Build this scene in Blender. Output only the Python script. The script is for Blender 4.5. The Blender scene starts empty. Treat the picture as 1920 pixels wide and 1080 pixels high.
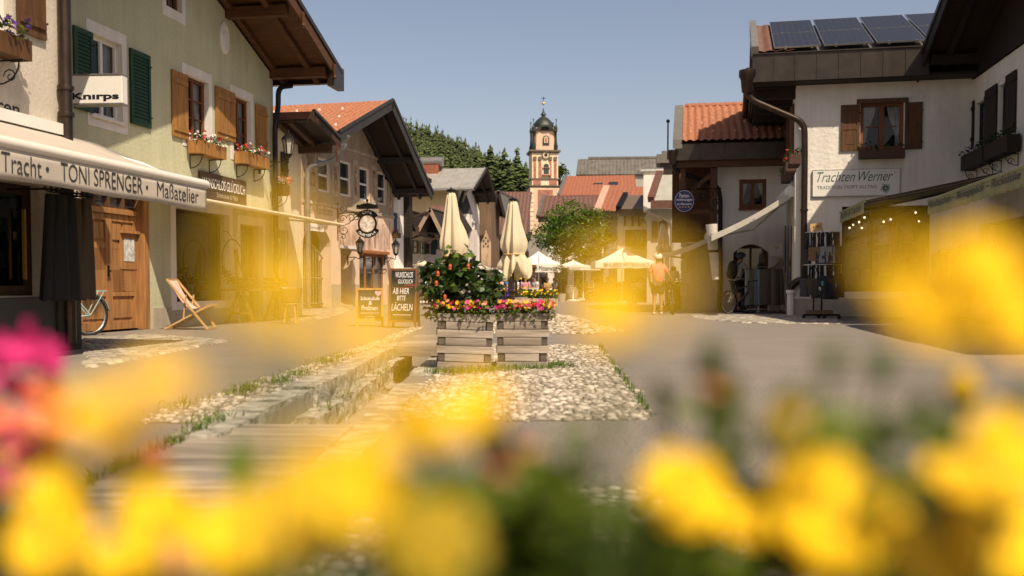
import bpy, bmesh, math, random
import numpy as np
from mathutils import Vector, Matrix, noise
rad = math.radians
rnd = random.Random(11)
npr = np.random.RandomState(5)
S = bpy.context.scene
COL = S.collection
PI = math.pi

# ---------------------------------------------------------------- camera
LENS, PITCH, EYE = 35.0, 0.04, Vector((0, 0, 0.82))
FP = 1920 * LENS / 36.0
SH = math.tan(PITCH) - 3.0 / FP
cam = bpy.data.cameras.new('camera')
cam.lens, cam.sensor_width = LENS, 36.0
cam.shift_y = SH * FP / 1920.0
cam.clip_start, cam.clip_end = 0.02, 3000
cam.dof.use_dof = True
cam.dof.focus_distance = 19.0
cam.dof.aperture_fstop = 1.9
cam_ob = bpy.data.objects.new('camera', cam)
COL.objects.link(cam_ob)
cam_ob.location = EYE
cam_ob.rotation_euler = (PI / 2 - PITCH, 0, 0)
S.camera = cam_ob
# ---------------------------------------------------------------- sky, sun, exposure
SUN = Vector((0.31, -0.52, 0.79)).normalized()
w = bpy.data.worlds.new('World')
S.world = w
w.use_nodes = True
nt = w.node_tree
bg = nt.nodes['Background']
sky = nt.nodes.new('ShaderNodeTexSky')
sky.sky_type = 'NISHITA'
sky.sun_disc = False
sky.sun_elevation = math.asin(SUN.z)
sky.sun_rotation = math.atan2(SUN.x, SUN.y)
sky.air_density, sky.dust_density, sky.ozone_density = 1.0, 3.5, 1.0
sky.altitude = 900
tint = nt.nodes.new('ShaderNodeMix'); tint.data_type = 'RGBA'; tint.blend_type = 'MULTIPLY'; tint.inputs['Factor'].default_value = 1
tint.inputs['B'].default_value = (.80, .65, .56, 1)
nt.links.new(sky.outputs[0], tint.inputs['A']); nt.links.new(tint.outputs['Result'], bg.inputs[0])
bg.inputs[1].default_value = 0.15
sl = bpy.data.lights.new('sun', 'SUN')
sl.energy, sl.angle, sl.color = 4.5, rad(0.55), (1.0, 0.86, 0.66)
sun_ob = bpy.data.objects.new('sun', sl)
COL.objects.link(sun_ob)
sun_ob.rotation_euler = SUN.to_track_quat('Z', 'Y').to_euler()
S.view_settings.view_transform = 'Standard'
S.view_settings.look = 'None'
S.view_settings.exposure = 0.45
S.view_settings.gamma = 1.0
S.render.engine = 'CYCLES'
S.cycles.use_denoising = True
S.cycles.max_bounces = 7
S.cycles.transparent_max_bounces = 12

# ---------------------------------------------------------------- photograph pixel -> place
def ray(px, py):
    cx, cy = (px - 960) / FP, (540 - py) / FP + SH
    c, s = math.cos(PITCH), math.sin(PITCH)
    return Vector((cx, c + cy * s, -s + cy * c))
def at(px, py, y):
    d = ray(px, py)
    return EYE + d * (y / d.y)
def gr(px, py, z=0.0):
    d = ray(px, py)
    return EYE + d * ((z - EYE.z) / d.z)

# ---------------------------------------------------------------- object helpers
def tag(o, label=None, cat=None, group=None, kind=None):
    if label: o['label'] = label
    if cat: o['category'] = cat
    if group: o['group'] = group
    if kind: o['kind'] = kind
    return o
def thing(name, label, cat, loc=(0, 0, 0), rz=0.0, group=None):
    o = bpy.data.objects.new(name, None)
    o.empty_display_size = 0.1
    COL.objects.link(o)
    o.location = loc
    o.rotation_euler = (0, 0, rz)
    return tag(o, label, cat, group)
def link(name, me, parent=None, mat=None):
    o = bpy.data.objects.new(name, me)
    COL.objects.link(o)
    if mat is not None and not me.materials: me.materials.append(mat)
    if parent is not None: o.parent = parent
    return o
def kids(o): return [c for c in bpy.data.objects if c.parent is o]
def dup(root, loc, rz, label=None, group=None, mats=None):
    r = root.copy(); COL.objects.link(r)
    r.location = loc; r.rotation_euler = (0, 0, rz)
    if label: r['label'] = label
    if group: r['group'] = group
    for c in kids(root):
        c2 = c.copy(); COL.objects.link(c2); c2.parent = r
        key = c.name.split('.')[0]
        if mats and key in mats:
            c2.material_slots[0].link = 'OBJECT'; c2.material_slots[0].material = mats[key]
        for g in kids(c):
            g2 = g.copy(); COL.objects.link(g2); g2.parent = c2
    return r
def mesh_np(name, V, F):
    V = np.asarray(V, dtype=np.float32).reshape(-1, 3); F = np.asarray(F, dtype=np.int32)
    me = bpy.data.meshes.new(name)
    n, k = F.shape
    me.vertices.add(len(V)); me.vertices.foreach_set('co', V.ravel())
    me.loops.add(n * k); me.loops.foreach_set('vertex_index', F.ravel())
    me.polygons.add(n)
    me.polygons.foreach_set('loop_start', np.arange(0, n * k, k, dtype=np.int32))
    me.polygons.foreach_set('loop_total', np.full(n, k, dtype=np.int32))
    me.update(calc_edges=True)
    return me
def scatter(bv, bf, mats):
    """mats: (n,4,4) -> one big vertex / face array of copies of a base shape"""
    bv = np.asarray(bv, float); bf = np.asarray(bf, int); mats = np.asarray(mats, float)
    V = np.einsum('nij,vj->nvi', mats[:, :3, :3], bv) + mats[:, None, :3, 3]
    F = bf[None] + (np.arange(len(mats)) * len(bv))[:, None, None]
    return V.reshape(-1, 3), F.reshape(-1, bf.shape[1])
def rmat(loc, scale, rot):
    return np.array(Matrix.LocRotScale(Vector(loc), rot, Vector(scale)))

class MB:
    def __init__(s): s.v = []; s.f = []
    def add(s, vs, fs):
        b = len(s.v); s.v += [tuple(v) for v in vs]; s.f += [tuple(b + i for i in f) for f in fs]; return s
    def poly(s, *p): return s.add(p, [tuple(range(len(p)))])
    def box(s, x0, x1, y0, y1, z0, z1):
        return s.hexa([(x0, y0, z0), (x1, y0, z0), (x1, y1, z0), (x0, y1, z0)], [(x0, y0, z1), (x1, y0, z1), (x1, y1, z1), (x0, y1, z1)])
    def hexa(s, a, b):
        n = len(a)
        fs = [tuple(reversed(range(n))), tuple(range(n, 2 * n))] + [(i, (i + 1) % n, n + (i + 1) % n, n + i) for i in range(n)]
        return s.add(list(a) + list(b), fs)
    def slab(s, pts, t):
        p = [Vector(q) for q in pts]
        n = (p[1] - p[0]).cross(p[2] - p[0]).normalized() * t
        return s.hexa([q - n for q in p], p)
    def beam(s, a, b, wd, h, up=(0, 0, 1)):
        a, b, up = Vector(a), Vector(b), Vector(up)
        d = (b - a).normalized(); sx = d.cross(up).normalized() * wd / 2; uz = sx.cross(d).normalized() * h / 2
        q = [-sx - uz, sx - uz, sx + uz, -sx + uz]
        return s.hexa([a + k for k in q], [b + k for k in q])
    def tube(s, pts, r, n=8, cap=True, closed=False):
        P = [Vector(p) for p in pts]; m = len(P)
        rr = r if hasattr(r, '__len__') else [r] * m
        b = len(s.v); prev = None
        for i in range(m):
            if closed: t = P[(i + 1) % m] - P[i - 1]
            else: t = P[min(i + 1, m - 1)] - P[max(i - 1, 0)]
            t.normalize()
            if prev is None:
                x = t.cross(Vector((0, 0, 1)) if abs(t.z) < .9 else Vector((1, 0, 0))).normalized()
            else:
                x = (prev - t * prev.dot(t)).normalized()
            prev = x; y = t.cross(x)
            for k in range(n):
                a = 2 * PI * k / n
                s.v.append(tuple(P[i] + (x * math.cos(a) + y * math.sin(a)) * rr[i]))
        for i in range(m if closed else m - 1):
            j = (i + 1) % m
            for k in range(n):
                k2 = (k + 1) % n
                s.f.append((b + i * n + k, b + i * n + k2, b + j * n + k2, b + j * n + k))
        if cap and not closed:
            s.f.append(tuple(b + k for k in reversed(range(n)))); s.f.append(tuple(b + (m - 1) * n + k for k in range(n)))
        return s
    def lathe(s, prof, n=16, c=(0, 0, 0), wob=None, ph=0.0, jag=None):
        b = len(s.v); m = len(prof)
        for i, (r, z) in enumerate(prof):
            for k in range(n):
                a = 2 * PI * k / n + ph
                q = r * (wob(a, i) if wob else 1)
                s.v.append((c[0] + q * math.cos(a), c[1] + q * math.sin(a), c[2] + z + (jag(a, i) if jag else 0)))
        for i in range(m - 1):
            for k in range(n):
                k2 = (k + 1) % n
                s.f.append((b + i * n + k, b + i * n + k2, b + (i + 1) * n + k2, b + (i + 1) * n + k))
        s.f.append(tuple(b + k for k in reversed(range(n)))); s.f.append(tuple(b + (m - 1) * n + k for k in range(n)))
        return s
    def ball(s, c, r, n=10, m=6):
        r = r if hasattr(r, '__len__') else (r, r, r)
        b = len(s.v)
        for i in range(1, m):
            t = PI * i / m
            for k in range(n):
                a = 2 * PI * k / n
                s.v.append((c[0] + r[0] * math.sin(t) * math.cos(a), c[1] + r[1] * math.sin(t) * math.sin(a), c[2] + r[2] * math.cos(t)))
        s.v.append((c[0], c[1], c[2] + r[2])); s.v.append((c[0], c[1], c[2] - r[2]))
        top, bot = b + (m - 1) * n, b + (m - 1) * n + 1
        for k in range(n):
            k2 = (k + 1) % n
            s.f.append((top, b + k, b + k2)); s.f.append((bot, b + (m - 2) * n + k2, b + (m - 2) * n + k))
            for i in range(m - 2):
                s.f.append((b + i * n + k, b + (i + 1) * n + k, b + (i + 1) * n + k2, b + i * n + k2))
        return s
    def grid(s, fn, nu, nv):
        b = len(s.v)
        for j in range(nv + 1):
            for i in range(nu + 1): s.v.append(tuple(fn(i / nu, j / nv)))
        for j in range(nv):
            for i in range(nu):
                q = b + j * (nu + 1) + i
                s.f.append((q, q + 1, q + nu + 2, q + nu + 1))
        return s
    def mesh(s, name, smooth=None):
        me = bpy.data.meshes.new(name)
        me.from_pydata(s.v, [], s.f)
        bm = bmesh.new(); bm.from_mesh(me); bmesh.ops.recalc_face_normals(bm, faces=bm.faces); bm.to_mesh(me); bm.free()
        if smooth:
            me.shade_smooth(); me.set_sharp_from_angle(angle=rad(smooth))
        return me
    def build(s, name, mat, parent=None, smooth=None, bevel=0, label=None, solid=0):
        o = link(name, s.mesh(name, smooth), parent, mat)
        if solid:
            md = o.modifiers.new('solid', 'SOLIDIFY'); md.thickness = solid; md.offset = 0
        if bevel:
            md = o.modifiers.new('bevel', 'BEVEL'); md.width = bevel; md.segments = 2; md.limit_method = 'ANGLE'; md.angle_limit = rad(40)
        if label: o['label'] = label
        return o

def text(name, body, mat, parent, x0, x1, z0, z1, y, shear=0.0, bold=0.0, ext=0.004):
    cu = bpy.data.curves.new(name, 'FONT'); cu.body = body; cu.size = 1; cu.shear = shear; cu.offset = bold; cu.extrude = 0.0; cu.resolution_u = 4
    o = bpy.data.objects.new(name, cu); COL.objects.link(o)
    bpy.context.view_layer.update()
    me = bpy.data.meshes.new_from_object(o.evaluated_get(bpy.context.evaluated_depsgraph_get()))
    bpy.data.objects.remove(o)
    V = np.zeros(len(me.vertices) * 3, dtype=np.float32); me.vertices.foreach_get('co', V); V = V.reshape(-1, 3)
    a, b = V.min(0), V.max(0)
    W = np.zeros_like(V)
    W[:, 0] = x0 + (V[:, 0] - a[0]) / (b[0] - a[0]) * (x1 - x0)
    W[:, 2] = z0 + (V[:, 1] - a[1]) / (b[1] - a[1]) * (z1 - z0)
    W[:, 1] = y
    me.vertices.foreach_set('co', W.ravel()); me.update(); me.materials.clear()
    return link(name, me, parent, mat)

# ---------------------------------------------------------------- materials
def lin(c): return tuple(c) + (1,)
MATS = {}
def mat(name, col, rough=.75, metal=0.0, var=.12, vs=2.5, bump=0.0, bs=30.0, st=(1, 1, 1), col2=None, spec=.4, island=False, trans=0.0, detail=6, fine=0.0, dist=0.02, isl=0.0, streak=0.0):
    if name in MATS: return MATS[name]
    m = bpy.data.materials.new(name); m.use_nodes = True
    N, L = m.node_tree.nodes, m.node_tree.links
    bs_ = N['Principled BSDF']
    bs_.inputs['Roughness'].default_value = rough; bs_.inputs['Metallic'].default_value = metal
    bs_.inputs['Specular IOR Level'].default_value = spec
    tc = N.new('ShaderNodeTexCoord'); mp = N.new('ShaderNodeMapping'); mp.inputs['Scale'].default_value = st
    L.new(tc.outputs['Object'], mp.inputs['Vector'])
    a = tuple(min(1, c * (1 - var)) for c in col); b = tuple(min(1, c * (1 + var)) for c in (col2 or col))
    mx = N.new('ShaderNodeMix'); mx.data_type = 'RGBA'
    mx.inputs['A'].default_value = lin(a); mx.inputs['B'].default_value = lin(b)
    if island:
        g = N.new('ShaderNodeNewGeometry'); L.new(g.outputs['Random Per Island'], mx.inputs['Factor'])
    else:
        nz = N.new('ShaderNodeTexNoise'); nz.inputs['Scale'].default_value = vs; nz.inputs['Detail'].default_value = detail; nz.inputs['Roughness'].default_value = .6
        L.new(mp.outputs[0], nz.inputs['Vector'])
        mr = N.new('ShaderNodeMapRange'); mr.inputs['From Min'].default_value = .3; mr.inputs['From Max'].default_value = .7
        L.new(nz.outputs['Fac'], mr.inputs['Value']); L.new(mr.outputs[0], mx.inputs['Factor'])
    out = mx.outputs['Result']
    if fine:
        n3 = N.new('ShaderNodeTexNoise'); n3.inputs['Scale'].default_value = bs * 1.7; n3.inputs['Detail'].default_value = 3
        L.new(mp.outputs[0], n3.inputs['Vector'])
        m2 = N.new('ShaderNodeMix'); m2.data_type = 'RGBA'; m2.blend_type = 'OVERLAY'; m2.inputs['Factor'].default_value = fine
        L.new(out, m2.inputs['A']); L.new(n3.outputs['Fac'], m2.inputs['B']); out = m2.outputs['Result']
    if isl:
        g2 = N.new('ShaderNodeNewGeometry'); r2 = N.new('ShaderNodeMapRange'); r2.inputs['To Min'].default_value = 1 - isl; r2.inputs['To Max'].default_value = 1 + isl * .3
        L.new(g2.outputs['Random Per Island'], r2.inputs['Value'])
        m4 = N.new('ShaderNodeMix'); m4.data_type = 'RGBA'; m4.blend_type = 'MULTIPLY'; m4.inputs['Factor'].default_value = 1
        L.new(out, m4.inputs['A']); L.new(r2.outputs[0], m4.inputs['B']); out = m4.outputs['Result']
    if streak:   # rain streaks and blotchy repairs
        mp2 = N.new('ShaderNodeMapping'); mp2.inputs['Scale'].default_value = (1.7, 1.7, .16); L.new(tc.outputs['Object'], mp2.inputs['Vector'])
        n4 = N.new('ShaderNodeTexNoise'); n4.inputs['Scale'].default_value = 1.6; n4.inputs['Detail'].default_value = 8; n4.inputs['Roughness'].default_value = .7
        L.new(mp2.outputs[0], n4.inputs['Vector'])
        r3 = N.new('ShaderNodeMapRange'); r3.inputs['From Min'].default_value = .42; r3.inputs['From Max'].default_value = .68; r3.inputs['To Min'].default_value = 1; r3.inputs['To Max'].default_value = 1 - streak
        L.new(n4.outputs['Fac'], r3.inputs['Value'])
        m5 = N.new('ShaderNodeMix'); m5.data_type = 'RGBA'; m5.blend_type = 'MULTIPLY'; m5.inputs['Factor'].default_value = 1
        L.new(out, m5.inputs['A']); L.new(r3.outputs[0], m5.inputs['B']); out = m5.outputs['Result']
    L.new(out, bs_.inputs['Base Color'])
    if bump:
        n2 = N.new('ShaderNodeTexNoise'); n2.inputs['Scale'].default_value = bs; n2.inputs['Detail'].default_value = 5
        L.new(mp.outputs[0], n2.inputs['Vector'])
        bp = N.new('ShaderNodeBump'); bp.inputs['Strength'].default_value = bump; bp.inputs['Distance'].default_value = dist
        L.new(n2.outputs['Fac'], bp.inputs['Height']); L.new(bp.outputs[0], bs_.inputs['Normal'])
    if trans:
        tr = N.new('ShaderNodeBsdfTranslucent'); L.new(out, tr.inputs['Color'])
        ms = N.new('ShaderNodeMixShader'); ms.inputs[0].default_value = trans
        L.new(bs_.outputs[0], ms.inputs[1]); L.new(tr.outputs[0], ms.inputs[2]); L.new(ms.outputs[0], N['Material Output'].inputs[0])
    MATS[name] = m
    return m
def plaster(name, col, bump=.35, bs=18, var=.09): return mat(name, col, .9, 0, var, .9, bump, bs, spec=.15, detail=9, fine=.2, streak=.16)
def wood(name, col, axis='x', var=.3, rough=.65, vs=6): 
    st = {'x': (.12, 1, 1), 'y': (1, .12, 1), 'z': (1, 1, .1)}[axis]
    return mat(name, col, rough, 0, var, vs * 2.2, .25, vs * 6, st, spec=.3, detail=8)
M_white = plaster('white_plaster', (.78, .73, .655))
M_aged = plaster('aged_cream_plaster', (.55, .49, .40))
M_cream = plaster('cream_plaster', (.68, .60, .45))
M_green = plaster('sage_green_plaster', (.50, .49, .33), .5, 14)
M_trim = plaster('white_trim', (.70, .66, .60), .1)
M_pink = plaster('pink_plaster', (.70, .52, .38), .2)
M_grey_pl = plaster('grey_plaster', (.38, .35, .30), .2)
M_yellow_pl = plaster('yellow_plaster', (.70, .55, .31), .15)
M_mauve = plaster('mauve_plaster', (.50, .44, .42), .15)
M_granite = mat('dark_granite', (.055, .055, .055), .55, 0, .5, 60, .1, 80)
M_plinth = plaster('beige_plinth', (.42, .36, .27), .2)
M_dkwood = wood('dark_timber', (.022, .014, .010), 'x')
M_dkwood_y = wood('dark_timber_deep', (.024, .014, .009), 'y')
M_soffit = wood('brown_soffit', (.085, .036, .014), 'y', .35)
M_beam = wood('brown_beam', (.055, .028, .014), 'y')
M_shut_g = mat('green_paint', (.012, .045, .014), .5, 0, .25, 8, .05, 40, (1, 1, .1))
M_shut_o = wood('oak_boards', (.30, .145, .04), 'z', .35)
M_shut_b = wood('brown_boards', (.095, .044, .016), 'z', .35)
M_shut_d = wood('black_brown_boards', (.022, .014, .009), 'z', .3)
M_winwood = wood('window_wood', (.17, .06, .022), 'z', .2)
M_doorw = wood('door_oak', (.32, .155, .055), 'z', .38)
M_whitep = mat('white_paint', (.74, .71, .65), .5, 0, .05)
M_pane = mat('window_glass', (.025, .028, .033), .04, 0, .3, 1.5, spec=.8)
M_iron = mat('black_iron', (.012, .011, .010), .45, .6, .3)
M_pipe = mat('brown_metal', (.06, .042, .032), .35, .75, .25, 5)
M_zinc = mat('zinc_metal', (.30, .28, .25), .4, .7, .2, 5)
M_sheet = mat('bronze_sheet', (.052, .040, .031), .42, .55, .25, 3)
M_tile = mat('orange_tile', (.31, .118, .058), .75, 0, .35, 9, .2, 40, detail=4)
M_tile_r = mat('red_tile', (.25, .085, .045), .75, 0, .3, 7, .2, 40, detail=4)
M_tile_b = mat('brown_tile', (.115, .05, .034), .6, 0, .3, 7, .2, 40, detail=4)
M_metal_roof = mat('grey_metal_roof', (.36, .34, .30), .45, .3, .15, 2)
M_dark_roof = mat('weathered_metal_roof', (.15, .135, .115), .5, .3, .3, 1.0, st=(1, 1, .3))
M_canvas = mat('cream_canvas', (.80, .70, .50), .85, 0, .05, 4, .1, 60, trans=.3)
M_canvas_w = mat('white_canvas', (.88, .84, .74), .85, 0, .04, 4, .1, 60, trans=.25)
M_awn = mat('beige_awning', (.50, .44, .365), .85, 0, .06, 3, .12, 90, trans=.12)
M_awn_w = mat('pale_awning', (.70, .66, .58), .85, 0, .1, 3, .1, 90, trans=.4)
M_awn_g = mat('green_awning', (.36, .37, .21), .85, 0, .12, 3, .1, 90, trans=.15)
M_black = mat('black_cloth', (.010, .010, .011), .9, 0, .4, 6, .2, 40, (1, 1, .2))
M_ink = mat('dark_ink', (.03, .027, .025), .7, 0, 0)
M_ink_b = mat('black_ink', (.010, .010, .016), .5, 0, 0)
M_chalk = mat('chalk', (.80, .78, .72), .9, 0, .1, 30)
M_board = mat('blackboard', (.014, .018, .017), .65, 0, .35, 4)
M_leaf = mat('leaf_green', (.026, .048, .004), .6, 0, .35, island=True, col2=(.10, .135, .010), trans=.25, spec=.12)
M_leaf_d = mat('leaf_dark', (.012, .030, .008), .45, 0, .3, island=True, col2=(.05, .09, .016), trans=.2)
M_leaf_y = mat('leaf_lime', (.035, .085, .007), .5, 0, .3, island=True, col2=(.12, .20, .018), trans=.35)
M_needle = mat('needle_green', (.058, .082, .025), .7, 0, .3, .035, col2=(.13, .165, .05), trans=.1, isl=.5)
M_bark = mat('bark', (.07, .05, .035), .9, 0, .3, 8, .5, 30, (1, 1, .2))
M_old = mat('weathered_grey_wood', (.24, .19, .14), .8, 0, .35, 9, .35, 40, (.12, 1, 1), col2=(.36, .30, .235), spec=.2, detail=9, isl=.4)
M_old_dark = wood('weathered_end_wood', (.10, .075, .055), 'x', .3)
M_steel = mat('steel', (.45, .43, .40), .3, .9, .1)
M_skin = mat('skin', (.37, .19, .115), .55, 0, .08, 10)
M_hair = mat('brown_hair', (.05, .03, .018), .6, 0, .2, 30)
M_rubber = mat('black_rubber', (.012, .012, .012), .8, 0, .2)
def glass_clear():
    m = bpy.data.materials.new('clear_glass'); m.use_nodes = True
    N, L = m.node_tree.nodes, m.node_tree.links
    N.remove(N['Principled BSDF'])
    t, g, x, f = N.new('ShaderNodeBsdfTransparent'), N.new('ShaderNodeBsdfGlossy'), N.new('ShaderNodeMixShader'), N.new('ShaderNodeFresnel')
    t.inputs[0].default_value = (.82, .82, .80, 1); g.inputs['Roughness'].default_value = .03; f.inputs[0].default_value = 1.42
    L.new(f.outputs[0], x.inputs[0]); L.new(t.outputs[0], x.inputs[1]); L.new(g.outputs[0], x.inputs[2]); L.new(x.outputs[0], N['Material Output'].inputs[0])
    return m
M_clear = glass_clear()
def glow(name, col, s):
    m = bpy.data.materials.new(name); m.use_nodes = True
    b = m.node_tree.nodes['Principled BSDF']; b.inputs['Base Color'].default_value = lin(col)
    b.inputs['Emission Color'].default_value = lin(col); b.inputs['Emission Strength'].default_value = s
    return m
M_bulb = glow('lit_bulb', (1, .86, .6), 1.2)
def flat(name, col, **k): return mat(name, col, k.pop('rough', .7), 0, k.pop('var', .1), **k)
def petal(name, col, col2=None, tr=.35): return mat(name, col, .6, 0, .12, island=True, col2=col2, trans=tr, spec=.2)
M_py = petal('yellow_petal', (.88, .53, .008), (.90, .61, .012), .22)
M_pg = petal('golden_petal', (.87, .51, .008), (.89, .58, .015), .28)
M_pp = petal('magenta_petal', (.62, .025, .18), (.80, .08, .30), .3)
M_pk = petal('coral_petal', (.75, .16, .10), (.85, .30, .16), .3)
M_ps = petal('salmon_petal', (.80, .32, .14), (.85, .45, .25), .3)
M_pr = petal('red_petal', (.45, .012, .018), (.60, .03, .03), .25)
M_pw = petal('white_petal', (.75, .72, .66), None, .3)
M_pv = petal('violet_petal', (.06, .02, .16), (.12, .04, .28), .25)
# ---------------------------------------------------------------- building helpers
class House:
    """local axes: x to the right along the facade seen from outside, y into the building, z up"""
    def __init__(s, name, label, cat, ox, oy, deg, group=None):
        a = rad(deg); s.o = Vector((ox, oy, 0)); s.x = Vector((math.cos(a), math.sin(a), 0)); s.y = Vector((-math.sin(a), math.cos(a), 0)); s.a = a
        s.e = thing(name, label, cat, s.o, a, group) if name else None
    def hit(s, px, py, off=0.0):
        d = ray(px, py); n = s.y
        t = (s.o + n * off - EYE).dot(n) / d.dot(n)
        p = EYE + d * t - s.o
        return p.dot(s.x), p.z
    def rect(s, l, t, r, b, off=0.0):
        m, h = (l + r) / 2, (t + b) / 2
        x0, x1, z1, z0 = s.hit(l, h, off)[0], s.hit(r, h, off)[0], s.hit(m, t, off)[1], s.hit(m, b, off)[1]
        return min(x0, x1), max(x0, x1), z0, z1
    def box_rect(s, l, t, r, b, o0=-.05, o1=-.31):
        """rect of a trough: its near end seen against the wall, its far end at the front"""
        x0 = s.hit(l, b, o0)[0]; x1 = s.hit(r, b, o1)[0]; z1, z0 = s.hit((l + r) / 2, t, o1)[1], s.hit((l + r) / 2, b, o1)[1]
        return x0, x1, z0, z1
    def w(s, x, y, z): return s.o + s.x * x + s.y * y + Vector((0, 0, z))

def wall(name, m, parent, x0, x1, z0, z1, holes=(), y=0.0, reveal=.2, deep=6.0, gable=None, label=None):
    xs = sorted({x0, x1, *[v for h in holes for v in h[:2] if x0 < v < x1]})
    zs = sorted({z0, z1, *[v for h in holes for v in h[2:4] if z0 < v < z1]})
    b = MB()
    for i in range(len(xs) - 1):
        for j in range(len(zs) - 1):
            cx, cz = (xs[i] + xs[i + 1]) / 2, (zs[j] + zs[j + 1]) / 2
            if any(h[0] < cx < h[1] and h[2] < cz < h[3] for h in holes): continue
            b.poly((xs[i], y, zs[j]), (xs[i + 1], y, zs[j]), (xs[i + 1], y, zs[j + 1]), (xs[i], y, zs[j + 1]))
    for h in holes:
        a0, a1, c0, c1 = h[:4]; r = h[4] if len(h) > 4 else reveal
        b.poly((a0, y, c0), (a0, y + r, c0), (a0, y + r, c1), (a0, y, c1)); b.poly((a1, y, c0), (a1, y, c1), (a1, y + r, c1), (a1, y + r, c0))
        b.poly((a0, y, c0), (a1, y, c0), (a1, y + r, c0), (a0, y + r, c0)); b.poly((a0, y, c1), (a0, y + r, c1), (a1, y + r, c1), (a1, y, c1))
    if deep:
        b.poly((x0, y, z0), (x0, y, z1), (x0, y + deep, z1), (x0, y + deep, z0)); b.poly((x1, y, z0), (x1, y + deep, z0), (x1, y + deep, z1), (x1, y, z1))
        b.poly((x0, y + deep, z0), (x0, y + deep, z1), (x1, y + deep, z1), (x1, y + deep, z0))
        if not gable: b.poly((x0, y, z1), (x1, y, z1), (x1, y + deep, z1), (x0, y + deep, z1))
    me = bpy.data.meshes.new(name); me.from_pydata(b.v, [], b.f)
    bm = bmesh.new(); bm.from_mesh(me); bmesh.ops.remove_doubles(bm, verts=bm.verts, dist=1e-4)
    if gable:
        xr, zr, sl_, sr_ = gable
        for sgn, k in ((-1, sl_), (1, sr_)):
            n = Vector((sgn * k, 0, 1)).normalized()
            bmesh.ops.bisect_plane(bm, geom=bm.verts[:] + bm.edges[:] + bm.faces[:], plane_co=(xr, 0, zr), plane_no=n, clear_outer=True)
    bm.to_mesh(me); bm.free()
    return tag(link(name, me, parent, m), label)

def window(parent, r, y=.10, cols=2, rows=2, fr=.06, mf=None, mp=None, curtain=None, sill=None, mull=.07, name='window', bar=.025, mid=True):
    x0, x1, z0, z1 = r
    b = MB(); d0, d1 = y, y + .06
    b.box(x0, x0 + fr, d0, d1, z0, z1).box(x1 - fr, x1, d0, d1, z0, z1).box(x0 + fr, x1 - fr, d0, d1, z0, z0 + fr).box(x0 + fr, x1 - fr, d0, d1, z1 - fr, z1)
    W = (x1 - x0 - 2 * fr)
    xs = [x0 + fr + W * i / cols for i in range(cols + 1)]
    for x in xs[1:-1]: b.box(x - mull / 2, x + mull / 2, d0 + .004, d1 - .004, z0 + fr, z1 - fr)
    for j in range(1, rows):
        z = z0 + fr + (z1 - z0 - 2 * fr) * j / rows
        for i in range(cols): b.box(xs[i] + mull / 2, xs[i + 1] - mull / 2, d0 + .012, d1 - .012, z - bar / 2, z + bar / 2)
    f = b.build(name, mf or M_whitep, parent)
    g = MB().poly((x0 + fr / 2, d1 - .02, z0 + fr / 2), (x1 - fr / 2, d1 - .02, z0 + fr / 2), (x1 - fr / 2, d1 - .02, z1 - fr / 2), (x0 + fr / 2, d1 - .02, z1 - fr / 2))
    g.build('pane', (M_clear if curtain else (mp or M_pane)), f)
    if curtain:
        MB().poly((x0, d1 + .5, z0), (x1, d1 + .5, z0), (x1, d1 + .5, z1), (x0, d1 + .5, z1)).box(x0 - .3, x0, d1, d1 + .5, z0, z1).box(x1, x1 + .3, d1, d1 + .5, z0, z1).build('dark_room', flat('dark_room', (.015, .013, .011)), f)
        for sgn in (-1, 1):
            xa = x0 if sgn < 0 else x1
            full = W * curtain
            def fn(u, v, xa=xa, sgn=sgn, full=full):
                k = full * (1 - .55 * math.sin(min(1, (1 - v) * 1.25) * PI * .5) ** 2) if v < .99 else full
                return (xa - sgn * u * k, d1 + .05 + .018 * math.sin(u * 26 + v * 2), z0 + .04 + v * (z1 - z0 - .06))
            MB().grid(fn, 24, 8).build('curtain', flat('curtain_cloth', (.72, .69, .64), trans=.4), f, smooth=60)
    if sill: MB().box(x0 - .06, x1 + .06, y - .16, y - .002, z0 - .05, z0 - .003).build('sill', sill, f)
    return f
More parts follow.
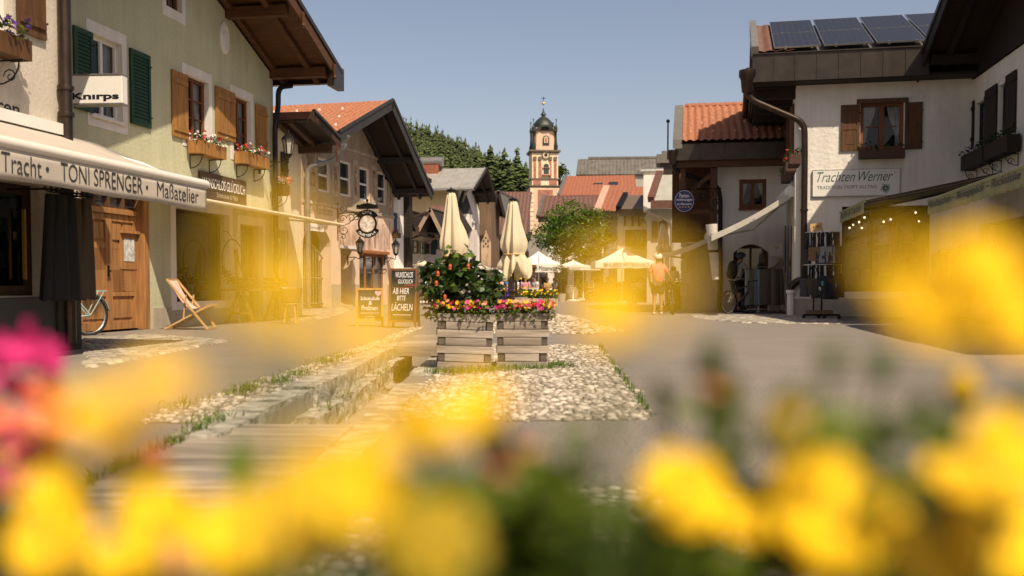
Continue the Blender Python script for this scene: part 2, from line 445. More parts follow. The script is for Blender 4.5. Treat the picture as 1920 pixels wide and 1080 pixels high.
def shutter(parent, r, m, y=-.05, label=None, style='boards'):
    x0, x1, z0, z1 = r
    b = MB(); n = max(3, int(round((x1 - x0) / .14)))
    if style == 'boards':
        for i in range(n):
            b.box(x0 + (x1 - x0) * i / n + .003, x0 + (x1 - x0) * (i + 1) / n - .003, y, y + .03, z0, z1)
        for z in (z0 + .16, z1 - .2): b.box(x0 + .03, x1 - .03, y - .025, y - .001, z - .045, z + .045)
    elif style == 'slats':
        b.box(x0, x0 + .07, y, y + .04, z0, z1).box(x1 - .07, x1, y, y + .04, z0, z1).box(x0 + .07, x1 - .07, y, y + .04, z0, z0 + .09).box(x0 + .07, x1 - .07, y, y + .04, z1 - .09, z1)
        k = int((z1 - z0) / .075)
        for i in range(k):
            z = z0 + .09 + (z1 - z0 - .18) * i / k
            b.hexa([(x0 + .07, y + .004, z), (x1 - .07, y + .004, z), (x1 - .07, y + .012, z), (x0 + .07, y + .012, z)], [(x0 + .07, y + .024, z + .07), (x1 - .07, y + .024, z + .07), (x1 - .07, y + .034, z + .07), (x0 + .07, y + .034, z + .07)])
    else:
        b.box(x0, x1, y + .012, y + .03, z0, z1)
        h = (z1 - z0)
        for a, c in ((.0, .08), (.46, .54), (.92, 1)): b.box(x0 + .07, x1 - .07, y, y + .0118, z0 + h * a, z0 + h * c)
        b.box(x0, x0 + .07, y - .001, y + .0115, z0, z1).box(x1 - .07, x1, y - .001, y + .0115, z0, z1)
        for a, c in ((.14, .4), (.6, .86)): b.box(x0 + .14, x1 - .14, y + .004, y + .0117, z0 + h * a, z0 + h * c)
    o = b.build('shutter', m, parent, label=label)
    xm = x0 if x0 + x1 > 0 else x1
    MB().tube([(x1 + .03, y + .03, z1 - .22), (x1 - .02, y - .03, z1 - .22)], .012, 5).tube([(x1 + .03, y + .03, z0 + .2), (x1 - .02, y - .03, z0 + .2)], .012, 5).build('hinge', M_iron, o)
    return o
def surround(parent, ro, ri, m=None, y=-.012):
    a0, a1, c0, c1 = ro; x0, x1, z0, z1 = ri
    return MB().box(a0, x0, y, y + .05, c0, c1).box(x1, a1, y, y + .05, c0, c1).box(x0, x1, y, y + .05, c0, z0).box(x0, x1, y, y + .05, z1, c1).box(x0, x0 + .006, y, .096, z0 + .007, z1 - .007).box(x1 - .006, x1, y, .096, z0 + .007, z1 - .007).box(x0, x1, y, .096, z0, z0 + .006).box(x0, x1, y, .096, z1 - .006, z1).build('window_surround', m or M_trim, parent)
def tiles(name, parent, m, el, er, rr, rl, tw=.24, course=.34, amp=.035, sub=6, label=None):
    el, er, rr, rl = map(Vector, (el, er, rr, rl))
    W, Lh = (er - el).length, (rl - el).length
    nt_, nc = max(2, int(W / tw)), max(2, int(Lh / course))
    n = (er - el).cross(rl - el).normalized()
    if n.z < 0: n = -n
    us = np.linspace(0, 1, nt_ * sub + 1)
    prof = amp * np.abs(np.cos(PI * us * nt_)) ** 1.5
    rows = []
    for k in range(nc):
        for f, h in ((0.0, .028), (.96, .004)): rows.append(((k + f) / nc, h))
    V = []
    for v, h in rows:
        for u, p in zip(us, prof):
            q = (el * (1 - u) + er * u) * (1 - v) + (rl * (1 - u) + rr * u) * v
            V.append(q + n * (p + h + .03))
    nu = len(us); i = np.arange(nu - 1); F = []
    for j in range(len(rows) - 1):
        q = j * nu + i
        F.append(np.stack([q, q + 1, q + nu + 1, q + nu], 1))
    return tag(link(name, mesh_np(name, V, np.concatenate(F)), parent, m), label)
def gable_roof(H, xr, zr, kl, kr, xl, xe, over, deep, m_top, m_sof, m_barge, tile=None, barge=.26, purlins=(), thick=.1, rafters=True, tile_kw={}, m_left=None, raf_off=.55):
    """ridge at x=xr, z=zr running back from y=-over to y=deep; slopes kl to x=xl, kr to x=xe"""
    e = H.e
    zl, ze = zr - kl * (xr - xl), zr - kr * (xe - xr)
    roof = None
    for side, (xa, za, k) in (('l', (xl, zl, kl)), ('r', (xe, ze, kr))):
        pts = [(xa, -over, za), (xr, -over, zr), (xr, deep, zr), (xa, deep, za)]
        if side == 'r': pts = pts[::-1]
        s_ = MB().slab(pts, thick)
        o = s_.build('roof' if roof is None else 'roof_slope', m_sof, e)
        roof = roof or o
        top = [(xa, deep, za), (xa, -over, za), (xr, -over, zr), (xr, deep, zr)]
        if tile: tiles('roof_tiles', o, m_top, *top, **tile_kw)
        else: MB().slab([(p[0], p[1], p[2] + .05) for p in ([top[0], top[1], top[2], top[3]] if side == 'l' else [top[3], top[2], top[1], top[0]])], .04).build('roof_cover', m_top, o)
        d = Vector((xr - xa, 0, zr - za)).normalized(); up = Vector((-d.z, 0, d.x)) if d.x > 0 else Vector((d.z, 0, -d.x))
        a = Vector((xa, -over - .02, za)) - up * (barge / 2 - .10); b_ = Vector((xr, -over - .02, zr)) - up * (barge / 2 - .10)
        MB().beam(a, b_, .045, barge, up).build('barge_board', m_barge, o)
        MB().beam(a + Vector((0, -.035, 0)) + up * barge * .42, b_ + Vector((0, -.035, 0)) + up * barge * .42, .05, barge * .3, up).build('verge_cap', M_sheet, o)
        if rafters:
            for yy in (-over + raf_off, -.06 - raf_off * .1):
                a2 = Vector((xa, yy, za)) - up * (thick + .075); b2 = Vector((xr, yy, zr)) - up * (thick + .075)
                MB().beam(a2, b2, .13, .15, up).build('rafter', m_barge, o)
    for x in purlins:
        z = (zr - (kl if x < xr else kr) * abs(x - xr)) - thick - .28
        MB().box(x - .1, x + .1, -over + .12, .3, z - .02, z + .21).build('purlin', m_barge, roof)
    return roof

def flower_mass(name, m, parent, pts, r, up=(0, 0, 1), spread=.7, petals=7, label=None):
    """many small dished blossoms, every one a fan of petals"""
    bv, bf = [(0, 0, -.15)], []
    for k in range(petals):
        a = 2 * PI * k / petals; d = PI / petals * .92
        bv += [(math.cos(a - d) * .75, math.sin(a - d) * .75, .12), (math.cos(a) * 1.05, math.sin(a) * 1.05, .2), (math.cos(a + d) * .75, math.sin(a + d) * .75, .12)]
        bf.append((0, 1 + 3 * k, 2 + 3 * k, 3 + 3 * k))
    mats = []
    for p in pts:
        d = Vector(up) + Vector((rnd.gauss(0, spread), rnd.gauss(0, spread), rnd.gauss(0, spread * .6)))
        q = d.to_track_quat('Z', 'Y') @ Matrix.Rotation(rnd.uniform(0, 6), 3, 'Z').to_quaternion()
        s = r * rnd.uniform(.75, 1.2)
        mats.append(rmat(p, (s, s, s), q))
    V, F = scatter(bv, bf, mats)
    return tag(link(name, mesh_np(name, V, F), parent, m), label)
def leaf_mass(name, m, parent, pts, size, flat_=.6, aspect=.5, droop=0.0, label=None):
    bv = [(0, 0, 0), (aspect * .5, .45, .10), (0, 1, -.08), (-aspect * .5, .45, .10)]
    bf = [(0, 1, 2, 3)]
    mats = []
    for p in pts:
        p = Vector(p)
        d = Vector((rnd.gauss(0, 1), rnd.gauss(0, 1), rnd.gauss(0, flat_) - droop))
        q = d.to_track_quat('Y', 'Z') @ Matrix.Rotation(rnd.gauss(0, .5), 3, 'Y').to_quaternion()
        s = size * rnd.uniform(.6, 1.25)
        mats.append(rmat(p, (s, s, s), q))
    V, F = scatter(bv, bf, mats)
    return tag(link(name, mesh_np(name, V, F), parent, m), label)
def flower_box(label, r, H, y0, y1, m, petals, wood_m, group='flower boxes under the windows', brackets=True, scroll=False):
    """a wooden trough hanging on a house wall, filled with plants; r = x0,x1,z0,z1 of the trough front"""
    x0, x1, z0, z1 = r
    t = thing('flower_box', label, 'flower box', H.w((x0 + x1) / 2, 0, z0), H.a, group)
    hw, h = (x1 - x0) / 2, z1 - z0
    b = MB().box(-hw, hw, y0, y0 + .025, 0, h).box(-hw, hw, y1 - .025, y1, 0, h).box(-hw, -hw + .025, y0 + .026, y1 - .026, 0, h).box(hw - .025, hw, y0 + .026, y1 - .026, 0, h).box(-hw + .026, hw - .026, y0 + .026, y1 - .026, .01, .04)
    b.build('trough', wood_m, t)
    MB().box(-hw + .03, hw - .03, y0 + .03, y1 - .03, h * .5, h * .8).build('soil', flat('soil', (.03, .02, .013)), t)
    rp = lambda lo, hi, zs: [(rnd.uniform(-hw, hw), rnd.uniform(y0 - .06, y1), h + rnd.uniform(lo, hi) * zs) for _ in range(int(110 * hw * 2))]
    leaf_mass('leaves', m, t, rp(-.25, 1, .16), .085)
    for nm, pm, k in petals:
        flower_mass('blossoms', pm, t, [(rnd.uniform(-hw, hw), rnd.uniform(y0 - .10, y1), h + rnd.uniform(0, .2)) for _ in range(max(2, int(k * hw * 2)))], .036, (0, -.6, .8))
    if brackets:
        for sx in (-.7, .7):
            q = MB().tube([(sx * hw, 0, -.02), (sx * hw, y0, -.02)], .012, 5).tube([(sx * hw, -.005, -.02), (sx * hw, -.005, -.3)], .012, 5)
            q.tube([(sx * hw, -.005 + (y0 * .85) * math.sin(k * PI / 12), -.29 + .26 * (1 - math.cos(k * PI / 12))) for k in range(7)], .01, 5)
            if scroll: q.tube([(sx * hw, y0 * .5 + .09 * math.cos(k * .7) * (1 - k / 14), -.2 + .09 * math.sin(k * .7) * (1 - k / 14)) for k in range(12)], .008, 4)
            q.build('bracket', M_iron, t)
    return t
def pipe(parent, pts, r, m, name='downpipe', collars=(), smooth_pts=6, label=None):
    P = [Vector(p) for p in pts]; out = [P[0]]
    for i in range(1, len(P) - 1):
        a, b = (P[i - 1] - P[i]), (P[i + 1] - P[i]); la, lb = min(.45 * a.length, .28), min(.45 * b.length, .28)
        p0, p2 = P[i] + a.normalized() * la, P[i] + b.normalized() * lb
        for k in range(smooth_pts + 1):
            t = k / smooth_pts; out.append(p0 * (1 - t) ** 2 + P[i] * 2 * t * (1 - t) + p2 * t * t)
    out.append(P[-1])
    o = MB().tube(out, r, 12).build(name, m, parent, smooth=40, label=label)
    for c in collars:
        MB().lathe([(r * 1.25, -.03), (r * 1.3, 0), (r * 1.25, .03)], 12, c).build('pipe_collar', m, o, smooth=50)
    return o
# ================================================================ ground
def sheet(name, pts, z, m, kind='structure'):
    return tag(MB().poly(*[(p[0], p[1], z) for p in pts]).build(name, m), kind=kind)
M_asph = mat('asphalt', (.198, .170, .143), .9, 0, .04, 1.2, .7, 32, col2=(.214, .185, .157), spec=.2, detail=12, fine=.9, dist=.015)
M_soil = mat('gravel_soil', (.24, .20, .14), .95, 0, .3, 9, .5, 60, fine=.4)
M_conc = mat('old_concrete', (.27, .235, .19), .9, 0, .25, 3, .4, 60, fine=.5)
CH0, CH1, CY0, CY1 = -1.56, -0.94, 3.6, 14.2       # the open channel in the paving
g = MB()
BIG = 900
xs = [-BIG, CH0, CH1, BIG]; ys = [-60, CY0, CY1, BIG]
for i in range(3):
    for j in range(3):
        if i == 1 and j == 1: continue
        n = 1
        g.poly((xs[i], ys[j], 0), (xs[i + 1], ys[j], 0), (xs[i + 1], ys[j + 1], 0), (xs[i], ys[j + 1], 0))
gr_o = g.build('street', M_asph); tag(gr_o, kind='structure')
MB().poly((CH0 - .02, CY0, -.32), (CH1 + .02, CY0, -.32), (CH1 + .02, CY1, -.32), (CH0 - .02, CY1, -.32)).poly((CH1, CY0, 0), (CH1, CY1, 0), (CH1, CY1, -.34), (CH1, CY0, -.34)).poly((CH0, CY0, 0), (CH0, CY0, -.34), (CH0, CY1, -.34), (CH0, CY1, 0)).poly((CH0, CY1, 0), (CH0, CY1, -.34), (CH1, CY1, -.34), (CH1, CY1, 0)).poly((CH0, CY0, 0), (CH1, CY0, 0), (CH1, CY0, -.34), (CH0, CY0, -.34)).build('water_channel_ground', M_conc)['kind'] = 'structure'
# beds of pale pebbles
beds = [[(-.72, 5.95), (.86, 6.12), (1.02, 9.8), (1.20, 13.8), (-.72, 14.1)], [(1.3, 17.2), (2.05, 17.6), (1.55, 28), (.4, 29), (-.6, 29), (-.8, 17.0)],
        [(-.72, 1.9), (1.7, 1.9), (1.25, 4.0), (-.72, 4.05)], [(-2.28, 5.95), (-1.82, 5.95), (-1.82, 14.5), (-1.75, 20), (-1.98, 20), (-2.06, 13)]]
for bd in beds: sheet('pebble_bed_ground', bd, .004, M_soil)
def inside(p, poly):
    c = False; j = len(poly) - 1
    for i in range(len(poly)):
        a, b = poly[i], poly[j]
        if (a[1] > p[1]) != (b[1] > p[1]) and p[0] < (b[0] - a[0]) * (p[1] - a[1]) / (b[1] - a[1]) + a[0]: c = not c
        j = i
    return c
pv = [(.0, 0, .5), (0, 0, -.5)]; bmx = bmesh.new(); bmesh.ops.create_icosphere(bmx, subdivisions=1, radius=.5)
ico_v = [tuple(v.co) for v in bmx.verts]; ico_f = [tuple(v.index for v in f.verts) for f in bmx.faces]; bmx.free()
bmx = bmesh.new(); bmesh.ops.create_icosphere(bmx, subdivisions=2, radius=.5)
ico2_v = [tuple(v.co) for v in bmx.verts]; ico2_f = [tuple(v.index for v in f.verts) for f in bmx.faces]; bmx.free()
M_peb = mat('pale_pebble', (.23, .185, .135), .85, 0, .25, island=True, col2=(.46, .405, .325), spec=.2)
pm = []
for bd, step in zip(beds, (.052, .11, .07, .05)):
    x0, x1 = min(p[0] for p in bd), max(p[0] for p in bd); y0, y1 = min(p[1] for p in bd), max(p[1] for p in bd)
    for i in range(int((x1 - x0) / step) + 1):
        for j in range(int((y1 - y0) / step) + 1):
            p = (x0 + (i + rnd.uniform(-.4, .4)) * step, y0 + (j + rnd.uniform(-.4, .4)) * step)
            q_ = (p[0] + rnd.gauss(0, .03), p[1] + rnd.gauss(0, .05))
            if not inside(q_, bd) or rnd.random() < .05: continue
            s = step * rnd.choice((.55, .75, .9, 1.05, 1.3, 1.7))
            pm.append(rmat((p[0], p[1], .004 + s * rnd.uniform(-.06, .07)), (s * rnd.uniform(.8, 1.3), s * rnd.uniform(.7, 1.1), s * rnd.uniform(.24, .42)), Matrix.Rotation(rnd.uniform(0, PI), 3, 'Z').to_quaternion()))
V, F = scatter(ico_v, ico_f, pm)
me = mesh_np('pebbles', V, F); me.shade_smooth()
tag(link('pebbles', me, None, M_peb), kind='stuff')
# cobbled aprons before the houses
M_cob = mat('cobble_stone', (.20, .175, .145), .85, 0, .25, island=True, col2=(.34, .30, .24), spec=.2)
cm = []
cobs = [[tuple(gr(x, y)[:2]) for x, y in ((160, 636), (280, 628), (430, 640), (300, 664), (165, 690))],
        [tuple(gr(x, y)[:2]) for x, y in ((545, 585), (640, 577), (652, 583), (610, 597), (545, 603))],
        [tuple(gr(x, y)[:2]) for x, y in ((1290, 592), (1470, 591), (1560, 596), (1580, 608), (1400, 606), (1330, 600))]]
for bd, step in zip(cobs, (.11, .16, .13)):
    sheet('cobble_bed_ground', bd, .004, M_soil)
    x0, x1 = min(p[0] for p in bd), max(p[0] for p in bd); y0, y1 = min(p[1] for p in bd), max(p[1] for p in bd)
    for i in range(int((x1 - x0) / step) + 1):
        for j in range(int((y1 - y0) / step) + 1):
            p = (x0 + (i + .5 * (j % 2)) * step, y0 + j * step)
            if inside(p, bd): cm.append(rmat((p[0], p[1], .0), (step * .98, step * .95, .05), Matrix.Rotation(rnd.gauss(0, .08), 3, 'Z').to_quaternion()))
cv = [(-.5, -.5, 0), (.5, -.5, 0), (.5, .5, 0), (-.5, .5, 0), (-.36, -.36, .5), (.36, -.36, .5), (.36, .36, .5), (-.36, .36, .5)]
cf = [(4, 5, 6, 7), (0, 1, 5, 4), (1, 2, 6, 5), (2, 3, 7, 6), (3, 0, 4, 7)]
V, F = scatter(cv, cf, cm)
tag(link('cobbles_paving', mesh_np('cobbles_paving', V, F), None, M_cob), kind='structure')
# rough stone banks of the channel
M_stone = mat('rough_limestone', (.20, .17, .125), .9, 0, .4, 7, 1.0, 26, col2=(.42, .385, .31), detail=10, fine=.3, dist=.03)
def rough_block(b, x0, x1, y0, y1, z0, z1, amp, nx=4, ny=8, nz=4):
    """box with hewn faces"""
    sd = Vector((rnd.uniform(0, 50), rnd.uniform(0, 50), 0))
    def J(p, top=False):
        v = noise.noise_vector(Vector(p) * 9 + sd) * amp + noise.noise_vector(Vector(p) * 24 + sd) * amp * .45
        return (p[0] + v.x, p[1] + v.y * .4, p[2] + (v.z * .35 if top else v.z * .6))
    b.grid(lambda u, v: J((x0 + (x1 - x0) * u, y0 + (y1 - y0) * v, z1), True), nx, ny)
    b.grid(lambda u, v: J((x1, y0 + (y1 - y0) * u, z0 + (z1 - z0) * v), v == 1), ny, nz)
    b.grid(lambda u, v: J((x0 + (x1 - x0) * u, y0, z0 + (z1 - z0) * v), v == 1), nx, nz)
    b.grid(lambda u, v: J((x0 + (x1 - x0) * u, y1, z0 + (z1 - z0) * v), v == 1), nx, nz)
    b.grid(lambda u, v: J((x0, y0 + (y1 - y0) * u, z0 + (z1 - z0) * v), v == 1), ny, nz)
def bank(name, label, x0, x1, z0, z1, amp, lens, y=5.2, yend=14.1):
    t = MB(); k = 0
    while y < yend:
        l = rnd.uniform(*lens); dx = rnd.uniform(-.025, .025)
        rough_block(t, x0 + dx * .3, x1 + dx, y, min(yend, y + l) - .012, z0, z1 + rnd.uniform(-.015, .012), amp, 5, max(4, int(l / .05)), 6)
        y += l
    o = t.build(name, M_stone, None, smooth=50)
    return tag(o, label, 'stone kerb')
bank('stone_kerb', 'upper row of pale hewn limestone blocks along the pebble strip, left bank of the channel', -1.80, -1.55, -.34, .03, .027, (.45, 1.1))
bank('stone_kerb', 'lower ledge of hewn limestone blocks standing inside the channel below the upper row', -1.57, -1.41, -.34, -.13, .036, (.3, .7))
bank('stone_kerb', 'flat pale stone edging on the right bank of the channel beside the big pebble bed', -.945, -.73, -.33, .012, .012, (.5, 1.0), 4.0, 14.1)
# grass between the stones
M_grass = mat('grass_blade', (.05, .10, .012), .6, 0, .3, island=True, col2=(.14, .20, .03), trans=.3)
gp = []
def tuft(cx, cy, rx, ry, n, z=0.02):
    for _ in range(n): gp.append((cx + rnd.gauss(0, rx), cy + rnd.gauss(0, ry), z))
for px, py, n in ((460, 738, 160), (515, 722, 130), (610, 683, 140), (560, 705, 90), (640, 672, 60), (400, 795, 60), (340, 768, 50)):
    p = gr(px, py); tuft(p.x, p.y, .07, .16, n)
for px, py, n in ((850, 703, 260), (900, 700, 160), (960, 697, 120), (1040, 690, 200), (1010, 694, 120)):
    p = gr(px, py); tuft(p.x, p.y, .12, .07, n)
for k in range(60): tuft(-1.71 + rnd.gauss(0, .02), rnd.uniform(3.9, 5.8), .008, .03, 5)
for k in range(26): tuft(-1.43 + rnd.gauss(0, .02), rnd.uniform(6, 12), .015, .05, 7, -.30 + rnd.choice((0, .18)))
for k in range(50): tuft(1.02 + rnd.gauss(0, .03) + .0, 0, 0, 0, 0)
for k in range(90):
    y = rnd.uniform(6.2, 13.6); tuft(.87 + (y - 6.1) * .043, y, .012, .03, 3, 0)
mats = []
for p in gp:
    q = Matrix.Rotation(rnd.uniform(0, 2 * PI), 3, 'Z').to_quaternion() @ Matrix.Rotation(rnd.gauss(0, .5), 3, 'X').to_quaternion()
    s = rnd.uniform(.03, .075); mats.append(rmat(p, (s, s, s), q))
V, F = scatter([(-.07, 0, 0), (.07, 0, 0), (.05, .12, .6), (.0, .35, 1.0)], [(0, 1, 2, 3)], mats)
tag(link('grass', mesh_np('grass', V, F), None, M_grass), kind='stuff')
# plank covers over the channel
def plank_cover(label, x0, x1, y0, y1, z, n, th=.05, fascia=0):
    t = thing('plank_cover', label, 'plank cover', ((x0 + x1) / 2, (y0 + y1) / 2, z))
    hx = (x1 - x0) / 2; L_ = y1 - y0; b = MB()
    for i in range(n):
        a = -L_ / 2 + L_ * i / n
        dz = rnd.uniform(-.004, .004)
        b.box(-hx + rnd.uniform(-.012, .012), hx + rnd.uniform(-.012, .012), a + .007, a + L_ / n - .007, -th + dz, dz)
    b.build('planks', M_old, t, bevel=.005)
    for sx in (-.8, .8): MB().box(hx * sx - .06, hx * sx + .06, -L_ / 2 + .02, L_ / 2 - .02, -th - .1, -th - .006).build('joist', M_old_dark, t)
    if fascia: MB().box(-hx, hx, -L_ / 2 - .05, -L_ / 2 + .0, -fascia, -.006).build('edge_beam', M_old, t, bevel=.006)
    return t
plank_cover('low plank cover lying flush over the near end of the channel', -1.69, -.92, 3.55, 5.72, .03, 13)
plank_cover('raised plank footbridge beside the left planter box', -1.34, -.42, 11.5, 13.9, .145, 12, fascia=.13)

# ================================================================ tailor's house (nearest on the left)
WH = House('cream_house', "cream house with dark stone plinth behind the tailor's beige awning", 'house', -5.73, 12.97, 80)
r_shop = WH.rect(-330, 318, 75, 557); r_up = WH.rect(-120, -150, 22, 42)
wall('wall', M_aged, WH.e, -15, 0, 0, 8.2, [r_shop + (.3,), r_up], deep=8)
MB().box(-15, .03, -.05, .0, 0, r_shop[2] - .02).build('plinth', M_granite, WH.e, bevel=.01)
MB().box(-.42, .06, -.09, -.052, 0, r_shop[2] + .05).build('corner_block', flat('dark_olive_stone', (.04, .038, .022), rough=.6), WH.e)
window(WH.e, r_shop, .12, 2, 1, .12, mf=wood('shop_frame', (.06, .026, .012), 'z'), mp=M_clear, mull=.1)
x0, x1, z0, z1 = r_shop
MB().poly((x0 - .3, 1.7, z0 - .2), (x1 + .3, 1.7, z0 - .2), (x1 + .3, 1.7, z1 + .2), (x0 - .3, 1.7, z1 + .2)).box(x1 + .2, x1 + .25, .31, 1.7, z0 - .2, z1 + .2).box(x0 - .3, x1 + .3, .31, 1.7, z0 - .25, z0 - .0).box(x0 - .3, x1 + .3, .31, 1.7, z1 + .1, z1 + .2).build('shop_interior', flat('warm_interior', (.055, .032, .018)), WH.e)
for k_, (c_, lb_) in enumerate((((.035, .042, .055), 'dark blue jacket on show inside the tailor window next to the frame'), ((.09, .05, .03), 'brown jacket on show deeper inside the tailor window'))):
    o = thing('display_jacket', lb_, 'jacket', WH.w(x1 - .75 - k_ * .7, .75, z1 - .35), WH.a)
    MB().lathe([(.03, .02), (.16, -.06), (.24, -.16), (.22, -.6), (.25, -.95), (.24, -.98)], 22, (0, 0, 0), lambda a, i: (1 + .08 * math.sin(7 * a)) * (.5 + .5 * abs(math.cos(a)))).build('cloth', flat('jacket_cloth_%d' % k_, c_, var=.3, bump=.3, bs=14), o, smooth=60)
    MB().tube([(0, 0, .0), (0, 0, .33)], .006, 5).build('hanger', M_steel, o)
o = thing('flower_basket', 'round basket of dried reddish flowers low inside the tailor window', 'basket', WH.w(x1 - .55, .6, z0 + .002), WH.a)
MB().lathe([(.14, 0), (.22, .2), (.2, .2), (.12, .05)], 16).build('wicker_bowl', mat('wicker', (.22, .12, .05), .8, 0, .4, 40, .5, 60), o)
flower_mass('blossoms', M_ps, o, [(rnd.gauss(0, .11), rnd.gauss(0, .1), .2 + abs(rnd.gauss(0, .12))) for _ in range(60)], .03)
MB().box(r_shop[1] - .22, r_shop[1] - .19, .05, .09, r_shop[2] + .2, r_shop[3] - .3).build('brass_strip', mat('brass', (.6, .33, .08), .3, .8), WH.e)
window(WH.e, r_up, .12, 2, 2, .07)
shutter(WH.e, WH.rect(26, -140, 79, 66), M_shut_b, -.05)
text('lettering', 'Herren', M_ink, WH.e, WH.hit(-62, 190)[0], WH.hit(36, 205)[0], WH.hit(20, 216)[1], WH.hit(20, 188)[1], -.005, bold=.012)
wpx = WH.hit(123, 165, -.11)[0]
pipe(WH.e, [(wpx, -.11, 0.1), (wpx, -.11, 8.2)], .08, M_pipe, collars=[(wpx, -.11, WH.hit(122, 165, -.11)[1]), (wpx, -.11, WH.hit(124, 215, -.11)[1])])
gable_roof(WH, -6.5, 9.6, .34, .34, -15.6, .5, .9, 8, M_tile_b, M_soffit, M_beam, purlins=(-.3,))
flower_box('dark wooden flower box with violet flowers at the upper corner window', WH.rect(-80, 52, 57, 92, -.3), WH, -.32, -.05, M_leaf, [('a', M_pv, 34), ('b', M_pw, 8)], M_shut_b, scroll=True)
# tailor's awning
ax1 = WH.hit(384, 352, -1.55)[0]; az = WH.hit(384, 346, -1.55)[1]; ax0 = -13.5
AW = thing('shop_awning', "long beige awning with the tailor's lettering on its valance", 'awning', WH.w((ax0 + ax1) / 2, 0, 0), WH.a)
xm = (ax0 + ax1) / 2; L0, L1 = ax0 - xm, ax1 - xm
zb = WH.hit(125, 256, 0)[1]
MB().grid(lambda u, v: (L0 + (L1 - L0) * u, -1.55 * v, zb + (az + .05 - zb) * v - .05 * math.sin(v * PI)), 30, 8).build('canopy', M_awn, AW, smooth=40, solid=.006)
MB().tube([(L0, -1.55, az), (L1 + .02, -1.55, az)], .06, 14).build('front_bar', mat('cream_metal', (.66, .61, .53), .35, 0, .03), AW, smooth=40)
vh = .30
MB().grid(lambda u, v: (L0 + (L1 - L0) * u, -1.572 + .003 * math.sin(u * 60) * v + .002 * math.sin(u * 171 + 1) * v, az - .05 - vh * v + .008 * math.sin(u * 43) * v), 220, 4).build('valance', M_awn, AW, smooth=60, solid=.004)
MB().box(L0, min(L1, -xm - .22), -.12, 0, zb - .02, zb + .12).build('cassette', M_whitep, AW)
def awtext(s, l, r, top, bot, cap=None):
    a, _ = WH.hit(l, (top + bot) / 2, -1.59); b, _ = WH.hit(r, (top + bot) / 2, -1.59)
    m_ = (l + r) / 2
    text('lettering', s, M_ink, AW, a - xm, b - xm, az - .05 - vh * bot_f(bot), az - .05 - vh * bot_f(top), -1.5805, bold=-.002)
bot_f = lambda q: q
awtext('Tracht', -2, 74, .14, .78); awtext('TONI SPRENGER', 110, 264, .12, .74); awtext('Ma\u00dfatelier', 291, 369, .12, .74)
for d in (91, 277):
    x = WH.hit(d, 325, -1.59)[0] - xm
    MB().tube([(x, -1.578, az - .05 - vh * .45), (x, -1.581, az - .05 - vh * .45)], .024, 12).build('lettering', M_ink, AW)
for x in (L1 - .35, L1 - 4.5):
    MB().tube([(x, -.05, zb - .1), (x + .1, -.8, zb - .32), (x - .05, -1.5, az - .02)], .028, 6).build('folding_arm', M_whitep, AW)
# trousers hung on a rail on the wall
ra, rb = WH.hit(86, 354, -.5), WH.hit(176, 354, -.5)
RZ = ra[1]
RL = thing('hanging_rail', 'black twisted iron rail holding long trousers on the cream house', 'clothes rail', WH.w((ra[0] + rb[0]) / 2, 0, 0), WH.a)
hw = (rb[0] - ra[0]) / 2
MB().tube([(-hw - .05, -.5, RZ), (hw + .05, -.5, RZ)], .014, 8).tube([(-hw, -.5, RZ), (-hw, 0, RZ)], .012, 6).tube([(hw, -.5, RZ), (hw, 0, RZ)], .012, 6).build('rail', M_iron, RL)
MB().tube([(-hw + k * hw * 2 / 60, -.5 + .03 * math.sin(k), RZ + .03 * math.cos(k)) for k in range(61)], .008, 5).build('twist', M_iron, RL)
M_tb = mat('brown_cloth', (.062, .044, .026), .9, 0, .3, 5, .2, 40, (1, 1, .15))
M_td = mat('olive_dark_cloth', (.016, .016, .011), .9, 0, .3, 5, .2, 40, (1, 1, .15))
def trousers(name, label, x, y, ztop, wd, ln, m, group, loc_f, a, flare=1.25):
    t = thing(name, label, 'trousers', loc_f(x, y, ztop), a, group)
    ph = rnd.uniform(0, 6); b = MB(); n = 20
    def ring(v):
        w_ = wd * (.75 + (flare - .75) * v); pts = []
        for k in range(n):
            an = 2 * PI * k / n
            q = 1 + .16 * math.sin(an * 4 + ph + v * 1.5) * (.3 + v)
            pts.append((w_ / 2 * math.cos(an) * q + .03 * v * math.sin(ph), (.045 + .03 * v) * math.sin(an) * q, -.06 - (ln - .06) * v + .015 * math.sin(an * 2 + ph) * v))
        return pts
    R_ = [ring(v / 10) for v in range(11)]
    for r_ in R_: b.v += r_
    for j in range(10):
        for k in range(n):
            b.f.append((j * n + k, j * n + (k + 1) % n, (j + 1) * n + (k + 1) % n, (j + 1) * n + k))
    b.f.append(tuple(range(n))); b.f.append(tuple(10 * n + k for k in reversed(range(n))))
    b.build('cloth', m, t, smooth=70)
    MB().tube([(0, 0, .0), (.0, 0, -.05)], .006, 5).box(-wd * .36, wd * .36, -.012, .012, -.075, -.05).build('clip_hanger', M_iron, t)
    return t
spec = [(96, M_black, 'black trousers at the outer left end of the iron rail'), (108, M_black, 'second pair of black trousers on the iron rail'), (120, M_td, 'olive black trousers in the middle of the iron rail'),
        (132, M_black, 'black trousers next to the brown pairs on the iron rail'), (146, M_tb, 'brown trousers hanging beside the black pairs'), (160, M_tb, 'brown trousers at the street corner end of the iron rail')]
for px, m_, lb in spec:
    x = WH.hit(px, 360, -.5)[0]
    trousers('trousers', lb, x, -.5 + rnd.uniform(-.03, .03), RZ, .2, 1.3, m_, 'trousers on the iron rail', lambda a, b, c: WH.w(a, b, c), WH.a, 1.7)

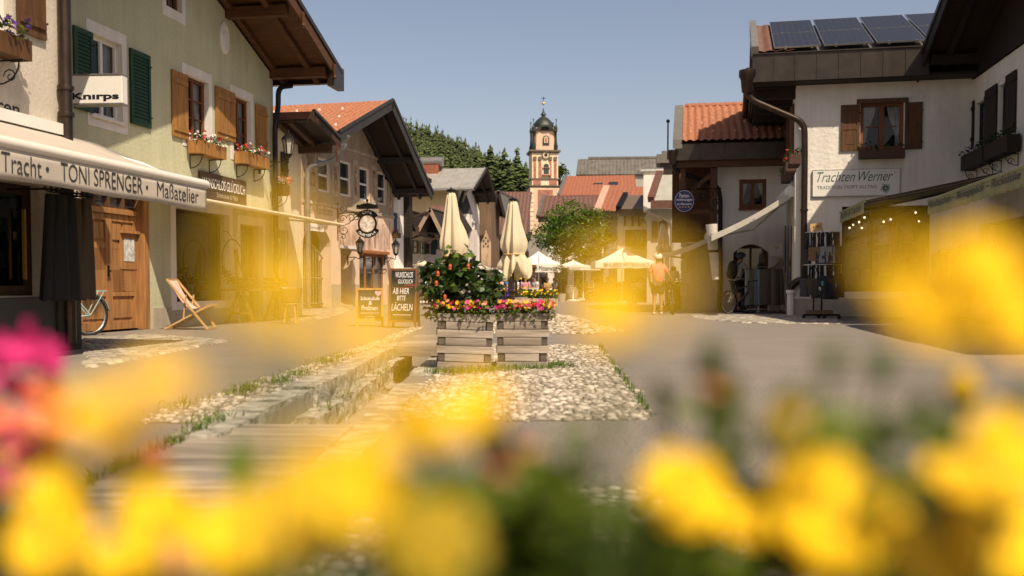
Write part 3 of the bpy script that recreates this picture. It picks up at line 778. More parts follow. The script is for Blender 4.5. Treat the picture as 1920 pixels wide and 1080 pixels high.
# ================================================================ sage green house
GH = House('green_house', 'sage green gabled house with green and wooden shutters', 'house', -6.99, 19.1, 80)
XR = 5.98
wA = GH.rect(171, 72, 229, 222); wB = GH.rect(348, 147, 391, 262); wC = GH.rect(437, 184, 470, 288); wT = GH.rect(310, -70, 340, 18)
dr = GH.rect(150, 345, 277, 618); dr = (dr[0], dr[1], 0.0, dr[3])
sw = GH.rect(328, 396, 429, 565); sd = GH.rect(449, 422, 492, 600); sd = (sd[0], sd[1], 0.0, sd[3])
gx, gz, gk = .9, 7.85, .356
wall('wall', M_green, GH.e, -4.2, XR, 0, 8, [wA, wB, wC, wT, dr + (.28,), sw + (.25,), sd + (.3,)], deep=9, gable=(gx, gz, gk, gk))
def grow(r, l, b, rt, t): return (r[0] - l, r[1] + rt, r[2] - b, r[3] + t)
for r_ in (wA, wB, wC, wT): surround(GH.e, grow(r_, .14, .2, .14, .2), r_)
window(GH.e, wA, .1, 2, 2, .07, M_whitep, curtain=.42, sill=M_trim); window(GH.e, wB, .1, 2, 3, .07, M_winwood, curtain=.42); window(GH.e, wC, .1, 2, 3, .07, M_winwood, curtain=.42); window(GH.e, wT, .1, 2, 2, .06, M_winwood)
shutter(GH.e, GH.rect(136, 55, 171, 207), M_shut_g, style='slats', label='dark green slatted shutter half hidden behind the white hanging sign')
shutter(GH.e, GH.rect(242, 98, 279, 236), M_shut_g, style='slats', label='dark green slatted shutter, open on the right of its window')
for (l, t, r, b), lb in (((320, 136, 349, 258), 'oak board shutter with a dark stain'), ((402, 168, 438, 262), 'wide oak board shutter between two windows'), ((478, 198, 498, 280), 'narrow oak board shutter at the house corner')):
    shutter(GH.e, GH.rect(l, t, r, b), M_shut_o, label=lb)
o_ = GH.hit(420, 71)
ob = MB().lathe([(.36, 0), (.36, .03), (.26, .05), (.25, .03), (.13, .03), (.12, .05), (.01, .05)], 28).build('oval_ornament', M_trim, GH.e, smooth=40)
ob.location = (o_[0], .0, o_[1]); ob.rotation_euler = (PI / 2, 0, 0); ob.scale = (.62, 1, 1)
# plinth with gaps for the doors
pz = GH.hit(300, 577)[1]
for i, (a, b) in enumerate(((-4.2, dr[0] - .12), (dr[1] + .14, sd[0] - .12), (sd[1] + .12, XR + .01))):
    MB().box(a, b, -.025, -.001, 0, pz).build('plinth', M_plinth, GH.e)
# the oak double door
def oak_door():
    x0, x1, z0, z1 = dr; y = .14; xm_ = GH.hit(217, 500)[0]; zt = GH.hit(215, 400)[1]
    MB().box(x0, x0 + .12, y - .1, y + .1, 0, z1).box(x1 - .16, x1 + .02, y - .17, y + .1, 0, z1 + .0).box(x0 + .12, x1 - .16, y - .06, y + .08, zt, zt + .1).box(x0 + .12, x1 - .16, y - .06, y + .08, z1 - .06, z1).build('door_frame', M_doorw, GH.e, bevel=.01)
    tr = MB().box(x0 + .121, x1 - .161, y - .02, y + .04, zt + .1005, zt + .13)
    for k in range(1, 4): tr.box(x0 + .12 + (x1 - x0 - .28) * k / 4 - .04, x0 + .12 + (x1 - x0 - .28) * k / 4 + .04, y - .03, y + .05, zt + .1, z1 - .06)
    t_ = tr.build('transom', M_shut_b, GH.e)
    MB().poly((x0 + .1, y + .03, zt + .08), (x1 - .14, y + .03, zt + .08), (x1 - .14, y + .03, z1), (x0 + .1, y + .03, z1)).build('pane', M_pane, t_)
    for a, b in ((x0 + .125, xm_ - .004), (xm_ + .004, x1 - .165)):
        d = MB().box(a, b, y + .03, y + .07, .03, zt - .004)
        w_, h = b - a, zt - .03; st_ = .1
        f = lambda u: .03 + h * u
        d.box(a, a + st_, y - .01, y + .0295, .03, zt - .004).box(b - st_, b, y - .01, y + .0295, .03, zt - .004)
        for u0, u1 in ((0, .07), (.29, .33), (.70, .75), (.94, 1)): d.box(a + st_, b - st_, y - .008, y + .0295, f(u0), f(u1) - .004)
        d.box(a + st_ + .06, b - st_ - .06, y + .008, y + .0295, f(.10), f(.26))
        for k in range(2):
            q0 = a + st_ + (w_ - 2 * st_) * k / 2 + .04; q1 = a + st_ + (w_ - 2 * st_) * (k + 1) / 2 - .04
            d.box(q0, q1, y + .006, y + .0295, f(.78), f(.92))
        # herringbone boards
        cx = (a + b) / 2
        for u0, u1, sg in ((.33, .515, 1), (.515, .70, -1)):
            for sd_ in (-1, 1):
                xa, xb = (a + st_, cx - .012) if sd_ < 0 else (cx + .012, b - st_)
                nb = 6
                for k in range(-nb, nb):
                    zc = f(u0) + (f(u1) - f(u0)) * (k + .5) / nb
                    dz = (xb - xa) * 1.0 * sg * sd_
                    lo, hi = f(u0), f(u1)
                    P0 = (xa, zc - (dz if dz < 0 else 0)); P1 = (xb, zc + (dz if dz > 0 else 0))
                    p0z, p1z = P0[1], P1[1]
                    # clip the board to the panel
                    ts = sorted([(lo - p0z) / (p1z - p0z), (hi - p0z) / (p1z - p0z)]); t0, t1 = max(0, ts[0]), min(1, ts[1])
                    if t1 - t0 < .06: continue
                    d.beam((xa + (xb - xa) * t0, y + .012, p0z + (p1z - p0z) * t0), (xa + (xb - xa) * t1, y + .012, p0z + (p1z - p0z) * t1), .026, .04, (0, -1, 0))
        o = d.build('door', M_doorw, GH.e)
        MB().box(xm_ - .06, xm_ - .02, y - .035, y - .012, 1.0, 1.2).tube([(xm_ - .04, y - .03, 1.1), (xm_ - .04, y - .08, 1.1), (xm_ - .15, y - .08, 1.08)], .012, 6).build('handle', M_iron, o) if a < xm_ - .1 else None
    r_ = GH.rect(234, 448, 253, 490, .1)
    ps = MB().box(r_[0], r_[1], y - .03, y - .022, r_[2], r_[3]).build('poster', mat('poster_paper', (.50, .50, .48), .6, 0, .5, 9, detail=3), GH.e)
    r_ = GH.rect(227, 438, 259, 505, .1)
    MB().box(r_[0], r_[1] + .04, y - .09, y - .012, r_[3], r_[3] + .05).box(r_[0], r_[1], y - .021, y - .0105, r_[2], r_[3]).build('notice_board', M_doorw, GH.e)
oak_door()
# shop window with things on its ledge
surround(GH.e, grow(sw, .2, .16, .16, .25), sw, M_trim, -.03)
swf = window(GH.e, sw, .2, 1, 1, .05, wood('dark_frame', (.05, .025, .012), 'z'), M_clear)
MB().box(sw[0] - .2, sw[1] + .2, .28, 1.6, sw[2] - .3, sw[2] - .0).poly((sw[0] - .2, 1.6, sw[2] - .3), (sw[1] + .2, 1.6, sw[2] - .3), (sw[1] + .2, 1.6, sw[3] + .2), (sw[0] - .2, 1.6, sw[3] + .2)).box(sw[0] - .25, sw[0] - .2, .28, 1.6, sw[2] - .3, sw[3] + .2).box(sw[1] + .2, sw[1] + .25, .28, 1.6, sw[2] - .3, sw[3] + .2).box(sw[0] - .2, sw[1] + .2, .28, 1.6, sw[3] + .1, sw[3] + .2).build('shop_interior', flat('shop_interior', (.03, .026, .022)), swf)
for px, py, m_, lb in ((355, 505, M_py, 'pot of small yellow flowers inside the green house shop window'), (395, 548, M_pk, 'low bowl of pink sweets inside the green house shop window'), (360, 545, M_pp, 'pink flower pot behind the shop glass next to the deckchair')):
    x, z = GH.hit(px, py, .6)
    zf = sw[2] + .0
    t = thing('flower_pot', lb, 'flower pot', GH.w(x, .6, zf), GH.a)
    hgt = max(.12, z - zf - .1)
    MB().lathe([(.06, 0), (.09, hgt * .6), (.09, hgt * .62), (.07, hgt * .58)], 14).build('pot', M_plinth, t, smooth=40)
    leaf_mass('leaves', M_leaf, t, [(rnd.gauss(0, .08), rnd.gauss(0, .06), hgt * .7 + abs(rnd.gauss(0, .08))) for _ in range(60)], .09)
    flower_mass('blossoms', m_, t, [(rnd.gauss(0, .1), rnd.gauss(0, .07), hgt * .8 + abs(rnd.gauss(0, .1))) for _ in range(22)], .03)
# dark shop door
surround(GH.e, (sd[0] - .13, sd[1] + .13, 0, sd[3] + .2), (sd[0], sd[1], .0, sd[3]), M_trim, -.03)
window(GH.e, (sd[0], sd[1], .02, sd[3]), .22, 1, 1, .09, wood('dark_frame', (.05, .025, .012), 'z'), M_pane, name='door')
# downpipe and roof
gp_ = [GH.hit(545, 158, -1.0), GH.hit(522, 172, -.15), GH.hit(511, 235, -.12)]
zz = GH.hit(520, 165, -.12)[1]
pipe(GH.e, [(XR + .35, -.35, zz + .12), (XR - .0, -.14, zz + .02), (XR - .0, -.14, zz - .5), (XR - .22, -.14, zz - .95), (XR - .22, -.14, .05)], .065, mat('black_pipe', (.02, .017, .016), .45, .4, .2))
gable_roof(GH, gx, gz + .28, gk, gk, -5.4, XR + .55, 1.55, 9, M_tile_b, M_soffit, M_soffit, tile=True, purlins=(gx, gx + 2.6, XR - .1), barge=.34, thick=.1, tile_kw=dict(course=.4))
xe = XR + .55; ze = gz + .28 - gk * (xe - gx)
MB().box(xe - .62, xe + .12, -1.62, -1.45, ze - .38, ze + .16).box(xe - .02, xe + .14, -1.44, 9, ze - .2, ze + .12).build('gutter_box', M_pipe, GH.e)
for x, y, k in ((xe - .62, -1.66, .5), (gx + 3.0, -1.66, .45)):
    z = gz + .2 - gk * (x - gx)
    MB().hexa([(x - .035, y, z - .62 * k), (x + .035, y, z - .62 * k), (x + .035, y + .03, z - .62 * k), (x - .035, y + .03, z - .62 * k)], [(x - .06, y, z), (x + .06, y, z), (x + .06, y + .03, z), (x - .06, y + .03, z)]).lathe([(.0, -.1), (.05, 0), (.0, .08)], 8, (x, y + .015, z - .64 * k)).build('carved_pendant', M_soffit, GH.e)
flower_box('wooden flower box with red and white geraniums below the left oak shuttered window', GH.box_rect(352, 266, 424, 290), GH, -.32, -.05, M_leaf, [('a', M_pw, 26), ('b', M_pr, 18)], M_shut_o)
flower_box('wooden flower box with red and white geraniums below the right oak shuttered window', GH.box_rect(440, 287, 505, 309), GH, -.32, -.05, M_leaf, [('a', M_pw, 16), ('b', M_pr, 26)], M_shut_o)
# wooden shop board
rb_ = GH.rect(376, 330, 462, 378, -.06)
SB = thing('shop_sign', 'brown wooden board lettered in chalk white above the pale awning', 'shop sign', GH.w((rb_[0] + rb_[1]) / 2, 0, rb_[2]), GH.a)
w2, h2 = (rb_[1] - rb_[0]) / 2, rb_[3] - rb_[2]
q = MB()
for k in range(3): q.box(-w2, w2, -.06, -.02, h2 * k / 3 + .004, h2 * (k + 1) / 3 - .002)
q.build('board', wood('sign_wood', (.085, .052, .026), 'x', .35), SB)
text('lettering', 'WUNSCHLOS GL\u00dcCKLICH', M_chalk, SB, -w2 * .92, w2 * .93, h2 * .42, h2 * .88, -.064, shear=.15)
text('lettering', 'Schokolade & Mehr', mat('faded_chalk', (.5, .42, .28), .9), SB, -w2 * .35, w2 * .6, h2 * .12, h2 * .32, -.064, shear=.15)
# pale awning over the shop
a0 = GH.hit(385, 374, -1.5)[0]; a1 = GH.hit(645, 424, -1.5)[0]; z0_ = GH.hit(645, 422, -1.5)[1]
SA = thing('shop_awning', 'pale yellow awning above the chocolate shop window and door', 'awning', GH.w((a0 + a1) / 2, 0, 0), GH.a)
hl = (a1 - a0) / 2; zb2 = rb_[2] - .06
MB().grid(lambda u, v: (-hl + 2 * hl * u, -1.5 * v, zb2 + (z0_ - zb2) * v - .03 * math.sin(v * PI) + .012 * math.sin(u * 40) * v), 60, 6).build('canopy', M_canvas, SA, smooth=50, solid=.006)
MB().tube([(-hl, -1.5, z0_), (hl, -1.5, z0_)], .035, 10).build('front_bar', M_canvas, SA, smooth=50)
MB().beam((hl - .3, -.02, zb2 - .1), (hl - .2, -1.45, z0_ - .02), .04, .04).build('folding_arm', M_whitep, SA)
MB().beam((-hl + .6, -.02, zb2 - .1), (-hl + .5, -1.45, z0_ - .02), .04, .04).build('folding_arm', M_whitep, SA)
MB().tube([(hl - .9, -.3, zb2 - .1), (hl - .9, -.3, 1.2), (hl - .8, -.35, 1.1)], .012, 6).build('crank', M_whitep, SA)
# white light box sign
KS = thing('hanging_sign', 'white light box sign with black lettering hanging before the green shutter', 'hanging sign', at(180, 194, 16.3), rad(-4))
kw, kh = .44, .46
MB().box(-kw, kw, -.0, .2, 0, kh).build('light_box', M_whitep, KS, bevel=.012)
MB().box(-kw - .005, kw + .005, -.012, .212, -.02, .004).box(-kw - .005, kw + .005, -.012, .212, kh - .004, kh + .02).build('box_rim', M_zinc, KS)
MB().box(-kw - .35, -kw - .006, .08, .12, .05, .09).box(-kw - .35, -kw - .006, .08, .12, kh - .09, kh - .05).build('bracket', M_iron, KS)
text('lettering', 'Kn\u0131rps', M_ink_b, KS, -kw * .93, kw * .88, .035, .175, -.004, bold=.035)

# ================================================================ narrow cream house
CHs = House('narrow_house', 'narrow cream house with a dark low gable between the green and the painted house', 'house', *GH.w(XR + .01, 0, 0)[:2], 80)
cx1 = CHs.hit(566, 500)[0]
wa = CHs.rect(511, 283, 524, 330); da = CHs.rect(511, 430, 541, 596); da = (da[0], da[1], 0, da[3])
c0, c1 = CHs.hit(540, 176, -1.0), CHs.hit(630, 268, -1.0)
ck = (c0[1] - c1[1]) / (c1[0] - c0[0])
wall('wall', M_cream, CHs.e, 0, cx1, 0, 5.6, [wa, da + (.35,)], deep=8, gable=(0, c0[1] - .1 + ck * c0[0], .01, ck))
window(CHs.e, wa, .12, 1, 2, .05); shutter(CHs.e, CHs.rect(525, 286, 537, 332), M_shut_d)
window(CHs.e, (da[0], da[1], 0.02, da[3]), .3, 1, 1, .12, M_shut_b, M_pane, name='door')
r_ = CHs.rect(513, 446, 530, 522, .2)
MB().box(r_[0], r_[1], .2, .21, r_[2], r_[3]).build('poster', mat('picture_paper', (.05, .05, .05), .5, 0, .3, 3, col2=(.75, .74, .70), detail=4, st=(3, 1, 1)), CHs.e)
gable_roof(CHs, .03, c0[1] + ck * (c0[0] - .03) + .12, 6, ck, .0, c1[0] + .25, 1.0, 8, M_tile_b, M_dkwood_y, M_beam, purlins=(cx1 - .1,), barge=.24)
z = c1[1]
MB().hexa([(c1[0] - .03, -1.04, z - .5), (c1[0] + .03, -1.04, z - .5), (c1[0] + .03, -1.0, z - .5), (c1[0] - .03, -1.0, z - .5)], [(c1[0] - .06, -1.04, z), (c1[0] + .06, -1.04, z), (c1[0] + .06, -1.0, z), (c1[0] - .06, -1.0, z)]).build('carved_pendant', M_soffit, CHs.e)
flower_box('brown flower box with red geraniums on the narrow cream house', CHs.box_rect(512, 344, 544, 362), CHs, -.3, -.04, M_leaf, [('a', M_pk, 30), ('b', M_pr, 20)], M_shut_b)
def lantern(label, loc, a, arm, s=1.0, stem=True):
    """glazed street lantern on a wall arm; loc is the wall point of the arm, a the wall's angle, y toward the street is negative"""
    t = thing('wall_lantern', label, 'lantern', loc, a, 'wall lanterns on the left houses')
    y = -arm
    MB().lathe([(.075 * s, 0), (.13 * s, .32 * s)], 6, (0, y, 0)).build('glass', mat('lantern_glass', (.35, .33, .28), .15, 0, .2, spec=.6), t)
    b = MB()
    for k in range(6):
        an = 2 * PI * k / 6
        b.beam((.078 * s * math.cos(an), y + .078 * s * math.sin(an), 0), (.134 * s * math.cos(an), y + .134 * s * math.sin(an), .32 * s), .018 * s, .018 * s)
    b.lathe([(.16 * s, .32 * s), (.15 * s, .35 * s), (.06 * s, .45 * s), (.03 * s, .47 * s), (.02 * s, .53 * s), (.0, .54 * s)], 12, (0, y, 0)).lathe([(.0, -.08 * s), (.04 * s, -.06 * s), (.085 * s, -.0), (.085 * s, .015 * s)], 12, (0, y, 0))
    b.build('lantern_frame', M_iron, t)
    MB().tube([(0, 0, -.15 * s), (0, y * .6, -.14 * s), (0, y * .95, -.2 * s), (0, y, -.08 * s)], .016 * s, 6).tube([(0, 0, -.32 * s), (0, y * .35, -.27 * s), (0, y * .6, -.15 * s)], .012 * s, 6).box(-.04 * s, .04 * s, -.02, -.001, -.4 * s, -.05 * s).build('arm', M_iron, t)
    return t
x, z = CHs.hit(541, 290, -.75)
lantern('large black six sided lantern on an iron arm above the red geranium box', CHs.w(x, 0, z + .0), CHs.a, .75, 1.1)

# ================================================================ painted bakery house
KH = House('painted_house', 'painted house with pilaster fresco, orange tiled gable and bakery door', 'house', -6.9, 40.3, 75.3)
kx0, kx1 = KH.hit(566, 500)[0], KH.hit(738.5, 480)[0]
ap = KH.hit(735, 200, -1.7); rt = KH.hit(808, 368, -1.7); lt = KH.hit(640, 258, -1.7)
kkr = (ap[1] - rt[1]) / (rt[0] - ap[0]); kkl = (ap[1] - lt[1]) / (ap[0] - lt[0])

W4 = [KH.rect(596.5, 297, 619.5, 360), KH.rect(637.6, 302, 659, 368), KH.rect(674, 314, 693, 377), KH.rect(708, 323, 725, 384)]
kd = KH.rect(639, 467, 660, 576); kd = (kd[0], kd[1], 0, kd[3]); kg = KH.rect(674, 476, 725, 570); kg = (kg[0], kg[1], 0, kg[3])
ka = KH.rect(568, 424, 620, 575); ka = (ka[0], ka[1], 0, ka[3])
wall('wall', M_pink, KH.e, kx0, kx1, 0, 10, W4 + [kd + (.5,), kg + (.25,), ka + (.5,)], deep=10, gable=(ap[0], ap[1] - .1, kkl, kkr))
zf = KH.hit(650, 393)[1]
# fresco on the upper storey: a thin coat with painted pilasters and figures
M_fres = mat('fresco_ground', (.34, .26, .18), .9, 0, .3, 1.6, .1, 30, detail=8, fine=.2)
M_fres2 = mat('fresco_figures', (.045, .024, .014), .9, 0, .5, 3.2, .1, 30, col2=(.40, .27, .17), detail=9)
M_fres3 = mat('fresco_pilaster', (.42, .34, .25), .9, 0, .35, 5, .1, 30, detail=8)
wall('fresco', M_fres, KH.e, kx0 + .02, kx1 - .02, zf, 10, W4, y=-.006, reveal=.006, deep=0, gable=(ap[0], ap[1] - .12, kkl, kkr))
b = MB(); b2 = MB()
gaps = [(kx0 + .1, W4[0][0]), (W4[0][1], W4[1][0]), (W4[1][1], W4[2][0]), (W4[2][1], W4[3][0]), (W4[3][1], kx1 - .05)]
for a, c in gaps:
    a, c = a + .18, c - .18
    if c - a < .12: a, c = a - .08, c + .08
    o = MB().box(a, c, -.012, -.007, W4[1][2] - .1, W4[1][3] + .15).build('painted_pilaster', M_fres3, KH.e); MB().box(a + .1, c - .1, -.016, -.013, W4[1][2] + .1, W4[1][3] - .05).build('painted_figure', M_fres2, o)
    MB().box(a - .05, c + .05, -.016, -.007, W4[1][3] + .16, W4[1][3] + .28).build('painted_capital', M_fres2, o)
MB().box(kx0 + .02, kx1 - .02, -.05, -.007, W4[1][3] + .45, W4[1][3] + .55).box(kx0 + .02, kx1 - .02, -.06, -.007, zf - .02, zf + .1).build('painted_cornice', M_fres3, KH.e)
ob = MB().lathe([(.2, -.014), (.2, -.004)], 20).build('round_vent', M_ink, KH.e)
v_ = KH.hit(690, 282); ob.location = (v_[0], 0, v_[1]); ob.rotation_euler = (PI / 2, 0, 0)
r_ = KH.rect(634, 398, 731, 466)
gsx = [r_[0] + (r_[1] - r_[0]) * k / 24 for k in range(25)]
b = MB()
for k in range(24):
    lo = r_[2] + .1 * math.sin(k * 1.7) + .05 * math.sin(k * 4.1) - .05; hi = r_[3] - .25 + .2 * math.sin(k * .5 + 1) + .1 * math.sin(k * 2.3)
    b.poly((gsx[k], -.006, lo), (gsx[k + 1], -.006, lo), (gsx[k + 1], -.006, hi), (gsx[k], -.006, hi))
b.build('harvest_mural', mat('harvest_mural', (.26, .10, .035), .9, 0, .4, 2.2, .05, 30, (1, 1, .35), col2=(.62, .46, .36), detail=9), KH.e)
for r_ in W4: window(KH.e, r_, .08, 1, 2, .09, M_whitep, M_pane, bar=.08)
window(KH.e, (kd[0], kd[0] + (kd[1] - kd[0]) * .6, .05, kd[3]), .4, 1, 1, .1, M_winwood, M_winwood, name='door')
MB().box(kd[0] - .1, kd[1] + 1.1, -.05, -.007, kd[3] + .02, kd[3] + .14).build('lintel', M_trim, KH.e)
window(KH.e, (kg[0], kg[1], .02, kg[3]), .18, 3, 1, .12, wood('orange_door_wood', (.32, .12, .03), 'z'), M_pane, name='door', mull=.12)
MB().box(kg[0] - .1, kg[1] + .1, -.12, -.007, kg[3] + .01, kg[3] + .13).build('door_lintel', wood('orange_door_wood', (.32, .12, .03), 'z'), KH.e)
b = MB(); x0, x1, z0, z1 = ka
for k in range(10): x = x0 + (x1 - x0) * (k + .5) / 10; b.tube([(x, .35, .05), (x, .35, z1 * .62 + .5 * math.sin(PI * (k + .5) / 10))], .022, 5)
b.tube([(x0, .35, 1.15), (x1, .35, 1.15)], .03, 5).tube([(x0, .35, .15), (x1, .35, .15)], .03, 5).tube([(x0 + (x1 - x0) * k / 12, .35, z1 * .62 + .5 * math.sin(PI * k / 12)) for k in range(13)], .03, 5)
b.build('iron_gate', mat('grey_iron', (.25, .24, .22), .4, .6), KH.e)
# rounded top of the gateway
b = MB(); n = 12; cxm, rr_ = (x0 + x1) / 2, (x1 - x0) / 2
for k in range(n):
    a0_, a1_ = PI * k / n, PI * (k + 1) / n
    p0, p1 = (cxm - rr_ * math.cos(a0_), z1 - rr_ * .62 * (1 - math.sin(a0_))), (cxm - rr_ * math.cos(a1_), z1 - rr_ * .62 * (1 - math.sin(a1_)))
    b.hexa([(p0[0], 0.001, p0[1]), (p1[0], 0.001, p1[1]), (p1[0], .45, p1[1]), (p0[0], .45, p0[1])], [(p0[0], .001, z1 + .002), (p1[0], .001, z1 + .002), (p1[0], .45, z1 + .002), (p0[0], .45, z1 + .002)])
b.build('gateway_arch', M_pink, KH.e)
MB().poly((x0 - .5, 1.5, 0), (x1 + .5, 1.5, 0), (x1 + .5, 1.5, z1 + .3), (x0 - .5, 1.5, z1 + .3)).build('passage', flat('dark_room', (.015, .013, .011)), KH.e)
r_ = KH.rect(571, 420, 606, 433)
MB().box(r_[0], r_[1], -.04, -.008, r_[2], r_[3]).build('name_plate', M_whitep, KH.e)
text('lettering', 'Mittenwald', M_ink, KH.e, r_[0] + .1, r_[1] - .4, r_[2] + .06, r_[3] - .06, -.043)
r_ = KH.rect(573, 384, 623, 402)
text('lettering', 'Caf\u00e9 - Konditorei', flat('faint_brown', (.30, .20, .11)), KH.e, r_[0], r_[1], r_[2], r_[3], -.008, bold=.01)
for a, c in ((kx0, ka[0] - .05), (ka[1] + .05, kd[0] - .05), (kd[1] + .05, kg[0] - .05), (kg[1] + .05, kx1)): MB().box(a, c, -.02, -.001, 0, .9).build('plinth', M_plinth, KH.e)
M_gbarge = wood('grey_black_timber', (.034, .032, .030), 'x', .3)
gable_roof(KH, ap[0], ap[1] + .22, kkl, kkr, lt[0] - .25, rt[0] + .2, 1.7, 10, M_tile, M_dkwood_y, M_gbarge, tile=True, barge=.42, purlins=(ap[0], ap[0] + 2.6, kx1 - .1, ap[0] - 2.8), tile_kw=dict(tw=.25, course=.36))
snow = MB()
for row in range(3):
    for k in range(9):
        v = .18 + row * .27; u = (k + .5 * row) / 9
        xq = (lt[0] - .25) * (1 - v) + ap[0] * v; zq = ap[1] + .22 - kkl * (ap[0] - xq)
        snow.box(xq - .03, xq + .03, -1.2 + u * 9, -1.13 + u * 9, zq + .06, zq + .15)
snow.build('snow_guards', M_whitep, KH.e)
hp = KH.hit(640, 262, -1.45)
pts = [(hp[0], -1.45, hp[1] - .1), (hp[0] - .1, -1.3, hp[1] - .75), (kx0 + .12, -.2, KH.hit(570, 312, -.2)[1]), (kx0 + .12, -.2, .05)]
pp_ = pipe(KH.e, pts, .09, M_zinc)
MB().lathe([(.09, -.45), (.16, -.38), (.22, -.2), (.2, -.12), (.3, .02), (.34, .08), (.34, .14), (.28, .14)], 14, (hp[0], -1.45, hp[1])).build('rain_hopper', M_zinc, pp_, smooth=40)
# wrought iron bakery sign
bx, bz = KH.hit(632, 415)
IS = thing('iron_sign', 'wrought iron scroll bracket with a crowned ring sign on the painted house', 'hanging sign', KH.w(bx, 0, bz), KH.a)
b = MB()
def scroll(cx, cz, r, turns, s=1, ph=0): b.tube([(0, cx + r * (1 - k / 30) * math.cos(ph + s * k * turns * 2 * PI / 30), cz + r * (1 - k / 30) * math.sin(ph + s * k * turns * 2 * PI / 30)) for k in range(28)], .016, 4)
b.tube([(0, -.03, -.75), (0, -.03, .75)], .02, 5).tube([(0, -.03, .3), (0, -1.0, .36), (0, -1.6, .30)], .02, 5).tube([(0, -.03, -.2), (0, -.5, -.1), (0, -1.0, .33)], .018, 5)
for c in ((-.25, .5, .2, 1.4, 1, 2), (-.3, -.35, .24, 1.5, -1, 1), (-.6, .1, .2, 1.4, 1, 0), (-.25, .1, .16, 1.3, -1, 3), (-.85, .14, .17, 1.3, -1, 2), (-.25, -.62, .13, 1.2, 1, 1)): scroll(*c)
b.build('scroll_bracket', M_iron, IS)
rc = (-1.3, -.12)
def arc_band(r0, r1, a0, a1, x0, x1, n=26):
    q = MB()
    for k in range(n):
        p = [(rc[0] + r * math.cos(a), rc[1] + r * math.sin(a)) for r, a in ((r0, a0 + (a1 - a0) * k / n), (r1, a0 + (a1 - a0) * k / n), (r1, a0 + (a1 - a0) * (k + 1) / n), (r0, a0 + (a1 - a0) * (k + 1) / n))]
        q.hexa([(x0, *c) for c in p], [(x1, *c) for c in p])
    return q
rg = arc_band(.34, .40, 0, 2 * PI, -.03, .03).tube([(0, rc[0], rc[1] + .4), (0, rc[0], .34)], .02, 5).build('ring', M_iron, IS)
arc_band(.36, .56, PI * 1.15, PI * 1.85, -.02, .02).build('lower_ribbon', M_iron, rg); arc_band(.38, .56, PI * .2, PI * .8, -.02, .02).build('upper_ribbon', M_iron, rg)
def arc_text(body, r, a_mid, span, flip):
    n = len(body)
    for k, ch in enumerate(body):
        if ch == ' ': continue
        a = a_mid + (-1 if not flip else 1) * (k - (n - 1) / 2) * span / n
        o = text('lettering', ch, M_chalk, rg, -.045, .045, -.05, .05, 0)
        # sign's face looks toward the near end of the street (-x)
        c, s_ = rc[0] - 0, rc[1]
        yl = rc[0] - r * math.cos(a) * -1; zl = rc[1] + r * math.sin(a)
        o.location = (-.026, rc[0] - r * math.cos(a), rc[1] + r * math.sin(a)); o.rotation_euler = (0, 0, -PI / 2)
        o.rotation_euler = (Matrix.Rotation(-PI / 2, 3, 'Z') @ Matrix.Rotation((PI / 2 - a) if not flip else (-PI / 2 - a), 3, 'Y')).to_euler()
arc_text('Obermarkt', .46, -PI / 2, 1.7, True); arc_text('Caf\u00e9', .47, PI / 2, .9, False)
ob = MB().lathe([(.31, -.012), (.31, .012)], 24).build('disc', mat('ring_picture', (.55, .42, .32), .7, 0, .4, 6, col2=(.7, .62, .52), detail=3), IS)
ob.location = (0, rc[0], rc[1]); ob.rotation_euler = (0, PI / 2, 0)
cr = MB(); zc = .47
for k in range(9):
    a = -.36 + .72 * k / 8
    cr.hexa([(-.12, rc[0] + a - .04, zc), (.12, rc[0] + a - .04, zc), (.12, rc[0] + a + .05, zc), (-.12, rc[0] + a + .05, zc)], [(-.08, rc[0] + a * 1.08 - .03, zc + .12 + .10 * math.cos(a * 4.2) + (.06 if k in (0, 8) else 0))] * 1 + [(.08, rc[0] + a * 1.08 - .03, zc + .12 + .10 * math.cos(a * 4.2)), (.08, rc[0] + a * 1.08 + .05, zc + .12 + .10 * math.cos(a * 4.2)), (-.08, rc[0] + a * 1.08 + .05, zc + .12 + .10 * math.cos(a * 4.2))])
cr.ball((0, rc[0], zc + .34), .06).tube([(0, rc[0], zc - .1), (0, rc[0], zc + .3)], .02, 5).build('crown_ornament', M_iron, IS)
lv = leaf_mass('iron_leaves', flat('green_iron', (.03, .06, .02)), IS, [(rnd.uniform(-.05, .05), rc[0] + s * .5 + rnd.uniform(-.1, .1), .3 + rnd.uniform(-.08, .05)) for s in (-1, 1) for _ in range(6)], .2)
for px, py, lb in ((675, 474, 'black glazed wall lantern above the orange wooden glass door'), (742, 476, 'black glazed wall lantern at the far corner of the painted house')):
    x, z = KH.hit(px, py, -.55)
    lantern(lb, KH.w(min(x, kx1 - .06), 0, z), KH.a, .55, 1.25)
# ================================================================ small houses behind the painted house
NH = House('white_house', 'narrow white house with a blue shutter beside the painted house', 'house', *KH.w(kx1 + .02, .12, 0)[:2], 75.3)
nx1 = NH.hit(757, 480)[0]
wn = NH.rect(741, 402, 750, 437)
wall('wall', M_white, NH.e, 0, nx1, 0, 6.3, [wn], deep=6)
window(NH.e, wn, .12, 1, 2, .06)
shutter(NH.e, NH.rect(736.5, 399, 743, 438), flat('blue_paint', (.035, .06, .13)))
MB().box(nx1 + .02, nx1 + .4, -.3, .1, 0, 6.2).build('corner_post', M_dkwood, NH.e)
MB().slab([(-.3, -1.0, 6.2), (nx1 + 1.2, -1.0, 6.0), (nx1 + 1.2, 6, 6.0), (-.3, 6, 6.2)], .18).build('roof', M_dkwood, NH.e)
flower_box('small red brown flower box on the narrow white house', NH.rect(740, 437, 750, 446, -.25), NH, -.3, -.04, M_leaf, [('a', M_pr, 20)], M_shut_b, brackets=False)
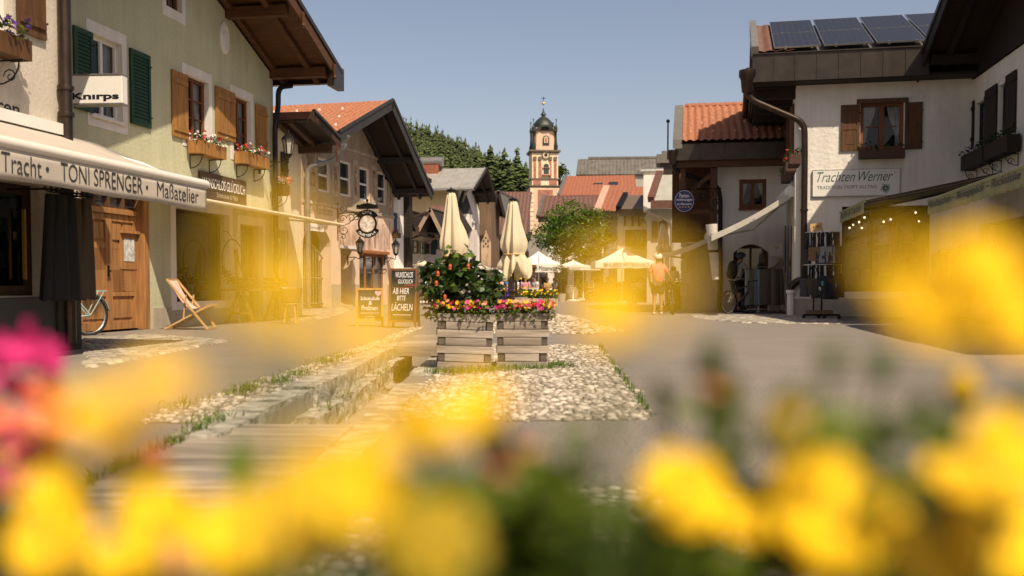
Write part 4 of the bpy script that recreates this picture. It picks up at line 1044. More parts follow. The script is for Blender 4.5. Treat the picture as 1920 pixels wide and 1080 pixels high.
t = thing('white_porch', 'low white projecting shop porch at the foot of the narrow white house', 'porch', at(752, 545, 46.5))
MB().box(-.65, .55, -.6, 1.2, -.6, 1.05).build('wall', M_white, t); MB().box(-.4, -.05, -.63, -.601, -.3, .7).build('window', M_pane, t); MB().slab([(-.75, -.7, 1.05), (1.1, -.7, .95), (1.1, 1.3, .95), (-.75, 1.3, 1.1)], .06).build('roof', M_zinc, t)

YH = House('yellow_house', 'pale yellow and mauve house with green shutters under open timber gables', 'house', *at(757, 500, 54)[:2], 52)
y1, y2 = YH.hit(794, 470)[0], YH.hit(832, 470)[0]
zt = YH.hit(780, 444)[1]
w1, w2, w3, w4 = YH.rect(769.5, 451, 774, 474), YH.rect(783, 452, 787, 475), YH.rect(801, 456, 808, 476), YH.rect(820, 450, 823, 467)
wall('wall', M_cream, YH.e, 0, y1, 0, zt + .6, [w1, w2], deep=6); wall('mauve_wall', M_mauve, YH.e, y1 + .004, y2 + 3, 0, zt + .6, [w3, w4], deep=6, y=.05)
M_shut_l = flat('light_green_paint', (.10, .12, .045)); M_shut_t = flat('dark_teal_paint', (.012, .035, .030))
for r_, ms in ((w1, M_shut_l), (w2, M_shut_l), (w3, M_shut_t), (w4, M_shut_t)):
    window(YH.e, r_, .12, 1, 2, .05, M_winwood)
    for a, b in ((r_[0] - .42, r_[0] - .02), (r_[1] + .02, r_[1] + .42)): shutter(YH.e, (a, b, r_[2] - .03, r_[3] + .03), ms, .0, style='panel')
def vgable(name, px0, pxa, px1, pyb, pya, pyb2, Y, over, deep, mt, ms, parent, mb=M_beam):
    """gable roof facing the camera, given by three points of its front edge"""
    e = parent; inv = e.matrix_world.inverted() if False else None
    L_, A_, R_ = at(px0, pyb, Y), at(pxa, pya, Y), at(px1, pyb2, Y)
    rz = Matrix.Rotation(-e.rotation_euler.z, 3, 'Z'); f = lambda p: rz @ (p - e.location)
    back = Vector((deep * .17, deep, 0))
    o = None
    for p, q in ((L_, A_), (A_, R_)):
        s_ = MB().slab([f(p), f(q), f(q + back), f(p + back)], .12)
        o2 = s_.build(name, mt, e); o = o or o2
        MB().beam(f(p) + Vector((0, 0, -.1)), f(q) + Vector((0, 0, -.1)), .06, .2).build('barge_board', mb, o2)
    MB().poly(f(L_ + back * .3), f(R_ + back * .3), f(A_ + back * .3)).build('gable_boarding', ms, o)
    return o
vgable('roof', 760, 770, 786, 430, 394, 440, 52.5, 0, 5, M_dkwood, M_dkwood, YH.e, M_dkwood)
vgable('roof', 782, 806, 829, 432, 389, 436, 51.5, 0, 5, M_dkwood, M_dkwood, YH.e, wood('pale_beam', (.30, .22, .15), 'x'))
b = MB()
rz = Matrix.Rotation(-YH.e.rotation_euler.z, 3, 'Z'); f = lambda p: rz @ (p - YH.e.location)
b.beam(f(at(762, 410, 51.8)), f(at(804, 398, 51.4)), .1, .12).beam(f(at(783, 425, 51.4)), f(at(783, 441, 51.4)), .16, .16).beam(f(at(760, 452, 52)), f(at(783, 443, 51.4)), .09, .09).beam(f(at(795, 455, 52)), f(at(825, 444, 51.6)), .09, .09)
b.build('brace_beams', M_beam, YH.e)
tiles('roof_tiles', YH.e, M_tile_b, f(at(812, 424, 53)), f(at(842, 424, 53)), f(at(842, 387, 56)), f(at(808, 387, 56)), tw=.3, course=.4, sub=4)

# ================================================================ long white house with the grey metal roof
LW = House('white_house', 'long white house with a grey sheet metal roof and a yellow end wall', 'house', -3.5, 65, 80)
e_r, a_p, r_b = LW.hit(889, 354, -1.4), LW.hit(912, 316, -1.4), LW.hit(930, 377, -1.4)
lk, rk = (a_p[1] - e_r[1]) / (a_p[0] - e_r[0]), (a_p[1] - r_b[1]) / (r_b[0] - a_p[0])

lx1 = LW.hit(899, 450)[0]
ho = []
for px in (872, 879, 886, 892.5): ho.append(LW.rect(px - 2.2, 418, px + 2.0, 440))
for px in (869, 875.5, 881.5, 887.3, 892.6): ho.append(LW.rect(px - 2.2, 461, px + 2.0, 484))
wall('wall', M_white, LW.e, 0, lx1, 0, 12, ho, deep=.4, gable=(a_p[0], a_p[1] - .1, lk, rk))
for r_ in ho:
    window(LW.e, r_, .1, 1, 2, .06); 
b = MB()
for r_ in ho[:4]: b.box(r_[0] - .1, r_[1] + .1, -.08, -.001, r_[3] + .03, r_[3] + .14)
b.box(0, lx1, -.1, -.001, ho[4][2] - .35, ho[4][2] - .2).build('mouldings', M_trim, LW.e)
# end wall looking to the camera
MB().poly((-.0, 0, 0), (0, 12, 0), (0, 12, e_r[1] + .2), (0, 0, e_r[1] + .2)).build('end_wall', M_yellow_pl, LW.e)

MB().box(-.05, -.005, 5.4, 6.2, e_r[1] - 2.0, e_r[1] - 1.1).build('window', flat('violet_window', (.06, .03, .06)), LW.e)
gable_roof(LW, a_p[0], a_p[1], lk, rk, e_r[0], r_b[0], 1.4, 14, M_metal_roof, M_dkwood_y, M_dkwood, barge=.22, purlins=(a_p[0], a_p[0] + 2, a_p[0] - 2), rafters=True)
b = MB()
for k in range(17):
    y = -1.3 + k * .92
    b.beam((e_r[0], y, e_r[1] + .09), (a_p[0], y, a_p[1] + .09), .03, .05)
b.build('standing_seams', M_metal_roof, LW.e)
MB().tube([(e_r[0] - .08, -1.4, e_r[1] - .02), (e_r[0] - .08, 13, e_r[1] - .02)], .1, 8).tube([(e_r[0] - .0, -.9, e_r[1] - .1), (.1, -.2, e_r[1] - .9), (.1, -.1, 1)], .07, 8).build('gutter', M_zinc, LW.e)
cy_ = min((abs((lambda p: 960 + FP * p.x / p.y)(LW.w(a_p[0] - .6, y * .1, 8)) - 810), y * .1) for y in range(0, 140))[1]
chm = MB().box(a_p[0] - 1.0, a_p[0] - .2, cy_ - .5, cy_ + .5, a_p[1] - 1.2, a_p[1] + .2).build('chimney', M_tile_r, LW.e)
MB().tube([(a_p[0] - .6, cy_ - .75, a_p[1] + .45), (a_p[0] - .6, cy_ + .75, a_p[1] + .45)], .33, 14).build('chimney_cowl', M_zinc, chm, smooth=40)
ob = MB().lathe([(.0, 0), (.62, 0), (.0, 1.9)], 4, (.0, 0, 0)).build('turret_roof', M_ink, LW.e)
q_ = LW.hit(868, 402, -.3); ob.location = (q_[0], -.35, q_[1])
MB().box(q_[0] - .45, q_[0] + .45, -.8, -.002, q_[1] - 1.6, q_[1] - .01).build('bay_turret', M_trim, LW.e)
t = thing('brown_house', 'brown tiled gable roof edge peeking out behind the left closed parasol', 'house', at(865, 500, 60))
rz = Matrix.Identity(3); 
p = [at(846, 384, 58), at(878, 436, 58)]
MB().slab([p[0] - t.location, p[1] - t.location, p[1] - t.location + Vector((-.6, 3.2, -.2)), p[0] - t.location + Vector((-.6, 3.2, -.2))][::-1], .3).build('roof', M_dkwood, t)
MB().box(-1.2, .1, .8, 3, 0 - t.location.z, 2.4).build('wall', M_white, t); MB().box(.2, .5, -1.95, -1.7, 1.6, 2.2).build('pipe_end', M_iron, t)

# ================================================================ timber house with painted board
TBH = House('timber_house', 'tall weathered timber house front with a pale pointed painted board', 'house', *at(898, 500, 72)[:2], -6)
tw_, tz = TBH.hit(921, 450)[0], TBH.hit(910, 390)[1]
M_oldtim = wood('old_brown_timber', (.16, .10, .06), 'z', .4, .8, 3)
wall('wall', M_oldtim, TBH.e, 0, tw_, 0, tz + 1.4, deep=5)
p = [TBH.hit(*q, -.06) for q in ((902, 500), (920.5, 500), (920.5, 455), (911, 431), (902, 456))]
MB().hexa([(a, -.06, c) for a, c in p], [(a, -.003, c) for a, c in p]).build('painted_board', mat('painted_pale_board', (.30, .20, .13), .8, 0, .3, 2.5, .1, 30, (1, 1, .3), col2=(.45, .33, .22), detail=8), TBH.e)
b = MB()
for px, py in ((907, 452), (911, 446), (915, 452), (907, 462), (911, 457), (915, 462)):
    q = TBH.hit(px, py, -.07); MB().box(q[0] - .05, q[0] + .05, -.075, -.062, q[1] - .07, q[1] + .07).build('peg_hole', M_ink, TBH.e)
vgable('roof', 921, 934, 946, 400, 356, 402, 74, 0, 9, M_dark_roof, M_dkwood, TBH.e, M_dkwood)
RBH = House('red_roofed_house', 'house with a steep red brown tiled roof left of the church tower', 'house', *at(925, 500, 92)[:2], -6)
q0, q1, q2, q3 = [RBH.hit(*p, o) for p, o in (((920, 440), -1), ((989, 440), -1), ((989, 360), 4), ((936, 360), 4))]
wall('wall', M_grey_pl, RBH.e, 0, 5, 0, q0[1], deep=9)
tiles('roof', RBH.e, M_tile_b, (q0[0] - .5, -1, q0[1] - .3), (q1[0], -1, q1[1] - .3), (q1[0], 4, q2[1]), (q0[0] - .5, 4, q3[1]), tw=.34, course=.5, sub=4)
MB().box(.2, 3.4, -3, -2.7, q0[1] - 1.5, q0[1] - .6).slab([(.2, -3, q0[1] - .6), (3.6, -3, q0[1] - .6), (3.6, .2, q0[1] + .3), (.2, .2, q0[1] + .3)], .1).box(.3, 3.3, -2.7, 0, 0, q0[1] - 1.5).build('balcony', M_dkwood, RBH.e)

# ================================================================ church
TY = 230.0
def T(px, py): return at(px, py, TY)
c0 = T(1018.5, 500)
CT = thing('church_tower', 'pink painted baroque church tower with a dark onion dome and clock', 'church tower', (c0.x, TY, 0), rad(6))
mz = lambda py: at(1018, py, TY - 3.3).z
ppm = FP / (TY - 3.3)
M_tp = plaster('tower_pink', (.66, .47, .34), .1, 3, .06); M_tc = plaster('tower_cream', (.74, .61, .42), .1, 3, .06); M_tr = mat('tower_marbling', (.36, .15, .10), .9, 0, .3, .9, detail=8); M_cop = mat('dark_copper', (.035, .042, .034), .5, .4, .3, .6)
def tb(b, px0, px1, py0, py1, d=0.0, hw=None):
    x0, x1 = (px0 - 1018.5) / ppm, (px1 - 1018.5) / ppm; h = hw or (x1 - x0) / 2
    return b.box(x0 - d, x1 + d, -h - d, h + d, mz(py1), mz(py0))
b = MB(); tb(b, 990, 1047, 352, 560); b.build('shaft', M_tp, CT)
b = MB(); tb(b, 994, 1043, 286, 347.5); b.build('belfry', M_tc, CT)
b = MB(); x0 = (998.5 - 1018.5) / ppm; hq = 20.5 / ppm
oct_ = [(s * hq, t * hq * .62) for s, t in ((-1, -1), (-1, 1))]
pl = [(-hq * .78, -hq), (hq * .78, -hq), (hq, -hq * .72), (hq, hq * .72), (hq * .78, hq), (-hq * .78, hq), (-hq, hq * .72), (-hq, -hq * .72)]
b.hexa([(x, y, mz(281.5)) for x, y in pl], [(x, y, mz(238)) for x, y in pl]); b.build('upper_stage', M_tp, CT)
for k_ in ((988, 1049, 347.5, 349.5), (990, 1047, 349.5, 352), (989.5, 1047.5, 281, 284), (992, 1045, 284, 286.2), (992, 1045, 334, 336)):
    b = MB(); tb(b, *k_); b.build('cornice', mat('tower_cornice', (.14, .115, .075), .7, 0, .2, 2), CT)
F_ = -26.5 / ppm - .0
b = MB()   # corner stones of the shaft, pilasters of the belfry
for k in range(24):
    z0, z1 = mz(560 - k * 8.6), mz(560 - k * 8.6 - 7)
    for s in (-1, 1):
        xa = s * 28.5 / ppm; wq = (7 if k % 2 else 5) / ppm
        b.box(min(xa, xa - s * wq), max(xa, xa - s * wq), -28.5 / ppm - .12, -28.5 / ppm + .0, z0, z1)
b.build('corner_stones', M_tc, CT)
b = MB()
for a, c in ((997, 1001.5), (1006.5, 1011), (1026, 1030.5), (1035.5, 1040)):
    b.box((a - 1018.5) / ppm, (c - 1018.5) / ppm, -24.5 / ppm - .14, -24.5 / ppm + .01, mz(333.5), mz(300)); 
b.box(-22 / ppm, -8 / ppm, -24.5 / ppm - .1, -24.5 / ppm, mz(346), mz(337.5)).box(8 / ppm, 22 / ppm, -24.5 / ppm - .1, -24.5 / ppm, mz(346), mz(337.5))
b.box(24.5 / ppm, 24.5 / ppm + .1, -20 / ppm, -12 / ppm, mz(333), mz(300)).box(24.5 / ppm, 24.5 / ppm + .1, 4 / ppm, 12 / ppm, mz(333), mz(300))
b.box(-14 / ppm, 14 / ppm, -28.5 / ppm - .1, -28.5 / ppm, mz(388), mz(356)).build('marbled_panels', M_tr, CT)
b = MB()
for a in (999.2, 1008.7, 1028.2, 1037.8): b.box((a - 3 - 1018.5) / ppm, (a + 3 - 1018.5) / ppm, -24.5 / ppm - .3, -24.5 / ppm, mz(300), mz(293.5))
b.build('capitals', mat('tower_cornice', (.14, .115, .075)), CT)
def cdisc(name, m, r, py, y, parent, t=.1, rin=0):
    o = MB().lathe([(max(.01, rin), 0), (r, 0), (r, t), (max(.01, rin), t)], 28).build(name, m, parent); o.rotation_euler = (PI / 2, 0, 0); o.location = (1.2 / ppm, y, mz(py)); return o
ck = cdisc('clock', M_tc, 7 / ppm, 290.5, -24.5 / ppm - .02, CT, .25)
MB().tube([(1.2 / ppm + 6.8 / ppm * math.cos(a), -24.5 / ppm - .27, mz(290.5) + 6.8 / ppm * math.sin(a)) for a in [2 * PI * k / 28 for k in range(28)]], .1, 5, closed=True).build('clock_ring', mat('tower_cornice', (.14, .115, .075)), CT)
cdisc('clock_centre', M_cop, 3.2 / ppm, 290.5, -24.5 / ppm - .28, CT, .04)
b = MB()
for k in range(12):
    a = 2 * PI * k / 12; cxk, czk = 1.2 / ppm + 5.9 / ppm * math.sin(a), mz(290.5) + 5.9 / ppm * math.cos(a)
    b.box(cxk - .06, cxk + .06, -24.5 / ppm - .34, -24.5 / ppm - .28, czk - .09, czk + .09)
b.beam((1.2 / ppm, -24.5 / ppm - .36, mz(290.5)), (1.2 / ppm + 3 / ppm, -24.5 / ppm - .36, mz(286)), .12, .05, (0, 1, 0)).beam((1.2 / ppm, -24.5 / ppm - .36, mz(290.5)), (1.2 / ppm - 2.5 / ppm, -24.5 / ppm - .36, mz(289)), .12, .05, (0, 1, 0)).build('clock_hands', M_ink, CT)
def arch(name, m, px0, px1, pyt, pyb, yf, t=.12):
    x0, x1, zt_, zb_ = (px0 - 1018.5) / ppm, (px1 - 1018.5) / ppm, mz(pyt), mz(pyb); r = (x1 - x0) / 2; n = 10
    p = [(x0, zb_), (x1, zb_)] + [((x0 + x1) / 2 + r * math.cos(PI * k / n), zt_ - r + r * math.sin(PI * k / n)) for k in range(n + 1)]
    return MB().hexa([(a, yf - t, c) for a, c in p], [(a, yf, c) for a, c in p]).build(name, m, CT)
arch('window_surround', M_tc, 1013, 1027.5, 304, 327, -24.5 / ppm, .2); arch('window', M_pane, 1015.5, 1025.5, 306.5, 326, -24.5 / ppm - .2, .03); 
b = MB().box(-6 / ppm, 10.5 / ppm, -24.5 / ppm - .5, -24.5 / ppm, mz(329), mz(327)).box(-5 / ppm, 9 / ppm, -24.5 / ppm - .5, -24.5 / ppm - .3, mz(315), mz(314)).build('balustrade', M_tr, CT)
arch('window_surround', M_cop, 1014.5, 1026.5, 253, 271, -hq, .15); arch('window', M_tc, 1017, 1024, 255, 267, -hq - .15, .03); arch('window', M_tr, 1018.4, 1022.6, 256, 266, -hq - .18, .03)
b = MB()
for s in (-1, 1):   # corner scrolls beside the upper stage
    for yy in (-1, 1):
        b.lathe([(.15, 0), (.42, .2), (.5, 1), (.3, 1.8), (.22, 3), (.25, 4.4), (.4, 4.9), (.35, 5.4), (.08, 5.8)], 8, (s * hq * 1.02, yy * hq * .92, mz(281)))
        b.lathe([(.25, 0), (.18, .8), (.08, 1.5), (.06, 2.3), (.18, 2.5), (.02, 2.8)], 8, (s * hq * 1.05, yy * hq * .95, mz(244)))
b.build('corner_scrolls', M_cop, CT, smooth=40)
prof = [(0, -.4), (24.5, -.2), (24.8, .5), (22.5, 1.3), (21.2, 3.4), (21.0, 6.5), (20.0, 11), (17.6, 16.5), (14.2, 21), (9.5, 25.5), (5.0, 28.6), (3.6, 30), (3.0, 32), (5.4, 32.8), (5.0, 34), (2.6, 37), (1.2, 41), (.8, 45)]
def ribs(a, i): return 1 + .025 * abs(math.sin(a * 4)) if i > 3 else 1.0
dome = MB().lathe([(r / ppm, z / ppm) for r, z in prof], 32, (0, 0, mz(244)), ribs).build('dome', M_cop, CT, smooth=50)
b = MB()   # swung eaves over the front gable
def curve(k): return math.cos(k * PI) * .5 + .5
for k in range(14):
    u0, u1 = k / 7 - 1, (k + 1) / 7 - 1
    h0, h1 = mz(246) + curve(u0) * 9 / ppm, mz(246) + curve(u1) * 9 / ppm
    for yy in (-1, ):
        b.hexa([(u0 * 23 / ppm, -hq - .7, h0), (u1 * 23 / ppm, -hq - .7, h1), (u1 * 23 / ppm, -hq + 2, h1), (u0 * 23 / ppm, -hq + 2, h0)], [(u0 * 23 / ppm, -hq - .7, h0 + .45), (u1 * 23 / ppm, -hq - .7, h1 + .45), (u1 * 23 / ppm, -hq + 2, h1 + .45), (u0 * 23 / ppm, -hq + 2, h0 + .45)])
    b.poly((u0 * 19 / ppm, -hq - .001, mz(246)), (u1 * 19 / ppm, -hq - .001, mz(246)), (u1 * 19 / ppm, -hq - .001, h1), (u0 * 19 / ppm, -hq - .001, h0)) if False else None
b.build('swung_eaves', M_cop, CT)
MB().ball((0, 0, mz(189)), 3.0 / ppm, 14, 9).build('gilded_ball', mat('gilding', (.75, .55, .2), .35, .8), CT, smooth=60)
MB().tube([(0, 0, mz(187)), (0, 0, mz(176))], .07, 5).box(-.45, .45, -.05, .05, mz(179.5), mz(178.5)).build('cross', M_iron, CT)
NV = House('church_nave', 'long church nave roof of grey weathered sheet metal behind the red roofs', 'church', *at(1083, 500, 205)[:2], -4)
q0, q1 = NV.hit(1080, 328), NV.hit(1250, 328); r0, r1 = NV.hit(1082, 298, 3), NV.hit(1250, 298, 3)
wall('wall', M_grey_pl, NV.e, 0, q1[0], 0, q0[1], deep=14)
MB().slab([(q0[0], -.6, q0[1]), (q1[0], -.6, q0[1]), (q1[0], 3.5, r0[1]), (q0[0] + .4, 3.5, r0[1])], .3).build('roof', M_dark_roof, NV.e)
b = MB()
for k in range(26): x = q0[0] + .2 + (q1[0] - q0[0]) * k / 25; b.beam((x, -.6, q0[1] + .05), (x + .2, 3.5, r0[1] + .05), .12, .15)
b.box(q0[0] + 2.5, q1[0], 3.3, 3.9, r0[1], r0[1] + .45).build('roof_seams', M_dark_roof, NV.e)

# ================================================================ roofs right of the tower
def roofhouse(name, label, eave, ridge, Y, dy, wm, tm, wl=None, wr=None, deg=-8, th=.25, tile=True, over=.9, verge=None, vm=None, **kw):
    """eave = (px left, px right, py), ridge = (px left, px right, py): near roof slope seen from the square"""
    H = House(name, label, 'house', *at(eave[0], 500, Y)[:2], deg)
    a, b_ = H.hit(eave[0], eave[2]), H.hit(eave[1], eave[3] if len(eave) > 3 else eave[2]); c, d = H.hit(ridge[0], ridge[2], dy), H.hit(ridge[1], ridge[2], dy)
    z = a[1]; el, er, rl, rr = (a[0], 0, z), (b_[0], 0, z), (c[0], dy, c[1]), (d[0], dy, c[1])
    R_ = MB().slab([el, er, rr, rl], th).slab([rl, rr, (rr[0], 2 * dy, z), (rl[0], 2 * dy, z)], th).build('roof', tm, H.e)
    if tile: tiles('roof_tiles', R_, tm, el, er, rr, rl, sub=4, **kw)
    if vm: MB().beam(Vector(el) + Vector((-.02, 0, .05)), Vector(rl) + Vector((-.02, 0, .05)), verge or .3, .3).build('verge', vm, R_)
    MB().box(el[0], er[0], -.12, -.002, z - th - .12, z + .02).build('gutter', M_pipe, R_)
    x0, x1 = (H.hit(wl, 450, over)[0] if wl else a[0] + .6), (H.hit(wr, 450, over)[0] if wr else b_[0] - .2)
    H.wx0, H.wx1, H.z = x0, x1, z
    return H
H1 = roofhouse('red_roofed_house', 'long house with a broad red tiled roof and two skylights below the church nave', (1048, 1195, 368), (1062, 1190, 331), 95, 6, M_cream, M_tile_r, tw=.36, course=.46, vm=M_zinc)
wall('wall', M_cream, H1.e, .6, H1.wx1, 0, H1.z, deep=10, y=.9)
for px, py in ((1121, 352), (1150, 350)):
    x, z = H1.hit(px, py, 3); k = MB().slab([(x - .45, 2.6, z - .3 + .22), (x + .45, 2.6, z - .3 + .22), (x + .45, 3.4, z + .3 + .22), (x - .45, 3.4, z + .3 + .22)], .12).build('skylight', M_pane, H1.e)
H2 = roofhouse('brown_roofed_house', 'house with a dark brown tiled roof just behind the green tree', (1009, 1130, 408), (1020, 1128, 368), 80, 4.5, M_white, M_tile_b, tw=.36, course=.44, vm=M_dark_roof, verge=.3)
sh_ = [(1.2 + k * 1.5, 2.3 + k * 1.5, 0.0, 2.5) for k in range(3)]
wall('wall', M_white, H2.e, .7, H2.wx1, 0, H2.z - .2, sh_, deep=8, y=.9, reveal=.3)
for r_ in sh_: window(H2.e, r_, 1.1, 2, 1, .1, M_dkwood, name='shop_front')  # dark fronts added to darken a wall that only lies in shade
H3 = roofhouse('red_roofed_house', 'house with a bright red tiled roof and blue grey wall right of the tree', (1120, 1210, 398), (1138, 1222, 352), 72, 4.5, M_cream, M_tile_r, tw=.34, course=.42, vm=flat('pink_verge', (.45, .28, .2)), verge=.5)
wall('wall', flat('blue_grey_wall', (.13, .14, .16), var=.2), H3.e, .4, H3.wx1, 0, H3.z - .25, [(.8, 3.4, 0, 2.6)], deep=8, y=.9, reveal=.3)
window(H3.e, (.8, 3.4, 0.02, 2.6), 1.1, 3, 1, .1, M_dkwood, name='shop_front')  # added opening, its dark glass stands for shade on the wall
H4 = roofhouse('cream_house', 'cream house with dark shutters below a brown sheet metal roof', (1160, 1226, 393, 391), (1174, 1230, 366), 60, 2.6, M_cream, flat('brown_painted_roof', (.12, .085, .065), rough=.6, vs=1.2), tile=False, vm=M_iron, th=.3)
w_ = H4.rect(1188, 431, 1203, 462, .9)
H4.wx0 = H4.hit(1158, 450, .9)[0]
wall('wall', M_cream, H4.e, H4.wx0, H4.wx1 + 1.2, 0, H4.z - .2, [w_, (H4.wx0 + .4, H4.wx0 + 2.1, 0, 2.4)], deep=6, y=.9)
window(H4.e, (H4.wx0 + .4, H4.wx0 + 2.1, .02, 2.4), 1.0, 2, 1, .1, M_dkwood, name='shop_front')  # another added dark front in place of the shade behind the parasols
window(H4.e, w_, 1.0, 2, 2, .07, M_dkwood, curtain=.4)
shutter(H4.e, (w_[0] - .5, w_[0] - .02, w_[2], w_[3]), M_shut_d, .85, style='panel'); shutter(H4.e, (w_[1] + .02, w_[1] + .3, w_[2], w_[3]), M_shut_d, .85, style='panel')
MB().box(w_[0] - .1, w_[1] + .1, .55, .85, w_[2] - .15, w_[2] + .15).build('window_box', M_shut_d, H4.e)
b = MB()
for px in (1172, 1186, 1198): q = H4.hit(px, 420, .5); b.beam((q[0], -.0, H4.z - .4), (q[0], .9, H4.z - .9), .12, .12)
b.build('brackets', M_beam, H4.e)
q = H4.hit(1216, 450, .2)
pp = pipe(H4.e, [(q[0] + .3, -.3, H4.z + .3), (q[0], .0, H4.z - .5), (q[0], .2, H4.z - 1.0), (q[0], .2, 0)], .13, M_zinc)
MB().lathe([(.12, -.5), (.3, -.1), (.3, .1)], 10, (q[0], .1, H4.z - .4)).build('rain_hopper', M_zinc, pp)
# house with the pale gable end and brown verges
H5 = House('grey_gabled_house', 'house with a pale grey roof slope edged in red brown sheet metal', 'house', *at(1218, 500, 50)[:2], -8)
q = [H5.hit(*p) for p in ((1220, 378), (1275, 378), (1275, 322), (1237, 322))]
MB().slab([(q[0][0], 0, q[0][1]), (q[1][0], 0, q[0][1]), (q[2][0], 2.2, q[2][1] + .1), (q[3][0], 2.2, q[2][1] + .1)], .2).build('roof', plaster('pale_grey_render', (.33, .32, .28), .1), H5.e)
MB().beam((q[0][0], -.03, q[0][1] + .1), (q[3][0], 2.2, q[2][1] + .2), .3, .3).build('verge', M_tile_b, H5.e)
MB().box(q[0][0], q[1][0], -.14, -.01, q[0][1] - .35, q[0][1] + .05).build('gutter', M_tile_b, H5.e)
wl_ = H5.hit(1228, 450, .8)[0]
w_ = H5.rect(1235, 415, 1252, 450, .8); w6 = H5.rect(1222, 415, 1232, 452, .8)
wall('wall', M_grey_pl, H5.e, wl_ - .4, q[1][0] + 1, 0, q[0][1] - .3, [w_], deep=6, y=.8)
window(H5.e, w_, .9, 2, 3, .06, M_winwood); shutter(H5.e, (w6[0], w_[0] - .03, w6[2], w6[3]), M_shut_b, .74)
q = H5.hit(1260, 450, .4)
pipe(H5.e, [(wl_ - .3, .3, H5.hit(1222, 395, .3)[1]), (q[0] - .1, .5, H5.hit(1250, 418, .5)[1]), (q[0], .5, H5.hit(1258, 430, .5)[1]), (q[0], .5, 0)], .09, M_zinc)
cm_ = H5.hit(1226, 345, 4); ch = MB().box(cm_[0] - .55, cm_[0] + .35, 3.2, 4.4, cm_[1] - 1.5, cm_[1] + .4).build('chimney', M_white, H5.e)
MB().tube([(cm_[0] - .7, 3.8, cm_[1] + .62), (cm_[0] + .5, 3.8, cm_[1] + .62)], .22, 12).build('chimney_cowl', M_zinc, ch, smooth=40)
H6 = House('dark_house', 'dark bronze clad roof corner between the church nave and the orange tiled house', 'house', *at(1232, 500, 58)[:2], -8)
q = [H6.hit(*p) for p in ((1234, 330), (1272, 330), (1272, 286), (1234, 286))]
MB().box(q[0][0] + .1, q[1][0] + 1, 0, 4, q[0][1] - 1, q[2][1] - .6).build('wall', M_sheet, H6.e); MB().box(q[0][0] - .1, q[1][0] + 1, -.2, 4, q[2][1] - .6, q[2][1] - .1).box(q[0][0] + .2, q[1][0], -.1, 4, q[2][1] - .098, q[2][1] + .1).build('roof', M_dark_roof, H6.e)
MB().box(q[0][0] - .3, q[1][0] + .5, .5, 4, 0, q[0][1] - 1).build('lower_wall', M_grey_pl, H6.e)

# ================================================================ wooded hill
def hz(x, y):
    """terrain height of the hill left of the church"""
    t = min(1, max(0, (y - 300) / 230.0)); t = t * t * (3 - 2 * t)
    prof_x = [(-420, 72), (-210, 74), (-110, 75), (-62, 74), (-45, 70), (-33, 66), (-22, 61), (-8, 55), (5, 48), (18, 42), (30, 36), (60, 23), (140, 8), (400, 0)]
    xn = x * 520.0 / max(y, 300)
    for (a, ha), (b_, hb) in zip(prof_x, prof_x[1:]):
        if a <= xn <= b_:
            h = ha + (hb - ha) * (xn - a) / (b_ - a); break
    else: h = 150 if xn < 0 else 0
    return (h + 1.5) * t + 1.0 * math.sin(x * .06) * t
b = MB(); b.grid(lambda u, v: (-420 + 640 * u, 290 + 330 * v, hz(-420 + 640 * u, 290 + 330 * v) - .5), 64, 40)
tag(b.build('hills', flat('forest_floor', (.022, .036, .012)), None, smooth=60), kind='structure')
def conifer_np(seed, h=18.0, rw=3.2, tiers=13, per=9):
    r_ = random.Random(seed); V, F = [], []
    for t in range(tiers):
        f = t / (tiers - 1); z = h * (.08 + .90 * f) + r_.uniform(-.3, .3); R_ = rw * (1 - f) ** .7 * (.85 + .3 * r_.random()) + .15
        for k in range(per):
            a = 2 * PI * (k + r_.random() * .7) / per + t; q = R_ * r_.uniform(.7, 1.15); dz = -q * r_.uniform(.15, .6); z += r_.uniform(-.45, .45) * h / tiers
            w_ = q * .42; ca, sa = math.cos(a), math.sin(a); i = len(V)
            V += [(0, 0, z + .7), (q * .55 * ca - w_ * sa, q * .55 * sa + w_ * ca, z + dz * .45), (q * ca, q * sa, z + dz), (q * .55 * ca + w_ * sa, q * .55 * sa - w_ * ca, z + dz * .45)]
            F.append((i, i + 1, i + 2, i + 3))
    return V, F
protos = [conifer_np(s, 18, rw, t, 11) for s, rw, t in ((1, 3.4, 14), (2, 4.2, 13), (3, 3.0, 15))]
allV, allF, off = [], [], 0
place = []
r7 = random.Random(3)
for _ in range(3400):
    y = r7.uniform(330, 600); x = r7.uniform(-.24, .02) * y
    pxq = 960 + x / y * FP
    if pxq > 992: continue
    place.append((x, y))
for bv, bf in [(protos[i], i) for i in range(3)]:
    ms_ = [rmat((x, y, hz(x, y) - 1), (s_ := r7.uniform(.5, .86), s_, s_ * r7.uniform(.85, 1.15)), Matrix.Rotation(r7.uniform(0, 6), 3, 'Z').to_quaternion()) for x, y in place[bf::3]]
    V, F = scatter(bv[0], bv[1], ms_); allV.append(V); allF.append(F + off); off += len(V)
tag(link('forest', mesh_np('forest', np.concatenate(allV), np.concatenate(allF)), None, M_needle), kind='stuff')
